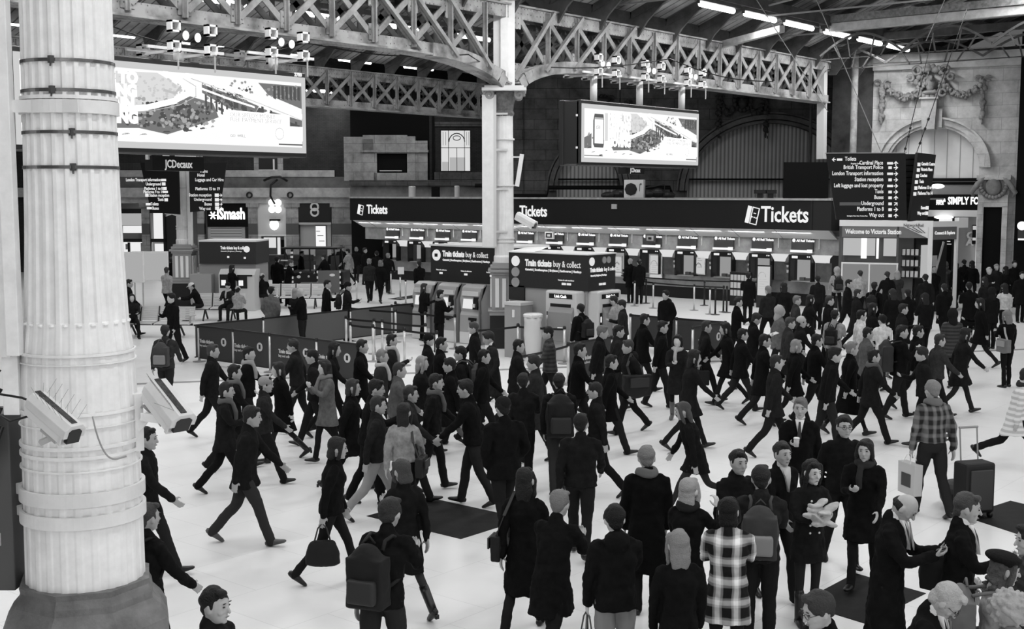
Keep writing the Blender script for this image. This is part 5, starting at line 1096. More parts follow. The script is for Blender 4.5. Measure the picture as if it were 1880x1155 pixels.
# lanes inside, parallel to the front fence
lane_no=['nearest','second','third','fourth','fifth']
for j,(pxs,py) in enumerate((((446,548,573,680),0),((640,698,780),0),((600,724,834),0),((630,724,864,),0))):
    pass
pos=[((632,625),(684,634),(699,644),(779,655)),((634,600),(724,614),(779,624),(834,634)),((640,640),(682,652),(740,666),(800,680)),((724,592),(780,600),(864,612)),]
names=['steel post in queue lane %s, %s from its left']
for j,row in enumerate(pos):
    P=[atz(x,y+18) for x,y in row]; 
    P=[P[0]+(-B)*(-hit(row[i][0],P[0],B)) for i in range(len(row))]
    for i,p in enumerate(P):
        post(p,'slim steel queue post in the %s lane from the front fence, %s from the left'%(('third','second','nearest','farthest')[j],('first','second','third','fourth')[i]))
        if i: belt(P[i-1],p,'black queue belt in the %s lane from the front fence, %s stretch'%(('third','second','nearest','farthest')[j],('left','middle','right')[i-1]))
# posts by the right kiosk and banners on the right
K=[(949,660),(1035,690),(951,690)]
ra=[atz(1043,706),atz(1125,688)]; 
ra[1]=ra[0]+A*hit(1125,ra[0],A)
post(ra[0],'steel post at the near end of the banner below the right kiosk'); post(ra[1],'steel post at the far end of the banner below the right kiosk'); banner(ra[0],ra[1],'dark barrier banner with round logo below the right kiosk')
rb=atz(1271,668); rb2=rb+A*hit(1336,rb,A); post(rb,'steel post at the near end of the right hand banner'); post(rb2,'steel post at the far end of the right hand banner'); banner(rb,rb2,'dark barrier banner with round logo at the right end of the queue area')
rc=rb2+B*(hit(1160,rb2,B)); post(rc,'steel post right of the right kiosk carrying a long belt'); 
mid=rc.lerp(rb2,.5); post(mid,'steel post halfway along the banner left of the right hand banner'); banner(rc,mid,'plain dark banner right of the right kiosk, left half',False,.05); banner(mid,rb2,'plain dark banner right of the right kiosk, right half',False,.05)
pl=[atz(949,732),atz(951,662)]
post(pl[0],'steel post with round foot in front of the right kiosk litter bin'); post(pl[1],'steel post directly left of the litter bin'); pk=atz(863,672); post(pk,'steel post before the curved ticket machine nearest the column'); belt(pk,pl[1],'black belt before the middle column base')
pr=atz(1036,668); post(pr,'steel post before the cash machine of the right kiosk'); belt(pl[1],pr,'black belt in front of the litter bin and cash machine'); belt(pl[0],ra[0],'black belt leading from the round footed post to the right banner')
for i,(x,y,dk,l) in enumerate(((1186,557,True,'black post with belts left of the standing young man'),(1199,566,False,'steel post just left of the standing young man'),(1274,570,False,'steel post right of the standing young man'),(1303,577,False,'second steel post right of the standing young man'),(1293,561,True,'black round footed post before the ticket windows'),(1313,578,True,'black post right of the second steel post'),(1334,574,True,'black post nearest the right end of the queue area'),(1328,573,True,'black post just left of the queue end'),(1165,562,False,'steel post beside the right kiosk end'),(655,556,False,'dark footed post on the open floor left of two men'),(735,548,False,'steel post carrying a white notice behind the left kiosk'),(718,540,False,'steel post left of the white notice post'),(745,558,False,'steel post right of the white notice post'),(578,520,False,'short steel post behind the hazard boards'),(636,512,False,'steel post beyond the walking pair'))):
    post(atz(x,y),l,dk)
p=atz(735,547); m=MB(); m.box(-.13,.13,-.03,0,1.0,1.3); solo(m,'notice_card',WHITE,'white notice card on a steel post behind the left kiosk','notice',(p.x,p.y-.05,0),BW)
for a,b,l in (((1143,553),(1330,572),'long black belt on the open floor before the ticket windows, front one'),((1140,545),(1400,560),'long black belt close to the ticket windows, front one'),((600,512),(700,522),'black belt beyond the walking pair'),((1146,540),(1440,556),'long black belt close to the ticket windows, rear one')):
    P=atz(*a); Q=atz(*b); belt(P,Q,l)
# dark mat under the notice posts
m,c=fpoly([(712,549),(765,541),(790,543),(735,551)]); solo(m,'floor_mat',MATM,'small dark mat under the white notice post','floor mat',(c.x,c.y,0))
# ---------------------------------------------------------------- benches
def bench(P,rz,n,label):
    r=thing('metal_bench',label,'bench',P,rz)
    for k in range(n):
        x=k*.58
        m=MB(); Mx=Matrix.Translation((x,0,.44))@Matrix.Rotation(R(4),4,'X'); 
        for j in range(9): m.box(-.26,.26,-.24+j*.052,-.20+j*.052,-.012,.012)
        for q in (-.25,.25): m.box(q-.015,q+.015,-.25,.25,-.02,.0)
        m.xf(Mx); m.build('seat',ALU if 0 else M(.62,.35,.4),r)
        m=MB(); Mx=Matrix.Translation((x,.24,.46))@Matrix.Rotation(R(-17),4,'X')
        for j in range(8): m.box(-.26,.26,-.012,.012,.04+j*.055,.082+j*.055)
        for q in (-.25,.25): m.box(q-.015,q+.015,-.0,.02,0,.48)
        m.xf(Mx); m.build('backrest',M(.62,.35,.4),r)
        m=MB(); m.box(-.29+x-.02,-.29+x+.02,-.22,.26,.40,.44); m.bar((x-.29,.24,.44),(x-.29,.4,.92),.03,.03); m.build('divider',BLACK,r)
    m=MB(); m.box(-.3,(n-1)*.58+.3,-.03,.04,.36,.42); m.build('beam',BLACK,r)
    for x in (.1,(n-1)*.58-.1):
        for s in (-1,1): m=MB(); m.bar((x,0,.38),(x,s*.36,.02),.05,.04); m.build('leg',BLACK,r)
    for x in (-.3,(n-1)*.58+.3):
        m=MB(); m.bar((x,.26,.66),(x,-.2,.66),.05,.03); m.bar((x,-.2,.66),(x,-.24,.46),.05,.03); m.build('armrest',ALU,r)
bench(atz(236,618),BW+.0-.08,4,'perforated metal bench at the far left with one seated person')
bench(atz(372,588)+Vector((0,0,0)),BW+.02,3,'perforated metal bench behind the front fence, left of two seat rows')
bench(atz(500,566),BW+.05,4,'perforated metal bench behind the man in the grey jacket')
# ---------------------------------------------------------------- service buggy with hazard boards
P=atz(565,535); r=thing('service_buggy','black open service buggy with a roof frame behind the benches','vehicle',(P.x,P.y,0),BW-.1)
m=MB(); m.box(-1.1,1.8,-.7,.7,.35,.95); m.box(-1.2,-.6,-.6,.6,.95,1.15); m.build('body',BLACK,r,bevel=.05)
m=MB()
for x,y in ((-.9,-.62),(-.9,.62),(1.5,-.62),(1.5,.62),(.3,-.62)): m.bar((x,y,.9),(x*.92,y,1.95),.06,.06)
m.box(-1.0,1.55,-.7,.7,1.92,1.99); m.bar((-.9,-.6,1.95),(-.5,-.6,.95),.05,.05); m.build('roof_frame',BLACK,r)
m=MB(); m.box(.5,1.3,-.5,.5,.95,1.2); m.box(1.2,1.35,-.5,.5,1.2,1.6); m.build('seat',M(.04),r)
for x in (-.7,1.3):
    for y in (-.66,.66):
        m=MB(); m.smooth=True; m.lathe([(.1,-.1),(.27,-.09),(.28,0),(.27,.09),(.1,.1)],n=20); m.xf(Matrix.Translation((x,y,.28))@Matrix.Rotation(PI/2,4,'X')); m.build('wheel',M(.02,.7),r)
m=MB()
for z in (.45,1.05,1.4): m.box(-1.0,-.6,-.74,-.70,z,z+.05)
m.ell((-.2,-.72,.7),.09,.02,.07); m.ell((.25,-.72,.72),.05,.02,.05); m.build('marking',M(.6),r)
def hazard(px,py,w,h,label,rz=0):
    P=atz(px,py); r=thing('hazard_board',label,'hazard board',(P.x,P.y,0),BW+rz); m=MB(); m.box(-w/2,w/2,0,.05,.08,h); m.build('panel',M(.13,.6),r)
    m=MB(); n=int(h/.12)
    for k in range(n):
        if k%2: m.box(-w/2-.04,-w/2+.02,-.02,.06,.1+k*.12,.2+k*.12); m.box(w/2-.02,w/2+.04,-.02,.06,.1+k*.12,.2+k*.12)
    m.build('hazard_stripe',M(.75),r); m=MB(); m.prism([(.25+.12*math.cos(a*PI/9)-.1,h-.2+.06*math.sin(a*PI/9)) for a in range(18)],-.01,0); m.build('white_oval',M(.75),r); m=MB(); m.box(-.3,-.24,-.15,.2,0,.08); m.box(.24,.3,-.15,.2,0,.08); m.build('foot',BLACK,r)
hazard(573,545,.95,.62,'low grey hazard board in front of the service buggy'); hazard(604,541,.95,1.05,'taller grey hazard board right of the service buggy',.15)
P=atz(537,552); m=MB()
for k in range(12): m.box(-.04,.04,-.04,.04,.05+k*.17,.14+k*.17)
m2=thing('hazard_pole','black and white banded pole left of the service buggy','pole',(P.x,P.y,0)); m.build('bands' if 0 else 'white_band',M(.75),m2); m=MB(); m.tube([(0,0,0),(0,0,2.1)],.035,8); m.build('pole',BLACK,m2)
P=hp(515,62); m=MB(); m.box(-1.6,1.6,0,.8,0,.95); m.box(-1.5,1.5,.1,.7,.95,1.25); solo(m,'serving_counter',M(.02,.4),'long dark counter in front of the white panelled shop','counter',(P.x,P.y,0),BW)
P=hp(437,585); 
# ---------------------------------------------------------------- people
def loft(m,pts,rx,ry,X,n=14,fwd=None):
    pts=[Vector(p) for p in pts]; vs=[]; N=len(pts)
    for i,p in enumerate(pts):
        t=(pts[min(i+1,N-1)]-pts[max(i-1,0)]).normalized(); y=t.cross(X)
        if y.length<1e-4: y=Vector((0,1,0))
        y.normalize(); x=y.cross(t).normalized()
        for k in range(n):
            a=2*PI*k/n; vs.append(p+x*rx[i]*math.cos(a)+y*ry[i]*math.sin(a))
    fs=[(i*n+k,i*n+(k+1)%n,(i+1)*n+(k+1)%n,(i+1)*n+k) for i in range(N-1) for k in range(n)]
    m.add(vs,fs+[tuple(range(n-1,-1,-1)),tuple(range((N-1)*n,N*n))])
def limb(m,pts,rs,n=12):
    """tube with rounded ends and interpolated joints"""
    P=[];Rr=[]
    for i in range(len(pts)-1):
        a,b=Vector(pts[i]),Vector(pts[i+1])
        for k in range(4): P.append(a.lerp(b,k/4)); Rr.append(rs[i]+(rs[i+1]-rs[i])*k/4)
    P.append(Vector(pts[-1])); Rr.append(rs[-1])
    for _ in range(1):
        Q=P[:]
        for i in range(1,len(P)-1): Q[i]=P[i]*.5+(P[i-1]+P[i+1])*.25
        P=Q
    m.tube(P,Rr,n); m.ell(P[0],Rr[0],Rr[0],Rr[0],10,6); m.ell(P[-1],Rr[-1],Rr[-1],Rr[-1],10,6)
TMP=bpy.data.scenes.new('workshop')
def remesh(m,vox,mats,name,smooth=2,tex=None):
    me=m.mesh(name,mats); o=bpy.data.objects.new('tmp',me); TMP.collection.objects.link(o)
    r=o.modifiers.new('r','REMESH'); r.mode='VOXEL'; r.voxel_size=vox; r.use_smooth_shade=True
    if smooth: s=o.modifiers.new('s','SMOOTH'); s.factor=.5; s.iterations=smooth
    if tex:
        d=o.modifiers.new('d','DISPLACE'); d.texture=tex[0]; d.strength=tex[1]; d.mid_level=.5; d.texture_coords='LOCAL'
    vl=TMP.view_layers[0]; vl.update(); dg=vl.depsgraph; out=bpy.data.meshes.new_from_object(o.evaluated_get(dg)); out.name=name
    bpy.data.objects.remove(o); bpy.data.meshes.remove(me)
    out.materials.clear(); out.materials.append(mats if not isinstance(mats,list) else mats[0]); return out
WR1=bpy.data.textures.new('cloth_folds','CLOUDS'); WR1.noise_scale=.11; WR1.noise_depth=2
SKIN=M(.42,.5,.4); SKINP=M(.56,.5,.4); SKIND=M(.14,.5,.4)
def hand(m,W,d,n,side,curl=20,grip=0):
    d=d.normalized(); n=(n-d*n.dot(d)).normalized(); x=d.cross(n)
    if side<0: x=-x          # x points to the thumb side
    loft(m,[W-d*.01,W+d*.03,W+d*.065,W+d*.095],[.027,.036,.041,.038],[.018,.016,.014,.012],x,10)
    for k,(o,L) in enumerate(((.030,.070),(.0105,.080),(-.0095,.075),(-.029,.058))):
        p=W+d*.088+x*o; dd=d.copy(); pts=[p]; a=R(curl*.6+k*3)
        for j,l in enumerate((.44,.31,.25)):
            c,s=math.cos(a),math.sin(a); dd=(d*c+n*s+x*(.05*(1.5-k))*(1 if not grip else 0)).normalized(); p=p+dd*L*l; pts.append(p); a+=R(curl)
        m.tube(pts,[.0092,.0088,.0082,.0072],7); m.ell(pts[-1],.0072,.0072,.0072,6,4)
    p=W+d*.022+x*.026; q=p+(d*.55+x*.55+n*.45).normalized()*.042; r=q+(d*.8+x*.1+n*.55).normalized()*.034; m.tube([p,q,r],[.0135,.0112,.0085],7); m.ell(r,.0085,.0085,.0085,6,4)
LEGS={'st':((3,3,0),(-2,3,0)),'st2':((8,12,0),(-3,2,0)),'wr':((25,7,14),(-17,26,-34)),'wl':((-17,26,-34),(25,7,14)),'mr':((3,4,0),(14,58,-32)),'ml':((14,58,-32),(3,4,0)),
      'sr':((17,8,8),(-11,16,-20)),'sl':((-11,16,-20),(17,8,8)),'sit':((86,86,0),(84,80,0)),'rr':((32,10,10),(-24,48,-45)),'rl':((-24,48,-45),(32,10,10))}
ARMS={'dn':(3,9,14,5),'fw':(26,7,24,8),'bk':(-24,9,16,0),'ph':(24,6,82,32),'ph2':(34,10,95,38),'pk':(-16,16,50,25),'st':(18,10,118,20),'ear':(35,25,135,10),'rest':(30,8,58,18),'case':(-14,12,8,0),'ch':(30,6,100,48),'out':(10,28,20,-10)}
_PC={}
def person(px,py,label,h=1.72,dirn=180,legs='st',arms=('dn','dn'),g='m',hem=.85,top=.02,bot=.02,hair='short',ht=.02,skin=None,shoe=.01,lean=3,head=(0,0),hat=None,hatt=.02,scarf=None,hood=False,tights=False,shirt=None,tie=None,skirt=None,boots=False,pat=None,face=None,vest=None,w=1.0,buttons=False,P=None,glasses=False,seat=None,holds=None):
    if P is None: P=atz(px,py,h); P.z=0
    D=P.dot(FW); s=h/1.72; skin=skin or SKIN
    wr=YAW-PI/2+PI   # facing the camera: +Y forward of the figure points to -FW
    rz=wr+R(dirn)    # dirn 0 faces the camera, 90 faces image right, 180 away, 270 image left
    lod=0 if D<12.5 else 1 if D<19 else 2 if D<29 else 3
    key=(round(h,2),legs,arms,g,hem,top,bot,hair,ht,skin.name,shoe,lean,head,hat,hatt,scarf,hood,tights,shirt,tie,skirt,boots,pat,vest,w,buttons,lod,glasses)
    root=thing('person',label,'person',P,rz); root.scale=(s,s,s)
    if seat: root.location.z=seat-.44
    if key in _PC:
        pl_,hd_=_PC[key]; HANDS[root.name]=hd_
        for nm,me,par in pl_:
            o=bpy.data.objects.new(nm,me); COL.objects.link(o); o.parent=root
        return root
    parts=[]
    vb=(.0075,.011,.016,.022)[lod]; vc=(.012,.015,.02,.026)[lod]
    gw=w*(1 if g=='m' else .90); X=Vector((1,0,0))
    hip=Vector((0,0,.92)); L=LEGS[legs]; lo=0; legp=[]
    for sgn,(a,k,fp) in zip((1,-1),L):
        hj=hip+Vector((sgn*.088,0,-.02)); a1=R(a); a2=R(a-k); sp=.02 if legs!='sit' else .14
        kn=hj+Vector((sgn*sp,math.sin(a1),-math.cos(a1))).normalized()*.43; an=kn+Vector((0,math.sin(a2),-math.cos(a2))).normalized()*.41
        f=R(fp); fd=Vector((sgn*.14,math.cos(f),math.sin(f))).normalized(); fu=Vector((0,-math.sin(f),math.cos(f)))
        legp.append([hj,kn,an,fd,fu]); 
        hl=.05 if boots=='heel' else 0
        for q in (an-fu*.08-fd*.06,an-fu*.08+fd*.17): lo=min(lo,q.z) if lo else q.z
    dz=Vector((0,0,-lo)); hip=hip+dz
    for l in legp:
        for i in range(3): l[i]=l[i]+dz
    Lm=Matrix.Rotation(-R(lean),3,'X')
    def T(v): return hip+Lm@(Vector(v)-Vector((0,0,.92)))
    sh=.176*gw
    armp=[]
    for sgn,nm in zip((1,-1),arms):
        a,b,e,c=ARMS[nm]; S=T((sgn*sh,-.005,1.385)); a1=R(a+lean*.6); bb=R(b)
        ud=Vector((sgn*math.sin(bb),math.sin(a1)*math.cos(bb),-math.cos(a1)*math.cos(bb))); E_=S+ud*.285
        a2=R(a+e); cc=R(c); fd=Vector((-sgn*math.sin(cc)*(math.sin(R(min(e,90)))),math.sin(a2)*math.cos(cc*.7),-math.cos(a2))).normalized(); Wp=E_+fd*.25
        n=Vector((-sgn,0,0)) if e<40 else Vector((-sgn*.5,0,1)) if nm in('ph','ph2','ch','rest') else Vector((-sgn,.3,0))
        armp.append((S,E_,Wp,fd,n,nm))
    hc=T((0,.015,1.60)); Hm=Lm.to_4x4()@Matrix.Rotation(R(head[1]),4,'Z')@Matrix.Rotation(-R(head[0]),4,'X'); H3=Hm.to_3x3()*1.08; hp0=T((0,-.01,1.50))
    hc=hp0+H3@Vector((0,.022,.098))
    HH=lambda v:hc+H3@Vector(v)
    # body: one continuous surface
    m=MB()
    loft(m,[T((0,0,z)) for z in (.84,.92,1.05,1.18,1.30,1.39,1.44)],[.10*gw,.13*gw,.115*gw,.12*gw,.13*gw,.09*gw,.055],[.08,.09,.08,.08,.085,.06,.05],X)
    limb(m,[T((0,-.02,1.38)),T((0,-.012,1.47)),HH((0,-.02,-.05))],[.062,.052,.052])
    for (hj,kn,an,fd,fu) in legp: limb(m,[hj,kn,an],[.05,.036,.026]); limb(m,[an-fu*.03-fd*.02,an-fu*.05+fd*.10],[.026,.02])
    for i,(S,E_,Wp,fd,n,nm) in enumerate(armp):
        limb(m,[T((0,0,1.35)),S-Vector((0,0,.012)),E_,Wp],[.045,.038,.032,.025]); hand(m,Wp,fd,n,(1,-1)[i],14 if nm not in('ph','ph2','st','ear','case','ch') else 38)
    m.ell(HH((0,0,0)),.074,.093,.105,16,12,H3); m.ell(HH((0,.022,-.055)),.055,.064,.064,14,10,H3); m.ell(HH((0,.066,-.095)),.024,.022,.018,8,6,H3)
    limb(m,[HH((0,.086,.012)),HH((0,.106,-.028))],[.008,.0135],8)
    m.ell(HH((0,.076,.032)),.045,.014,.010,10,6,H3); m.ell(HH((0,.082,-.062)),.021,.012,.008,8,6,H3)
    for sx in (-1,1): m.ell(HH((sx*.077,-.004,-.012)),.010,.020,.031,8,6,H3); m.ell(HH((sx*.034,.060,-.03)),.024,.02,.022,8,6,H3)
    parts.append(('body',remesh(m,vb,skin,'body',1),None))
    if lod<2:
        m=MB(); m.smooth=True
        for sx in (-1,1): m.ell(HH((sx*.030,.083,.008)),.0125,.007,.0055,8,6,H3); m.ell(HH((sx*.031,.0875,.031)),.019,.006,.0035,8,6,H3)
        parts.append(('eyes',m.mesh('eyes',M(.02,.3,.5)),None))
        m=MB(); m.smooth=True; m.ell(HH((0,.092,-.062)),.022,.006,.0045,8,6,H3); parts.append(('mouth',m.mesh('mouth',M(.12 if g=='w' else .2,.4)),None))
    if glasses:
        m=MB()
        for sx in (-1,1):
            m.tube([HH((sx*.032+.024*math.cos(a*PI/6),.100,.006+.018*math.sin(a*PI/6))) for a in range(13)],.0022,5,cap=False); m.tube([HH((sx*.056,.098,.01)),HH((sx*.08,.0,.004))],.0022,5)
        m.tube([HH((-.01,.103,.010)),HH((.01,.103,.010))],.002,5); parts.append(('glasses',m.mesh('glasses',BLACK),None))
    # trousers or tights
    m=MB(); k=.82 if (tights or g=='w') else 1
    tk=(.068,.064,.050,.044,.036) if tights else (.098*k,.088*k,.068*k,.064*k,.060*k)
    loft(m,[T((0,-.004,z)) for z in (.82,.90,.98,1.04)],[.13*gw,.175*gw,.168*gw,.15*gw],[.10,.125,.12,.105],X)
    for (hj,kn,an,fd,fu) in legp: limb(m,[hj+Vector((0,0,.01)),hj.lerp(kn,.5),kn,kn.lerp(an,.4)-Vector((0,.012,0)),an-fu*(.0 if tights else .035)],tk)
    parts.append(('tights' if tights else 'trousers',remesh(m,vc*.9,M(bot*(.7 if bot<.1 else 1),.9,.08),'trousers',2,None if tights else (WR1,.022)),None))
    for (hj,kn,an,fd,fu) in legp:
        m=MB(); m.smooth=True; sx=fd.cross(fu).normalized(); b=an-fu*.045
        loft(m,[b-fd*.075,b-fd*.055,b,b+fd*.06-fu*.006,b+fd*.12-fu*.014,b+fd*.165-fu*.018,b+fd*.185-fu*.02],[.018,.034,.040,.043,.045,.034,.012],[.020,.034,.046,.036,.026,.020,.010],sx,12)
        limb(m,[an-fu*.03,an+(kn-an).normalized()*(.26 if boots else .03)],[.046,.052 if boots else .042],10)
        m2=MB(); m2.v=m.v; 
        if boots: m.box(b.x-.02,b.x+.02,b.y-.075,b.y-.045,b.z-.045,b.z)
        parts.append(('boot' if boots else 'shoe',m.mesh('shoe',M(shoe,.35,.4)),None))
    # upper garment
    m=MB(); sk=hem<.8
    Z=[1.455,1.425,1.375,1.28,1.15,1.03,.94]; RX=[.07,.118*gw,.172*gw,.188*gw,.172*gw,.172*gw,.186*gw]; RY=[.07,.088,.112,.132,.128,.128,.137]
    if g=='w': RY[3]+=.012; RX[4]-=.012; RX[5]-=.004
    pts=[T((0,0,z)) for z in Z]; c0=pts[-1]
    if hem<.92:
        hj=[l[0] for l in legp]
        zz=.92
        while zz>hem+.001:
            zz=max(hem,zz-.08); f=(.92-zz)/.45
            cs=[]
            for l in legp:
                zt=zz+dz.z; a,b=l[0],l[1]
                if zt<b.z: a,b=l[1],l[2]
                t=(a.z-zt)/max(.02,(a.z-b.z)); t=max(0,min(1.2,t)); cs.append(a.lerp(b,t))
            if legs=='sit': break
            cy=(cs[0].y+cs[1].y)/2; spy=abs(cs[0].y-cs[1].y)/2
            lag=.35
            pts.append(Vector((0,hip.y+(cy-hip.y)*.7,zz+dz.z))); RX.append((.188+.035*f*(1.5 if g=='w' else 1))*gw); RY.append(.137+.02*f+spy*.75)
    loft(m,pts,RX,RY,X,18)
    for i,(S,E_,Wp,fd,n,nm) in enumerate(armp):
        q=.9 if g=='w' else 1; limb(m,[T(((1,-1)[i]*.08*gw,0,1.345)),S,E_,Wp+fd*.005],[.080*q,.070*q,.058*q,.045*q])
    # collar
    limb(m,[T((0,-.015,1.42)),T((0,-.02,1.475))],[.085,.070])
    if hood: m.ell(T((0,-.10,1.43)),.12,.075,.085,12,8); m.ell(T((0,-.05,1.46)),.11,.09,.05,12,8)
    mat=FAB[pat] if pat else M(top*(.62 if top<.1 else 1),.9,.08,noise=.35,nscale=14)
    parts.append(('coat' if hem<.8 else 'jacket',remesh(m,vc,mat,'jacket',2,(WR1,.045 if lod<2 else .03)),None))
    if skirt:
        m=MB(); zz=[.98,.86,.74,skirt]; loft(m,[Vector((0,hip.y+(0 if z>.8 else (legp[0][1].y+legp[1][1].y)*.15),z+dz.z)) for z in zz],[.15*gw,.165*gw,.175*gw,.20*gw],[.10,.115,.13,.15+abs(legp[0][1].y-legp[1][1].y)*.25],X,20); parts.append(('skirt',m.mesh('skirt',M(bot*.8+.005,.85,.15)),None))
    if shirt is not None:
        m=MB(); m.smooth=True; q=[T((-.055,.075,1.47)),T((.055,.075,1.47)),T((.035,.118,1.38)),T((0,.150,1.22)),T((-.035,.118,1.38))]
        m.add([v+Lm@Vector((0,.012,0)) for v in q]+[v-Lm@Vector((0,.03,0)) for v in q],[(0,1,2,3,4),(9,8,7,6,5)]+[(i,i+5,(i+1)%5+5,(i+1)%5) for i in range(5)])
        limb(m,[T((0,-.008,1.455)),T((0,.0,1.49))],[.066,.062]); parts.append(('shirt',m.mesh('shirt',M(shirt,.6)),None))
        if tie is not None: m=MB(); m.prism([(-.012,0),(.012,0),(.026,-.2),(0,-.24),(-.026,-.2)],0,.008); m.xf(Matrix.Translation(T((0,.118,1.455)))@Lm.to_4x4()@Matrix.Rotation(R(16),4,'X')); parts.append(('tie',m.mesh('tie',M(tie,.5)),None))
    if buttons:
        m=MB(); m.smooth=True
        for z in (1.33,1.20,1.07,.99): 
            for sx in (-1,1): m.ell(T((sx*.05,.148+(.012 if z>1.15 else 0),z)),.012,.006,.012,8,6)
        parts.append(('buttons',m.mesh('buttons',M(.8,.3)),None))
    if scarf is not None:
        m=MB(); 
        for j,(rr,z,t) in enumerate(((.085,1.475,.034),(.095,1.445,.032))): m.tube([T((rr*math.cos(a*PI/8),-.005+rr*.95*math.sin(a*PI/8),z+.012*math.sin(a*PI/4+j))) for a in range(17)],t,8)
        m.tube([T((.03,.10,1.44)),T((.04,.155,1.30)),T((.035,.16,1.18))],[.035,.04,.035],8); parts.append(('scarf',remesh(m,vc,M(scarf,.9),'scarf',2),None))
    # hair
    if hair:
        m=MB()
        if hair=='bald': m.ell(HH((0,-.030,-.005)),.080,.078,.058,16,10,H3)
        else:
            m.ell(HH((0,-.020,.032)),.083,.098,.094,16,12,H3); m.ell(HH((0,-.055,-.025)),.066,.05,.06,12,8,H3); m.ell(HH((.012,.050,.093)),.050,.034,.024,10,6,H3)
            for sx in (-1,1): m.ell(HH((sx*.074,.012,.012)),.012,.018,.030,8,6,H3)
            if hair in('long','bob','curly'):
                e=-.20 if hair=='long' else -.10; k=1.15 if hair=='curly' else 1
                loft(m,[HH((0,-.045,.06)),HH((0,-.055,-.03)),HH((0,-.062,-.10)),HH((0,-.070,e-.02))],[.08*k,.088*k,.088*k,.066*k],[.06*k,.058*k,.05*k,.03*k],H3@X,14)
                for sx in (-1,1): limb(m,[HH((sx*.058,.030,.07)),HH((sx*.080,.030,.0)),HH((sx*.080,.02,-.09)),HH((sx*.075,.0,e))],[.025*k,.024*k,.027*k,.016*k],10)
                if hair=='curly':
                    rnd=random.Random(2)
                    for i in range(60): a=rnd.uniform(0,2*PI); m.ell(HH((.085*math.cos(a),-.04+.07*math.sin(a)*(1 if math.sin(a)<0 else .3),rnd.uniform(-.22,.05))),.022,.022,.022,6,5)
            if hair=='bun': m.ell(HH((0,-.12,.05)),.042,.04,.04,10,8,H3)
            if hair=='pony': limb(m,[HH((0,-.10,.05)),HH((0,-.145,.02)),HH((0,-.15,-.12))],[.028,.032,.015])
        parts.append(('hair',remesh(m,min(vb,.012) if lod<3 else .018,M(ht*(.6 if ht<.13 else 1),.6,.25,bump=.6,bscale=90),'hair',1,(WR1,.035)),None))
    if hat:
        m=MB()
        if hat=='beanie': m.ell(HH((0,-.014,.045)),.090,.106,.090,16,10,H3); loft(m,[HH((0,-.012,.025)),HH((0,-.012,.055))],[.092,.092],[.108,.108],H3@X,16)
        if hat=='beret': m.ell(HH((0,-.035,.085)),.118,.135,.048,18,10,H3); m.ell(HH((0,-.01,.05)),.088,.103,.04,16,8,H3)
        if hat=='hood': m.ell(HH((0,-.035,.01)),.108,.118,.130,16,12,H3); limb(m,[HH((0,-.05,-.06)),T((0,-.05,1.43))],[.09,.10])
        if hat=='cap': m.ell(HH((0,-.012,.045)),.086,.102,.085,16,10,H3); loft(m,[HH((0,.06,.048)),HH((0,.12,.044)),HH((0,.16,.036))],[.07,.065,.04],[.008,.007,.006],H3@X,12)
        if hat=='fur':
            m.ell(HH((0,-.02,.02)),.12,.13,.12,14,10,H3); rnd=random.Random(4)
            for i in range(110):
                v=Vector((rnd.gauss(0,1),rnd.gauss(0,1),rnd.gauss(0,1))).normalized(); m.ell(HH((v.x*.125,-.02+v.y*.135,.02+v.z*.125)),.02,.02,.02,6,4)
        parts.append(('hood' if hat=='hood' else 'hat',remesh(m,min(vb,.01) if hat!='fur' else .009,M(hatt,.9,.1,bump=.4,bscale=60),'hat',1 if hat!='fur' else 0),None))
    if pat=='vest': pass
    hd_=[(Wp+fd*.09,fd,n) for (S,E_,Wp,fd,n,nm) in armp]; _PC[key]=(parts,hd_)
    for nm,me,par in parts:
        o=bpy.data.objects.new(nm,me); COL.objects.link(o); o.parent=root
    HANDS[root.name]=hd_
    return root
HANDS={}
def _plaid(nt,b):
    tc=nt.nodes.new('ShaderNodeTexCoord'); cols=[]
    for ax,sc in (('X',1.9),('Z',1.7)):
        w_=nt.nodes.new('ShaderNodeTexWave'); w_.bands_direction=ax; w_.inputs['Scale'].default_value=sc; w_.inputs['Distortion'].default_value=1.2; w_.inputs['Detail Scale'].default_value=1.5
        nt.links.new(tc.outputs['Object'],w_.inputs['Vector']); cols.append(ramp(nt,[(.45,.008),(.55,.22),(.80,.25),(.9,.62)],w_.outputs['Fac']))
    o=_mix(nt,cols[0],cols[1],'ADD',.8); s=_mix(nt,cols[0],cols[1],'MULTIPLY',1)
    nt.links.new(_mix(nt,o,s,'MIX',.25),b.inputs['Base Color'])
def _plaid2(nt,b):
    tc=nt.nodes.new('ShaderNodeTexCoord'); cols=[]
    for ax,sc in (('X',3.2),('Z',2.8)):
        w_=nt.nodes.new('ShaderNodeTexWave'); w_.bands_direction=ax; w_.inputs['Scale'].default_value=sc; w_.inputs['Distortion'].default_value=1.0
        nt.links.new(tc.outputs['Object'],w_.inputs['Vector']); cols.append(ramp(nt,[(.4,.012),(.6,.07),(.9,.12)],w_.outputs['Fac']))
    nt.links.new(_mix(nt,cols[0],cols[1],'ADD',.7),b.inputs['Base Color'])
def _bars(v0,v1,sc,ax='Z'):
    def fn(nt,b):
        tc=nt.nodes.new('ShaderNodeTexCoord'); w_=nt.nodes.new('ShaderNodeTexWave'); w_.bands_direction=ax; w_.inputs['Scale'].default_value=sc; w_.inputs['Distortion'].default_value=.6; nt.links.new(tc.outputs['Object'],w_.inputs['Vector'])
        nt.links.new(ramp(nt,[(.3,v0),(.7,v1)],w_.outputs['Fac']),b.inputs['Base Color'])
    return fn
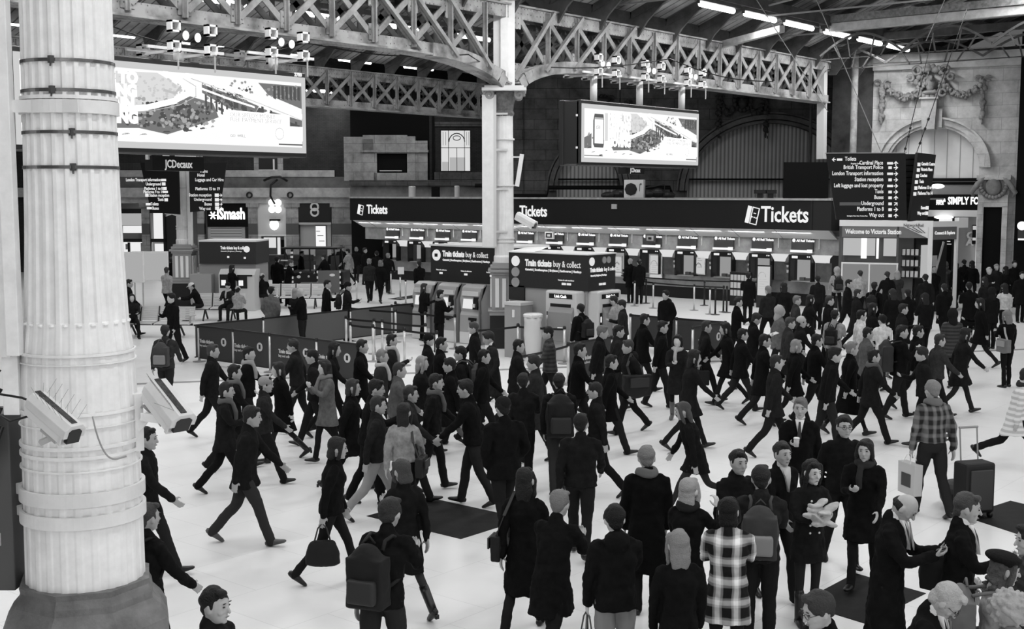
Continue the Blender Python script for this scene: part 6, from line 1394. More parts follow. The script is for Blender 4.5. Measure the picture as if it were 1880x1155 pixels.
FAB={'plaid':custom('plaid',_plaid,.2,.85,.15),'puffer':custom('puffer',_bars(.015,.04,4),.02,.6,.3),'puffer_white':custom('puffer_white',_bars(.5,.75,3.5),.6,.6,.3),'check':custom('check',_plaid2,.05,.85,.15),'stripe':custom('stripe',_bars(.1,.3,6),.2,.85,.15)}
def bag(kind,root,label,t=.015,side=1,off=None,sc=1.0,t2=None):
    """bags are things of their own, placed against the figure that carries them"""
    s=root.scale[0]; Mx=Matrix.Translation(root.location)@Matrix.Rotation(root.rotation_euler.z,4,'Z')@Matrix.Scale(s,4)
    hd=HANDS[root.name]
    H=hd[0 if side>0 else 1][0]; mt=M(t,.7,.25); m2=M(t2 if t2 is not None else t*1.8+.01,.6,.3)
    if kind=='pack':
        c=Vector(off or (0,-.235,1.18)); P=Mx@c; r=thing('rucksack',label,'rucksack',P,root.rotation_euler.z); r.scale=(s*sc,)*3
        m=MB(); m.ell((0,0,0),.165,.10,.24,16,12); m.box(-.14,.14,-.08,.07,-.22,.14); q=remesh(m,.014,mt,'pack',4,(WR1,.02)); o=bpy.data.objects.new('main_pouch',q); COL.objects.link(o); o.parent=r
        m=MB(); m.box(-.11,.11,-.135,-.06,-.17,.0); o=bpy.data.objects.new('front_pocket',remesh(m,.014,m2,'pocket',7)); COL.objects.link(o); o.parent=r
        m=MB(); m.smooth=True
        for sx in (-1,1): m.tube([((Vector(v)-Vector(c))/sc if j else Vector((sx*.09,.05,.18))) for j,v in enumerate(((0,0,0),(sx*.085,-.10,1.445),(sx*.10,0,1.462),(sx*.105,.115,1.40),(sx*.12,.142,1.25),(sx*.165,.05,1.12),(sx*.13,-.12,1.08)))],.016/sc,8)
        m.tube([(-.04,.03,.23),(0,.03,.275),(.04,.03,.23)],.01,6); m.build('strap',mt,r); return r
    if kind=='hand':
        P=Mx@H; r=thing('handbag',label,'handbag',P,root.rotation_euler.z); r.scale=(s*sc,)*3
        m=MB(); loft(m,[(0,0,-.50),(0,0,-.47),(0,0,-.32),(0,0,-.22),(0,0,-.20)],[.05,.08,.075,.05,.03],[.14,.20,.19,.15,.12],Vector((1,0,0)),16); o=bpy.data.objects.new('pouch',remesh(m,.012,mt,'pouch',3,(WR1,.02))); COL.objects.link(o); o.parent=r
        m=MB(); m.smooth=True
        for x in (-.03,.03): m.tube([(x,-.09,-.21),(x*.5,-.05,-.06),(0,0,0),(x*.5,.05,-.06),(x,.09,-.21)],.008,6)
        m.build('handle',m2,r); return r
    if kind=='case':
        P=Mx@H; r=thing('briefcase',label,'bag',P,root.rotation_euler.z); r.scale=(s*sc,)*3
        m=MB(); m.box(-.06,.06,-.22,.22,-.38,-.07); m.build('body',mt,r,bevel=.02); m=MB(); m.smooth=True; m.tube([(0,-.07,-.07),(0,-.05,-.0),(0,.05,-.0),(0,.07,-.07)],.011,6); m.build('handle',m2,r); return r
    if kind=='paper':
        P=Mx@H; r=thing('shopping_bag',label,'shopping bag',P,root.rotation_euler.z); r.scale=(s*sc,)*3
        m=MB(); m.prism([(-.17,-.52),(.17,-.52),(.18,-.12),(-.18,-.12)],-.06,.06,'x'); m.build('bag_body',mt,r); m=MB(); m.smooth=True
        for x in (-.055,.055): m.tube([(x,-.08,-.12),(x*.4,-.05,-.02),(0,0,.0),(x*.4,.05,-.02),(x,.08,-.12)],.005,6)
        m.build('handle',m2,r); m=MB(); m.box(.061,.064,-.10,.10,-.42,-.25); m.box(-.064,-.061,-.10,.10,-.42,-.25); m.build('print',M(.05),r); return r
    if kind=='shoulder':
        c=Vector(off or (side*.25,-.02,.92)); P=Mx@c; r=thing('shoulder_bag',label,'shoulder bag',P,root.rotation_euler.z); r.scale=(s*sc,)*3
        m=MB(); m.box(-.05,.05,-.17,.17,-.14,.12); m.ell((0,0,-.02),.085,.19,.15,14,10); o=bpy.data.objects.new('pouch',remesh(m,.013,mt,'pouch',4,(WR1,.02))); COL.objects.link(o); o.parent=r
        m=MB(); m.smooth=False; sd=1 if c.x>0 else -1
        q=[(Vector(v)-Vector(c))/sc for v in ((c.x,c.y+.12,c.z+.12),(sd*.17,.135,1.25),(sd*.10,.02,1.465),(sd*.17,-.135,1.25),(c.x,c.y-.12,c.z+.12))] if abs(c.x)>.1 else []
        if q:
            for a,b in zip(q,q[1:]): m.bar(a,b,.035,.008)
            m.build('strap',m2,r)
        m=MB(); m.box(sd*.075,sd*.092,-.12,.12,-.02,.09); m.build('flap',m2,r); return r
    if kind=='trolley':
        c=Vector(off or (side*.3,-.55,0)); P=Mx@c; P.z=0; r=thing('trolley_case',label,'suitcase',P,root.rotation_euler.z); r.scale=(s*sc,)*3
        m=MB(); m.box(-.19,.19,-.12,.12,.06,.62); m.build('shell',mt,r,bevel=.03); m=MB(); m.box(-.14,.14,-.15,-.12,.1,.55); m.build('front_pocket',m2,r,bevel=.01)
        m=MB(); 
        for x in (-.11,.11): m.tube([(x,.09,.6),(x,.13,.98)],.009,6)
        m.tube([(-.12,.13,.98),(.12,.13,.98)],.014,6); m.build('pull_handle',M(.3,.3),r)
        for x in (-.15,.15): m=MB(); m.smooth=True; m.tube([(x-.015,-.09,.035),(x+.015,-.09,.035)],.035,10); m.tube([(x-.015,.09,.035),(x+.015,.09,.035)],.035,10); m.build('wheel',BLACK,r)
        return r
S_=person
# --- nearest people, lower right
n1=S_(1488,848,'woman with long dark hair in a black button coat holding a pale bundle',h=1.70,dirn=10,arms=('ph','ph'),g='w',hem=.66,hair='long',tights=True,bot=.03,boots=True,skin=SKINP,buttons=True,head=(6,12),lean=1)
n2=S_(1632,898,'balding man in a long black overcoat looking down at his phone',h=1.82,dirn=62,arms=('ph','ph'),hem=.45,top=.012,hair='bald',ht=.02,shirt=.75,tie=.3,head=(34,0),lean=6)
n3=S_(1763,910,'man in a black coat with white shirt collar and messenger bag strap',h=1.80,dirn=68,arms=('ph','dn'),hem=.72,top=.012,hair='short',ht=.10,shirt=.8,head=(6,5))
bag('shoulder',n3,'black messenger bag at the hip of the man with the white collar',.01,side=-1,off=(-.28,-.10,.98),sc=1.25)
n4=S_(1688,1057,'elderly man with white hair and glasses looking down at the bottom edge',h=1.74,dirn=62,arms=('ph','ph'),hem=.8,top=.012,hair='short',ht=.42,shirt=.7,tie=.15,head=(38,0),glasses=True,lean=10)
n5=S_(1520,1090,'man with short hair and glasses facing left at the bottom edge',h=1.74,dirn=288,hem=.8,top=.01,hair='short',ht=.06,head=(14,0),glasses=True)
n6=S_(1832,1022,'woman in a black beret and pale grey coat with curly hair',h=1.67,dirn=84,arms=('dn','dn'),g='w',hem=.6,top=.38,hair='curly',ht=.12,hat='beret',hatt=.01,head=(8,0))
bag('pack',n6,'grey rucksack on the back of the woman in the beret',.13,t2=.34,off=(0,-.27,1.22),sc=1.15)
n7=S_(1860,1100,'person in a fluffy pale fur hood in the bottom right corner',h=1.64,dirn=210,g='w',hem=.6,top=.25,hat='fur',hatt=.36,hair=None)
n8=S_(1902,970,'person in a shiny black padded jacket cut by the right edge',h=1.74,dirn=270,pat='puffer',arms=('ph','ph'))
n9=S_(1338,922,'person in a bold black and white plaid coat seen from behind',h=1.70,dirn=170,g='w',hem=.60,pat='plaid',hair='bob',ht=.008,arms=('ph','ph'),w=1.12)
n10=S_(1131,935,'person in a black hooded jacket and pale grey trousers seen from behind',h=1.74,dirn=190,hem=.84,top=.012,bot=.22,hood=True,hair='short',ht=.012,arms=('ph','dn'),legs='st',skin=SKINP)
bag('hand',n10,'grey handbag hanging at the left of the person in pale trousers',.06,side=-1)
n11=S_(1248,982,'woman with long straight grey hair in a black coat seen from behind',h=1.66,dirn=184,g='w',hem=.5,top=.01,hair='long',ht=.22,arms=('dn','dn'))
bag('hand',n11,'large pale tote bag carried by the woman with straight grey hair',.36,side=-1,sc=1.45,t2=.5)
n12=S_(1262,885,'woman with fair hair over a black fur collar left of the plaid coat',h=1.67,dirn=150,g='w',hem=.55,top=.012,hair='long',ht=.34,scarf=.01,arms=('ear','ph'),skin=SKINP)
n13=S_(1188,825,'person with greying hair in a long black coat behind the fair haired woman',h=1.76,dirn=178,hem=.42,top=.008,hair='short',ht=.20,scarf=.12)
n14=S_(1398,862,'person with cropped dark hair wearing a patterned rucksack, right of the plaid coat',h=1.78,dirn=168,hem=.84,top=.03,hair='short',ht=.03,arms=('ph','ph'))
bag('pack',n14,'patterned grey rucksack on the person right of the plaid coat',.04,t2=.22,sc=1.1)
n15=S_(1352,830,'person in a dark jacket turned toward the camera behind the plaid coat',h=1.74,dirn=20,top=.015,hair='short',legs='sr',arms=('fw','bk'))
n16=S_(1548,766,'man in dark glasses walking behind the woman with the pale bundle',h=1.80,dirn=4,top=.015,hair='short',legs='sl',glasses=True,skin=SKIN,arms=('bk','fw'))
n17=S_(1590,810,'woman in a big dark hooded coat and scarf right of the man in glasses',h=1.68,dirn=335,g='w',hem=.55,top=.01,hair='long',ht=.03,scarf=.02,hood=True,legs='sr',arms=('ph','fw'),w=1.15)
n18=S_(1432,815,'person in a black jacket with pale striped shirt behind the button coat woman',h=1.74,dirn=25,top=.012,shirt=.5,hair='short',ht=.04,legs='sl',arms=('fw','bk'))
n19=S_(1470,727,'man in an open black suit and white shirt carrying a paper cup',h=1.80,dirn=345,top=.01,shirt=.75,tie=.03,hair='short',ht=.15,hem=.82,legs='wr',arms=('ph','bk'))
n20=S_(1716,703,'tall person in a plaid jacket and big scarf pulling a black suitcase',h=1.86,dirn=196,top=.05,pat='check',hem=.93,bot=.03,scarf=.14,hair='short',ht=.22,legs='sl',arms=('bk','dn'))
bag('trolley',n20,'upright black suitcase beside the tall person in the plaid jacket',.02,side=1,off=(.52,-.15,0),sc=1.15)
bag('paper',n20,'paper carrier bag held by the tall person in the plaid jacket',.5,side=-1,sc=1.0)
q=hp(1772,17.0); r=thing('holdall','bulging black holdall lying against the upright black suitcase','bag',(q.x,q.y,0),.5); m=MB(); m.ell((0,0,.2),.36,.2,.2,16,10); m.tube([(-.12,-.1,.36),(0,-.12,.46),(.12,-.1,.36)],.014,6); m.build('body',M(.01,.6),r)
# objects in hands of the near people
def at_hand(root,i,off=(0,0,0)):
    s=root.scale[0]; Mx=Matrix.Translation(root.location)@Matrix.Rotation(root.rotation_euler.z,4,'Z')@Matrix.Scale(s,4); H,fd,n=HANDS[root.name][i]; return Mx@(H+fd*off[1]+n*off[2]+Vector((off[0],0,0)))
p=at_hand(n2,0,(-.03,0,.035)); m=MB(); m.box(-.036,.036,-.072,.072,-.005,.005); o=solo(m,'mobile_phone',BLACK,'dark mobile phone in the hands of the balding man','phone',p); o.rotation_euler=(R(25),0,n2.rotation_euler.z)
p=at_hand(n1,1,(.08,-.02,.02)); m=MB(); m.smooth=True; rnd=random.Random(9)
for i in range(16):
    Mr=Euler((rnd.uniform(-.6,.6),rnd.uniform(-1,1),0)).to_matrix(); m.ell((rnd.uniform(-.11,.11),rnd.uniform(-.06,.06),rnd.uniform(-.07,.13)),rnd.uniform(.07,.12),.05,rnd.uniform(.018,.03),12,8,Mr)
me=remesh(m,.010,M(.50,.6,.2,noise=.3,nscale=8),'bundle',1,(WR1,.05)); o=bpy.data.objects.new('scarf_bundle',me); COL.objects.link(o); o.location=p; o.rotation_euler.z=n1.rotation_euler.z; tag(o,'pale crumpled bundle of cloth in the arms of the button coat woman','cloth')
p=at_hand(n19,0,(0,.03,.0)); m=MB(); m.smooth=True; m.lathe([(.028,-.03),(.036,.07)],n=16); m.m=1; m.lathe([(.039,.07),(.039,.085),(.03,.09)],n=16); solo(m,'paper_cup',[M(.5),WHITE],'paper coffee cup with a white lid in the suited man\'s hand','cup',p)
# --- left foreground
l1=S_(700,925,'man in a black jacket with a rucksack at the bottom, left of centre',h=1.80,dirn=158,top=.012,bot=.035,hair='short',ht=.05,legs='sr',arms=('ph','bk'),lean=12)
bag('pack',l1,'black rucksack on the man at the bottom left of centre',.01,sc=1.15)
l2=S_(742,842,'person in a dark belted coat with striped stockings left of the dark floor panel',h=1.68,dirn=215,g='w',hem=.55,top=.015,hair='bob',ht=.10,legs='wl',tights=True,bot=.06,arms=('bk','ph'),boots=True)
l3=S_(606,800,'slim person in black stepping right, alone left of centre',h=1.70,dirn=98,g='w',top=.012,bot=.02,hair='bob',ht=.03,legs='wl',arms=('bk','dn'),lean=6)
bag('hand',l3,'round black bag swinging behind the slim person left of centre',.012,side=1)
l4=S_(446,742,'man in a dark knee length coat striding right past the grey cameras',h=1.80,dirn=92,hem=.74,top=.02,bot=.05,hair='short',ht=.03,legs='wr',arms=('bk','fw'),shoe=.08,lean=8)
l5=S_(926,735,'broad man in a black coat and knitted cap, centre of the concourse',h=1.82,dirn=205,hem=.76,top=.012,hair='short',hat='beanie',hatt=.015,legs='sr',arms=('pk','pk'),w=1.12)
l6=S_(1066,765,'person in a dark grey jacket walking away right of the broad man',h=1.74,dirn=170,top=.02,hem=.86,hair='short',ht=.02,legs='sl',arms=('fw','bk'),w=1.1)
l7=S_(962,858,'person in a long dark coat with a slanting strap, below the broad man',h=1.72,dirn=165,hem=.5,top=.01,hair='long',ht=.02,legs='wr',arms=('fw','bk'),g='w')
bag('shoulder',l7,'black shoulder bag on the person below the broad man',.012,side=-1)
l8=S_(1012,900,'person in a black coat bending forward at the bottom centre',h=1.72,dirn=150,hem=.6,top=.012,hair='short',ht=.18,legs='wl',arms=('ph','fw'),lean=14)
l9=S_(262,932,'person with a huge round black rucksack right of the foreground column',h=1.72,dirn=140,top=.015,hair='short',ht=.1,legs='sr',arms=('fw','bk'))
bag('pack',l9,'huge round black rucksack beside the foreground column',.008,sc=1.55,off=(0,-.32,1.15))
l10=S_(384,1085,'dark haired person cut by the bottom edge near the foreground column',h=1.70,dirn=70,top=.02,hair='short',ht=.015)
l11=S_(262,782,'person in dark clothes striding past behind the arm of the grey camera',h=1.78,dirn=92,hem=.72,top=.02,bot=.03,hair='short',legs='wl',arms=('fw','bk'))
# --- middle left
S_(518,662,'woman in a black coat and high heeled boots walking left',h=1.68,dirn=292,g='w',hem=.55,top=.01,hair='long',ht=.04,legs='wl',tights=True,bot=.03,boots=True,arms=('ph','bk'),skin=SKINP,lean=5)
S_(425,668,'person with a grey scarf behind the man in the knee length coat',h=1.72,dirn=105,hem=.86,top=.015,scarf=.12,hair='short',legs='wl',arms=('fw','bk'))
S_(386,630,'person striding right before the second front banner',h=1.74,dirn=92,hem=.8,top=.02,hair='short',ht=.08,legs='wr',arms=('bk','fw'))
S_(452,640,'person with dark hair crossing in front of the third banner',h=1.72,dirn=85,hem=.84,top=.012,hair='short',legs='sr',arms=('bk','ph'),scarf=.3)
S_(482,690,'hunched person with pale hat just left of the woman in high heeled boots',h=1.66,dirn=95,hem=.84,top=.04,hat='beanie',hatt=.3,hair='short',legs='wr',arms=('fw','bk'),bot=.02)
S_(600,664,'woman in a grey cardigan with curly hair facing left, arms folded',h=1.68,dirn=305,g='w',hem=.62,top=.13,hair='curly',ht=.04,legs='sr',arms=('ch','ch'),skin=SKINP,scarf=.2)
S_(642,694,'person in black tights and boots stepping right behind the slim person',h=1.70,dirn=92,g='w',hem=.58,top=.015,tights=True,bot=.012,boots=True,hair='bob',ht=.06,legs='wl',arms=('bk','fw'))
S_(578,640,'person in dark clothes between the banner and the woman in the cardigan',h=1.74,dirn=270,top=.02,hair='short',legs='wr',arms=('fw','bk'))
S_(660,622,'person in a black coat passing the right end of the front banners',h=1.76,dirn=88,hem=.7,top=.012,hair='short',ht=.03,legs='wl',arms=('fw','bk'))
S_(697,640,'person with grey hair and pale scarf in the left crowd',h=1.70,dirn=90,top=.05,scarf=.45,hair='short',ht=.22,legs='wr',arms=('bk','fw'))
S_(728,664,'person in a mid grey jacket walking right, centre left crowd',h=1.72,dirn=95,top=.10,hair='short',ht=.06,legs='wl',arms=('fw','bk'))
S_(770,652,'woman with fair hair and dark coat walking right, centre left crowd',h=1.68,dirn=85,g='w',hem=.6,top=.02,hair='long',ht=.3,legs='wr',arms=('bk','ph'))
x=S_(740,745,'person in a white top and black skirt, above the belted coat person',h=1.68,dirn=170,g='w',top=.3,hem=.92,bot=.015,hair='long',ht=.03,legs='sl',skirt=.55,arms=('fw','bk'))
bag('shoulder',x,'dark shoulder bag of the person in the white top',.015,side=1)
S_(688,725,'person in light trousers and dark jacket left of the white top',h=1.72,dirn=95,top=.03,bot=.30,hair='short',ht=.05,legs='wl',arms=('bk','fw'))
S_(830,655,'woman in a black coat with bare looking legs in long stride',h=1.70,dirn=268,g='w',hem=.56,top=.01,hair='short',ht=.03,legs='wr',tights=True,bot=.10,arms=('ch','bk'),shoe=.01)
x=S_(850,634,'person in a black jacket with pale hem behind the long striding woman',h=1.76,dirn=262,top=.015,hair='short',ht=.02,legs='wl',arms=('fw','bk'),bot=.02)
bag('pack',x,'grey rucksack on the person behind the long striding woman',.06)
S_(904,610,'man in a grey long coat and white collar in profile facing left',h=1.78,dirn=282,hem=.52,top=.035,shirt=.8,hair='short',ht=.04,legs='sr',arms=('pk','pk'),head=(16,0))
S_(884,640,'person in black directly left of the man in the grey long coat',h=1.72,dirn=90,top=.012,hair='short',legs='wr',arms=('bk','fw'),hem=.8)
S_(806,618,'person in a black coat near the queue posts, left of the machines',h=1.74,dirn=95,hem=.65,top=.01,hair='short',legs='wl',arms=('fw','bk'))
S_(783,612,'short person in a black hat near the queue posts',h=1.64,dirn=90,top=.015,hat='beanie',hatt=.01,hair='short',legs='wr',arms=('bk','fw'))
S_(715,612,'person with pale face and dark hair leaning along the inner queue',h=1.70,dirn=95,top=.03,hair='short',legs='wr',arms=('ph','bk'),scarf=.4)
S_(873,590,'person in a dark coat before the middle column base',h=1.72,dirn=270,top=.015,hair='short',ht=.10,legs='wl',arms=('fw','bk'),hem=.75)
# --- centre
x=S_(1027,690,'person with a tall black rucksack seen from behind, centre',h=1.76,dirn=182,top=.02,hair='short',ht=.03,legs='sr',arms=('st','dn'),bot=.04)
bag('pack',x,'tall black rucksack in the centre of the concourse',.008,sc=1.35,t2=.02)
S_(985,655,'person in a dark grey coat left of the tall rucksack',h=1.76,dirn=262,hem=.55,top=.04,hair='short',ht=.04,legs='sl',arms=('bk','fw'),w=1.1)
S_(1010,598,'person in a black puffed jacket below the litter bin',h=1.78,dirn=275,pat='puffer',hair='short',ht=.02,legs='wr',arms=('bk','fw'),w=1.15)
x=S_(1068,560,'person with a black rucksack in front of the cash machine',h=1.74,dirn=215,top=.012,hair='short',legs='st',arms=('ph','dn'))
bag('pack',x,'black rucksack before the cash machine',.008)
S_(1060,628,'tall person in black crossing before the right banner',h=1.80,dirn=90,hem=.8,top=.008,hair='short',legs='wl',arms=('fw','bk'))
x=S_(1157,622,'young man in a lettered hooded sweatshirt striding left',h=1.76,dirn=290,top=.02,hood=True,hair='short',ht=.08,legs='wl',arms=('ph','bk'),bot=.015)
bag('shoulder',x,'big black sports bag on the young man striding left',.012,side=-1,sc=1.5)
S_(1118,650,'person in black directly left of the young man in the hooded sweatshirt',h=1.72,dirn=95,hem=.62,top=.008,hair='short',ht=.02,legs='wr',arms=('bk','fw'))
S_(1244,617,'woman in a dark coat and pale scarf walking toward the camera',h=1.68,dirn=350,g='w',hem=.55,top=.025,tights=True,bot=.015,boots=True,shoe=.12,hair='long',ht=.02,scarf=.4,legs='sl',arms=('ph','fw'),skin=SKINP)
S_(1212,592,'man in black trousers stepping right behind the woman with the pale scarf',h=1.78,dirn=92,hem=.8,top=.01,hair='short',legs='sr',arms=('bk','fw'))
S_(1180,575,'person in a black coat right of the right banner',h=1.78,dirn=100,hem=.7,top=.008,hair='short',legs='wl',arms=('fw','bk'),w=1.15)
S_(1224,535,'young man in a black hooded jacket standing and looking left',h=1.76,dirn=318,top=.01,hood=True,hair='short',ht=.008,arms=('pk','pk'),skin=SKIN,bot=.01)
x=S_(1280,728,'person lunging left with arm out and a brown bag, centre right',h=1.66,dirn=262,top=.015,hair='long',ht=.12,g='w',hem=.7,legs='rl',arms=('out','bk'),lean=16,tights=True,bot=.04)
x=S_(1293,588,'person in grey carrying a bag past the right hand banner',h=1.74,dirn=90,top=.02,hair='short',ht=.05,legs='wr',arms=('bk','fw'),hem=.85)
bag('case',x,'dark case carried past the right hand banner',.012,side=1)
S_(1130,545,'person in a pale grey jacket using the side cash machine',h=1.70,dirn=250,top=.3,hair='short',ht=.04,arms=('ph','ph'))
S_(1145,553,'person in a dark cap beside the pale jacket at the cash machine',h=1.72,dirn=260,top=.03,hat='cap',hatt=.03,hair='short',legs='sr',arms=('ph','dn'))
# --- right of centre
S_(1352,548,'person in black at the corner of the right hand banner',h=1.74,dirn=90,hem=.7,top=.008,hair='short',legs='sr',arms=('ph','dn'))
x=S_(1382,572,'person reading pale papers while walking, right of the banner',h=1.78,dirn=92,hem=.72,top=.012,hair='short',ht=.03,legs='wr',arms=('ph','ph'),head=(22,0),w=1.1)
p=at_hand(x,0,(-.08,.05,.02)); m=MB(); m.box(-.15,.15,-.11,.11,-.003,.003); o=solo(m,'newspaper',M(.6),'sheet of pale papers read by the person right of the banner','paper',p); o.rotation_euler=(R(20),0,x.rotation_euler.z)
S_(1430,560,'person in a pale hood and grey coat right of the one reading papers',h=1.74,dirn=90,top=.12,hem=.7,hat='hood',hatt=.35,hair='short',legs='wl',arms=('fw','bk'))
S_(1400,612,'person in a black coat stepping right below the reader',h=1.76,dirn=88,hem=.6,top=.01,hair='short',legs='wl',arms=('fw','bk'),w=1.1)
S_(1421,650,'person in a dark parka and tall boots striding right',h=1.74,dirn=92,hem=.7,top=.025,hair='short',ht=.04,legs='wl',arms=('bk','fw'),boots=True)
S_(1458,622,'person in black with fair hair, left of the long dark dress coat',h=1.70,dirn=88,hem=.66,top=.01,hair='bob',ht=.25,legs='wr',arms=('bk','fw'),g='w')
S_(1468,580,'person with a pale woollen hat and dark jacket, right of centre crowd',h=1.70,dirn=90,top=.02,hat='beanie',hatt=.45,hair='short',legs='wr',arms=('fw','bk'))
x=S_(1532,572,'person in a pale jacket with a small black rucksack seen from behind',h=1.72,dirn=150,top=.30,hair='short',ht=.02,legs='sl',arms=('ph','dn'),bot=.02)
bag('pack',x,'small black rucksack on a pale jacket, right crowd',.006,sc=.95)
S_(1578,568,'man in a white jacket with dark hair walking right',h=1.76,dirn=95,top=.6,hair='short',ht=.01,legs='wl',arms=('bk','fw'),bot=.015)
S_(1496,612,'person in black stepping right between parka and long coat',h=1.74,dirn=94,hem=.8,top=.01,hair='short',legs='wl',arms=('fw','bk'))
S_(1560,626,'woman in a wide long black coat in full stride, right crowd',h=1.74,dirn=92,g='w',hem=.44,top=.008,hair='bun',ht=.2,legs='wr',arms=('bk','fw'),w=1.25,tights=True,bot=.015)
x=S_(1652,600,'burly person in dark with a bulky rucksack right of the wide long coat',h=1.82,dirn=88,hem=.8,top=.01,hair='short',ht=.02,legs='sl',arms=('st','bk'),w=1.2)
bag('pack',x,'bulky dark grey rucksack on the burly person',.025,sc=1.3)
S_(1622,580,'person in a white quilted top left of the burly person',h=1.68,dirn=200,top=.62,hair='short',ht=.01,arms=('dn','ph'),legs='sr')
S_(1682,596,'person in a black coat right of the burly person',h=1.76,dirn=90,hem=.72,top=.008,hair='short',legs='wr',arms=('bk','fw'))
x=S_(1750,570,'person in a dark padded coat and knitted hood walking away',h=1.76,dirn=185,hem=.66,pat='puffer',hat='hood',hatt=.012,hair='short',legs='sr',arms=('dn','dn'),bot=.01)
bag('case',x,'soft black case carried by the person in the padded coat',.008,side=1,sc=1.35,t2=.1)
x=S_(1852,572,'person in a black jacket with a pale satchel standing at the right',h=1.74,dirn=195,top=.01,bot=.012,hair='long',ht=.18,legs='st2',arms=('dn','ph'),g='w',hem=.85)
bag('shoulder',x,'pale grey satchel hanging on the person at the right',.16,side=-1,off=(-.20,-.14,.98),sc=1.15)
S_(1803,546,'person in a long black coat left of the one with the pale satchel',h=1.80,dirn=255,hem=.62,top=.008,hair='long',ht=.02,g='w',legs='wl',arms=('ph','bk'),w=1.15)
S_(1868,668,'person in a bright white padded coat running at the right edge',h=1.70,dirn=80,pat='puffer_white',hem=.62,hair='short',ht=.03,legs='rr',arms=('bk','fw'),bot=.015,lean=12,scarf=.02)
S_(1722,612,'person in grey beside the padded coat, partly hidden',h=1.70,dirn=95,top=.06,hair='short',ht=.05,legs='wl',arms=('fw','bk'))
x=S_(1846,522,'woman in a white shirt with a dark strap seen from behind',h=1.74,dirn=185,g='w',top=.5,hem=.92,bot=.01,hair='long',ht=.02,legs='sr',arms=('dn','ph'))
# --- far right crowd by the food shop
far=[(1502,508,185,.02,.02,'in a dark jacket passing the last ticket window'),(1537,492,180,.30,.02,'with a pale hood and black rucksack at the end of the ticket office'),(1556,512,60,.015,.02,'in black pointing toward the map board'),
(1580,498,180,.35,.05,'in a pale coat before the map board'),(1596,486,175,.01,.02,'in black close to the map board'),(1612,484,0,.02,.02,'with a white scarf facing the camera before the map board'),(1630,500,190,.012,.05,'in black left of the shelves'),
(1648,496,170,.05,.3,'with fair hair in front of the shelves'),(1662,482,185,.01,.02,'in a black coat by the side banner'),(1680,476,180,.01,.02,'in a cap at the narrow doorway'),(1694,480,175,.012,.25,'with grey hair at the narrow doorway'),
(1700,505,180,.02,.02,'in a dark jacket with a strap, in front of the doorway pair'),(1716,490,180,.01,.3,'in black below the menu board'),(1736,482,160,.10,.4,'in a grey hooded shawl under the menu board'),(1757,482,180,.008,.02,'in a long black coat with bags in both hands'),
(1771,478,185,.01,.02,'in a black suit walking into the cafe'),(1786,480,180,.01,.02,'in a black suit and white collar walking into the cafe'),(1815,492,10,.02,.4,'with fair hair facing the camera by the stone pier'),(1829,486,0,.03,.3,'with pale face and cup by the stone pier'),
(1848,488,180,.01,.01,'with long dark hair before the dark panel'),(1862,480,5,.012,.03,'with moustache facing the camera by the stone pier'),(1876,500,0,.01,.02,'in black at the far right edge of the hall'),
(1810,508,200,.02,.02,'in black carrying papers left of the white shirt'),(1780,520,170,.01,.02,'in black with a case below the suits'),(1668,530,180,.01,.02,'in black in the middle of the far crowd'),(1640,532,185,.012,.04,'in a dark coat left in the far crowd'),
(1605,520,150,.01,.02,'in a black jacket with a small rucksack'),(1572,530,90,.02,.05,'in grey walking right behind the white jacket'),(1700,540,185,.012,.02,'in dark clothes above the burly person'),(1735,520,180,.01,.03,'in a dark raincoat in the far crowd'),
(1822,530,190,.012,.02,'in a black hood right of the far crowd'),(1440,520,180,.015,.02,'in black by the free standing poster board'),(1412,524,200,.03,.2,'with fair hair near the leaflet rack'),(1374,502,170,.01,.02,'with curly dark hair before the leaflet rack'),
(1485,540,95,.02,.02,'in a dark coat below the last ticket window'),(1520,545,90,.012,.05,'in black left of the white jacket'),(1460,545,88,.06,.15,'in grey right of the poster board'),(1600,555,90,.015,.02,'in black right of the white jacket'),(1655,560,92,.02,.03,'in black between white top and burly person')]
rnd=random.Random(12)
LG=['st','sr','sl','wr','wl']; AR=[('dn','dn'),('ph','dn'),('fw','bk'),('bk','fw'),('dn','ph')]
for i,(x_,y_,d_,t_,hh_,l_) in enumerate(far):
    g_='w' if i%3==1 else 'm'
    o=S_(x_,y_,'person '+l_,h=1.72+.03*(i%3),dirn=d_,top=t_,ht=hh_,bot=.012,g=g_,hem=(.86,.6,.72,.5)[i%4] if t_<.3 else .84,legs=LG[(i*7)%5] if d_ not in (0,5,10) else 'st',arms=AR[(i*3)%5],hair='long' if g_=='w' else 'short',
         hat='hood' if 'hood' in l_ else 'cap' if 'cap' in l_ and 'cape' not in l_ and 'cafe' not in l_ else None,hatt=t_,scarf=.6 if 'scarf' in l_ else None,shirt=.7 if 'collar' in l_ else None)
    if 'rucksack' in l_: bag('pack',o,'small rucksack on the person '+l_.replace('with a small rucksack','in the far crowd').replace('and black rucksack ','')[:60],.008)
    if 'bags in both' in l_:
        for sd in (1,-1): bag('case',o,'black bag in the %s hand of the long coated person at the cafe'%('right' if sd>0 else 'left'),.008,side=sd)
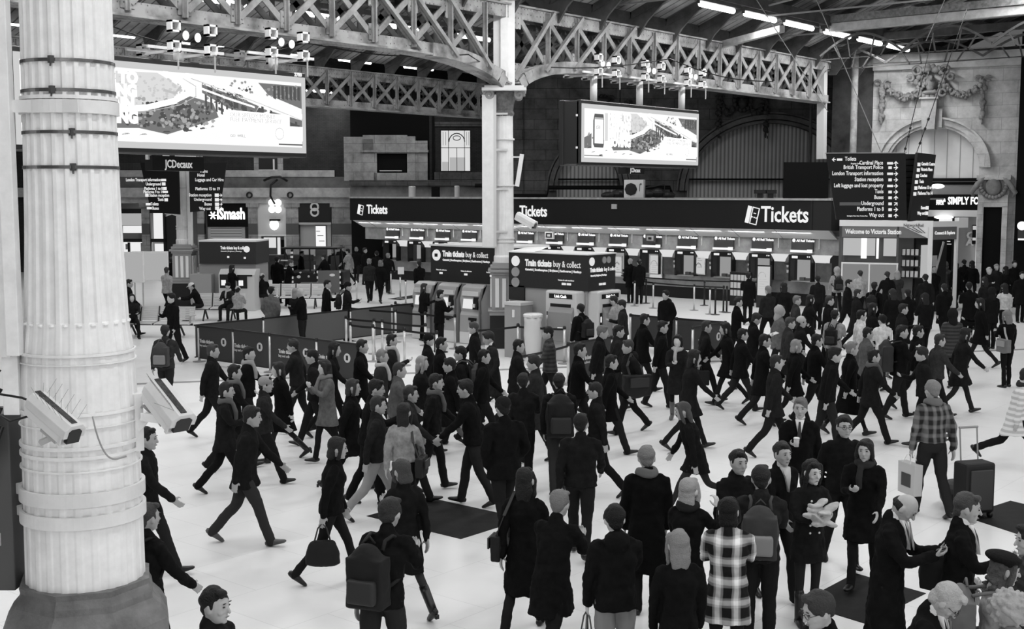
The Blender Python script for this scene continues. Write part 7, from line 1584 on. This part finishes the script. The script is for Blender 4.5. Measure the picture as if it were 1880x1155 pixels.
# --- at the ticket windows and kiosks
S_(1158,476,'customer with grey hair at the sixth ticket window, left of two',h=1.76,dirn=200,top=.01,hair='short',ht=.35,hem=.6)
S_(1174,477,'customer in a flat cap at the sixth ticket window, right of two',h=1.76,dirn=190,top=.012,hair='short',hat='cap',hatt=.1,hem=.7)
S_(776,522,'woman with very long hair standing by the left kiosk machines',h=1.70,dirn=95,g='w',top=.015,bot=.01,hair='long',ht=.06,arms=('ph','dn'))
S_(806,534,'person in a dark jacket with pale collar using a ticket machine',h=1.72,dirn=120,top=.008,hair='short',ht=.01,hem=.8,arms=('ph','ph'),bot=.01,scarf=.14)
S_(770,478,'person in a black coat passing behind the left kiosk',h=1.74,dirn=200,top=.01,hair='short',hem=.7,legs='wr',arms=('fw','bk'))
S_(678,474,'man in a grey jacket of a pair walking away left of the kiosks',h=1.78,dirn=195,top=.04,hair='short',ht=.2,legs='wr',arms=('ph','bk'),bot=.015)
S_(698,477,'woman in black of a pair walking away left of the kiosks',h=1.74,dirn=170,top=.01,hair='bob',ht=.15,legs='wl',arms=('bk','fw'),bot=.012,g='w',hem=.7)
# --- by the benches and far left
S_(388,479,'officer in a black uniform with small pale badges standing at the small kiosk',h=1.80,dirn=125,top=.008,hair='short',ht=.01,bot=.008,arms=('ph','ph'))
S_(424,488,'woman with long dark hair using a machine in the small kiosk',h=1.70,dirn=140,g='w',top=.008,hair='long',ht=.02,bot=.01,arms=('ph','ph'))
S_(497,528,'man in a grey jacket with hands in pockets behind the front fence',h=1.76,dirn=165,top=.13,hair='short',ht=.008,bot=.012,arms=('pk','pk'),hem=.8)
x=S_(541,531,'woman with long fair hair and a big pale handbag',h=1.68,dirn=150,g='w',top=.02,hair='long',ht=.3,arms=('ph','dn'))
bag('hand',x,'big pale handbag of the woman with long fair hair',.25,side=-1,sc=1.3)
S_(554,532,'person with white cropped hair facing the fair haired woman',h=1.72,dirn=255,top=.01,hair='short',ht=.5,arms=('ph','ph'))
S_(598,516,'man in a long black coat and white collar by the rear fence',h=1.80,dirn=95,top=.01,shirt=.6,hair='short',ht=.02,hem=.55,arms=('dn','ph'))
x=S_(636,520,'person in a dark cap and jacket by the rear fence posts',h=1.74,dirn=95,top=.02,hat='beanie',hatt=.01,hair='short',arms=('ph','dn'),bot=.015)
bag('pack',x,'black rucksack on the person by the rear fence posts',.008)
S_(317,540,'man in a dark jacket looking left in front of the metal bench',h=1.80,dirn=320,top=.015,hair='short',ht=.02,arms=('ph','dn'),legs='sr',skin=SKINP)
x=S_(302,600,'person with a striped rucksack walking away right of the foreground column',h=1.72,dirn=175,top=.05,hair='short',ht=.03,legs='sl',arms=('fw','bk'),bot=.03)
bag('pack',x,'rucksack with pale stripes right of the foreground column',.04,t2=.2,sc=1.1)
S_(305,490,'person in a pale grey jacket striding right before the display boards',h=1.74,dirn=165,top=.32,hair='short',ht=.06,legs='wl',arms=('bk','fw'),bot=.01,hem=.8)
S_(314,474,'person in a black cap and coat beside the far left column',h=1.80,dirn=180,top=.01,hat='cap',hatt=.05,hair='short',hem=.6)
S_(234,512,'person in black passing the display boards, close to the foreground column',h=1.76,dirn=100,top=.012,hair='short',legs='wr',arms=('fw','bk'))
S_(508,472,'tall man in black standing behind the banded pole',h=1.86,dirn=170,top=.006,hair='short',ht=.01,bot=.006)
S_(528,478,'man in a black shirt with bare forearms leaning beside the banded pole',h=1.80,dirn=110,top=.008,hair='short',ht=.1,bot=.008,arms=('ph','ph'),lean=8)
for i,(x_,y_,l_) in enumerate(((552,462,'in black beyond the service buggy'),(612,458,'in black beyond the fence, leftmost of the far group'),(626,452,'in a dark coat, second of the far group'),(640,456,'in a pale coat in the far group'),(654,453,'in black at the right of the far group'),(668,456,'in a dark jacket, rightmost of the far group'),(692,462,'in black by the left end of the ticket office'),(712,466,'in a dark coat at the leftmost ticket windows'),(596,466,'in dark clothes by the eight sign doorway'),(476,468,'in a dark coat by the white panelled shop'))):
    S_(x_,y_,'person '+l_,h=1.75,dirn=(90,200,170,250,180)[i%5],top=.3 if 'pale' in l_ else .012,ht=(.02,.2,.05)[i%3],hair='short',legs=LG[i%5],arms=AR[i%5],hem=(.85,.6)[i%2])
# --- more of the moving crowd
more=[(410,700,.02,.03,95,'between the striding man and the third banner'),(545,625,.03,.05,268,'in grey passing the fourth banner post'),(604,626,.015,.02,90,'in black left of the right end of the front fence'),(675,700,.012,.02,92,'in black between pale trousers and cardigan'),
(748,706,.04,.06,95,'in a charcoal jacket above the white top'),(792,690,.02,.03,92,'in black left of the long striding woman'),(812,742,.25,.30,90,None),(870,700,.012,.02,265,'in black right of the long striding woman'),(948,622,.02,.02,90,'in black right of the grey long coat man'),(960,690,.02,.03,175,'in dark grey between the broad man and the tall rucksack'),
(1030,632,.01,.02,92,None),(1095,600,.015,.15,88,'in black at the right banner, grey haired'),(1098,700,.02,.03,262,'in a dark coat below the right banner'),(1130,600,.03,.02,92,'in charcoal behind the young man in the hooded sweatshirt'),(1265,640,.02,.02,92,'in black right of the woman with the pale scarf'),(1325,640,.03,.04,268,None),
(1360,602,.012,.02,92,'in a black coat left of the parka'),(1445,585,.05,.08,90,'in dark grey behind the pale woollen hat'),(1505,575,.012,.02,92,None),(1520,640,.012,.02,88,'in black left of the wide long coat'),(1600,640,.02,.02,90,'in black right of the wide long coat'),(1700,640,.02,.03,262,'in dark grey above the plaid jacket'),
(1765,600,.02,.02,92,'in a black coat right of the padded coat'),(1640,562,.12,.2,90,None),(1590,600,.10,.02,92,'in a grey jacket below the white jacket'),(1410,575,.015,.02,90,None),(1340,590,.012,.02,268,'in black right of the right hand banner end')]
for i,(x_,y_,t_,hh_,d_,l_) in enumerate(more):
    if not l_: continue
    g_='w' if i%4==2 else 'm'
    S_(x_,y_,'person '+l_,h=1.70+.03*(i%4),dirn=d_,top=t_,ht=hh_,bot=(.012,.03,.02)[i%3],g=g_,hem=(.72,.86,.6,.84)[i%4],legs=('wr','sl','wl','sr')[i%4],arms=AR[2+i%2] if i%3 else ('ph','bk'),hair='long' if g_=='w' else 'short',lean=3+2*(i%4),w=(1,1.08,1.15)[i%3],scarf=.1 if i%5==0 else None)
def seated(px,py,D,label,**k):
    P=hp(px,D); P.z=0; return S_(px,py,label,legs='sit',P=P,seat=.44,**k)
seated(236,0,37.4,'seated woman in a dark hood on the far left bench',dirn=20,g='w',top=.03,hair='long',ht=.02,arms=('rest','rest'),skin=SKINP,h=1.70)
seated(362,0,42.2,'seated man in a white cap leaning forward, facing left',dirn=285,top=.012,hair='short',hat='cap',hatt=.6,arms=('rest','rest'),lean=22,h=1.74,skin=SKIN)
seated(415,0,42.4,'seated person in a black hat and pale scarf on the middle bench',dirn=350,top=.03,hat='beanie',hatt=.01,hair='short',arms=('rest','rest'),h=1.66,scarf=.4)
seated(432,0,40.6,'seated person in a pale jacket on the middle bench',dirn=175,g='w',top=.34,hair='short',hat='cap',hatt=.4,arms=('rest','ph'),h=1.66)
seated(452,0,46.5,'seated person in dark clothes on the rear bench',dirn=200,top=.01,hair='short',ht=.02,arms=('rest','rest'),h=1.72)
seated(478,0,46.3,'seated person with pale headgear on the rear bench',dirn=190,top=.012,hair='short',hat='cap',hatt=.5,arms=('rest','rest'),h=1.72)

if DEBUG:
    Pp=[o for o in SC.objects if o.get('category') is None and o.name.startswith('person')] or [o for o in SC.objects if o.parent is None and o.name.startswith('person')]
    Pp=[o for o in SC.objects if o.parent is None and o.name.startswith('person')]
    for i,a_ in enumerate(Pp):
        for b_ in Pp[i+1:]:
            d_=(a_.location-b_.location).length
            if d_<.5: print('CLOSE %.2f'%d_,a_['label'],'|',b_['label'])
    print('NPEOPLE',len(Pp))
# ---------------------------------------------------------------- parts of parts
RULES={'front_pocket':('main_pouch','shell'),'lettering':('panel','header','fascia','banner','plate','sign_band'),'print':('panel','bag_body','sheet'),'window':('housing',),'bird_spikes':('sunshield',),'moss_streak':('sunshield',),
 'buttons':('coat',),'tie':('shirt',),'eyes':('body',),'mouth':('body',),'grey_disc':('header',),'train_symbol':('panel','header'),'cap':('pole',),'white_oval':('panel',),'hazard_stripe':('panel',),'logo':('white_band',),
 'header_lettering':('header_board',),'notice':('blind',),'border':('case',),'display':('case',),'menu_text':('menu_board',),'infill_joint':('infill',),'glazing_bars':('pane',),'blind':('pane',),'fan_grille':('case',),'opening':('stonework',),'figure':('lit_interior',),'map_board_frame':('map_board',),'grey_notice':('panel',)}
for nm in ('printed_trees','tree_shadow','tree_highlight','pale_trees','printed_shadows','printed_roads','road_edge','headline','caption','phone_edge','phone_screen','phone_detail','pale_sky'): RULES[nm]=('lit_screen',)
KD={}
for o in list(SC.objects):
    if o.parent: KD.setdefault(o.parent.name,[]).append(o)
for rn_,kids in KD.items():
    if bpy.data.objects[rn_].parent: continue
    by={}
    for k in kids: by.setdefault(k.name.split('.')[0],[]).append(k)
    for k in kids:
        for pn in RULES.get(k.name.split('.')[0],()):
            if pn in by:
                q=by[pn][0]
                if q.type=='MESH' and q.rotation_euler.z==0 and k.rotation_euler.z==0 and q.location.length==0 and q is not k: k.parent=q
                break
# ---------------------------------------------------------------- world and colour
w=bpy.data.worlds.new('world'); SC.world=w; w.use_nodes=True; w.node_tree.nodes['Background'].inputs[0].default_value=(.9,.9,.9,1); w.node_tree.nodes['Background'].inputs[1].default_value=WORLD
SC.view_settings.view_transform='Standard'; SC.view_settings.look='None'; SC.view_settings.exposure=EXPO; SC.view_settings.gamma=1; SC.view_settings.use_curve_mapping=False
SC.cycles.max_bounces=5; SC.cycles.diffuse_bounces=3; SC.cycles.glossy_bounces=2; SC.cycles.use_denoising=True; SC.cycles.sample_clamp_indirect=4
bpy.data.scenes.remove(TMP)
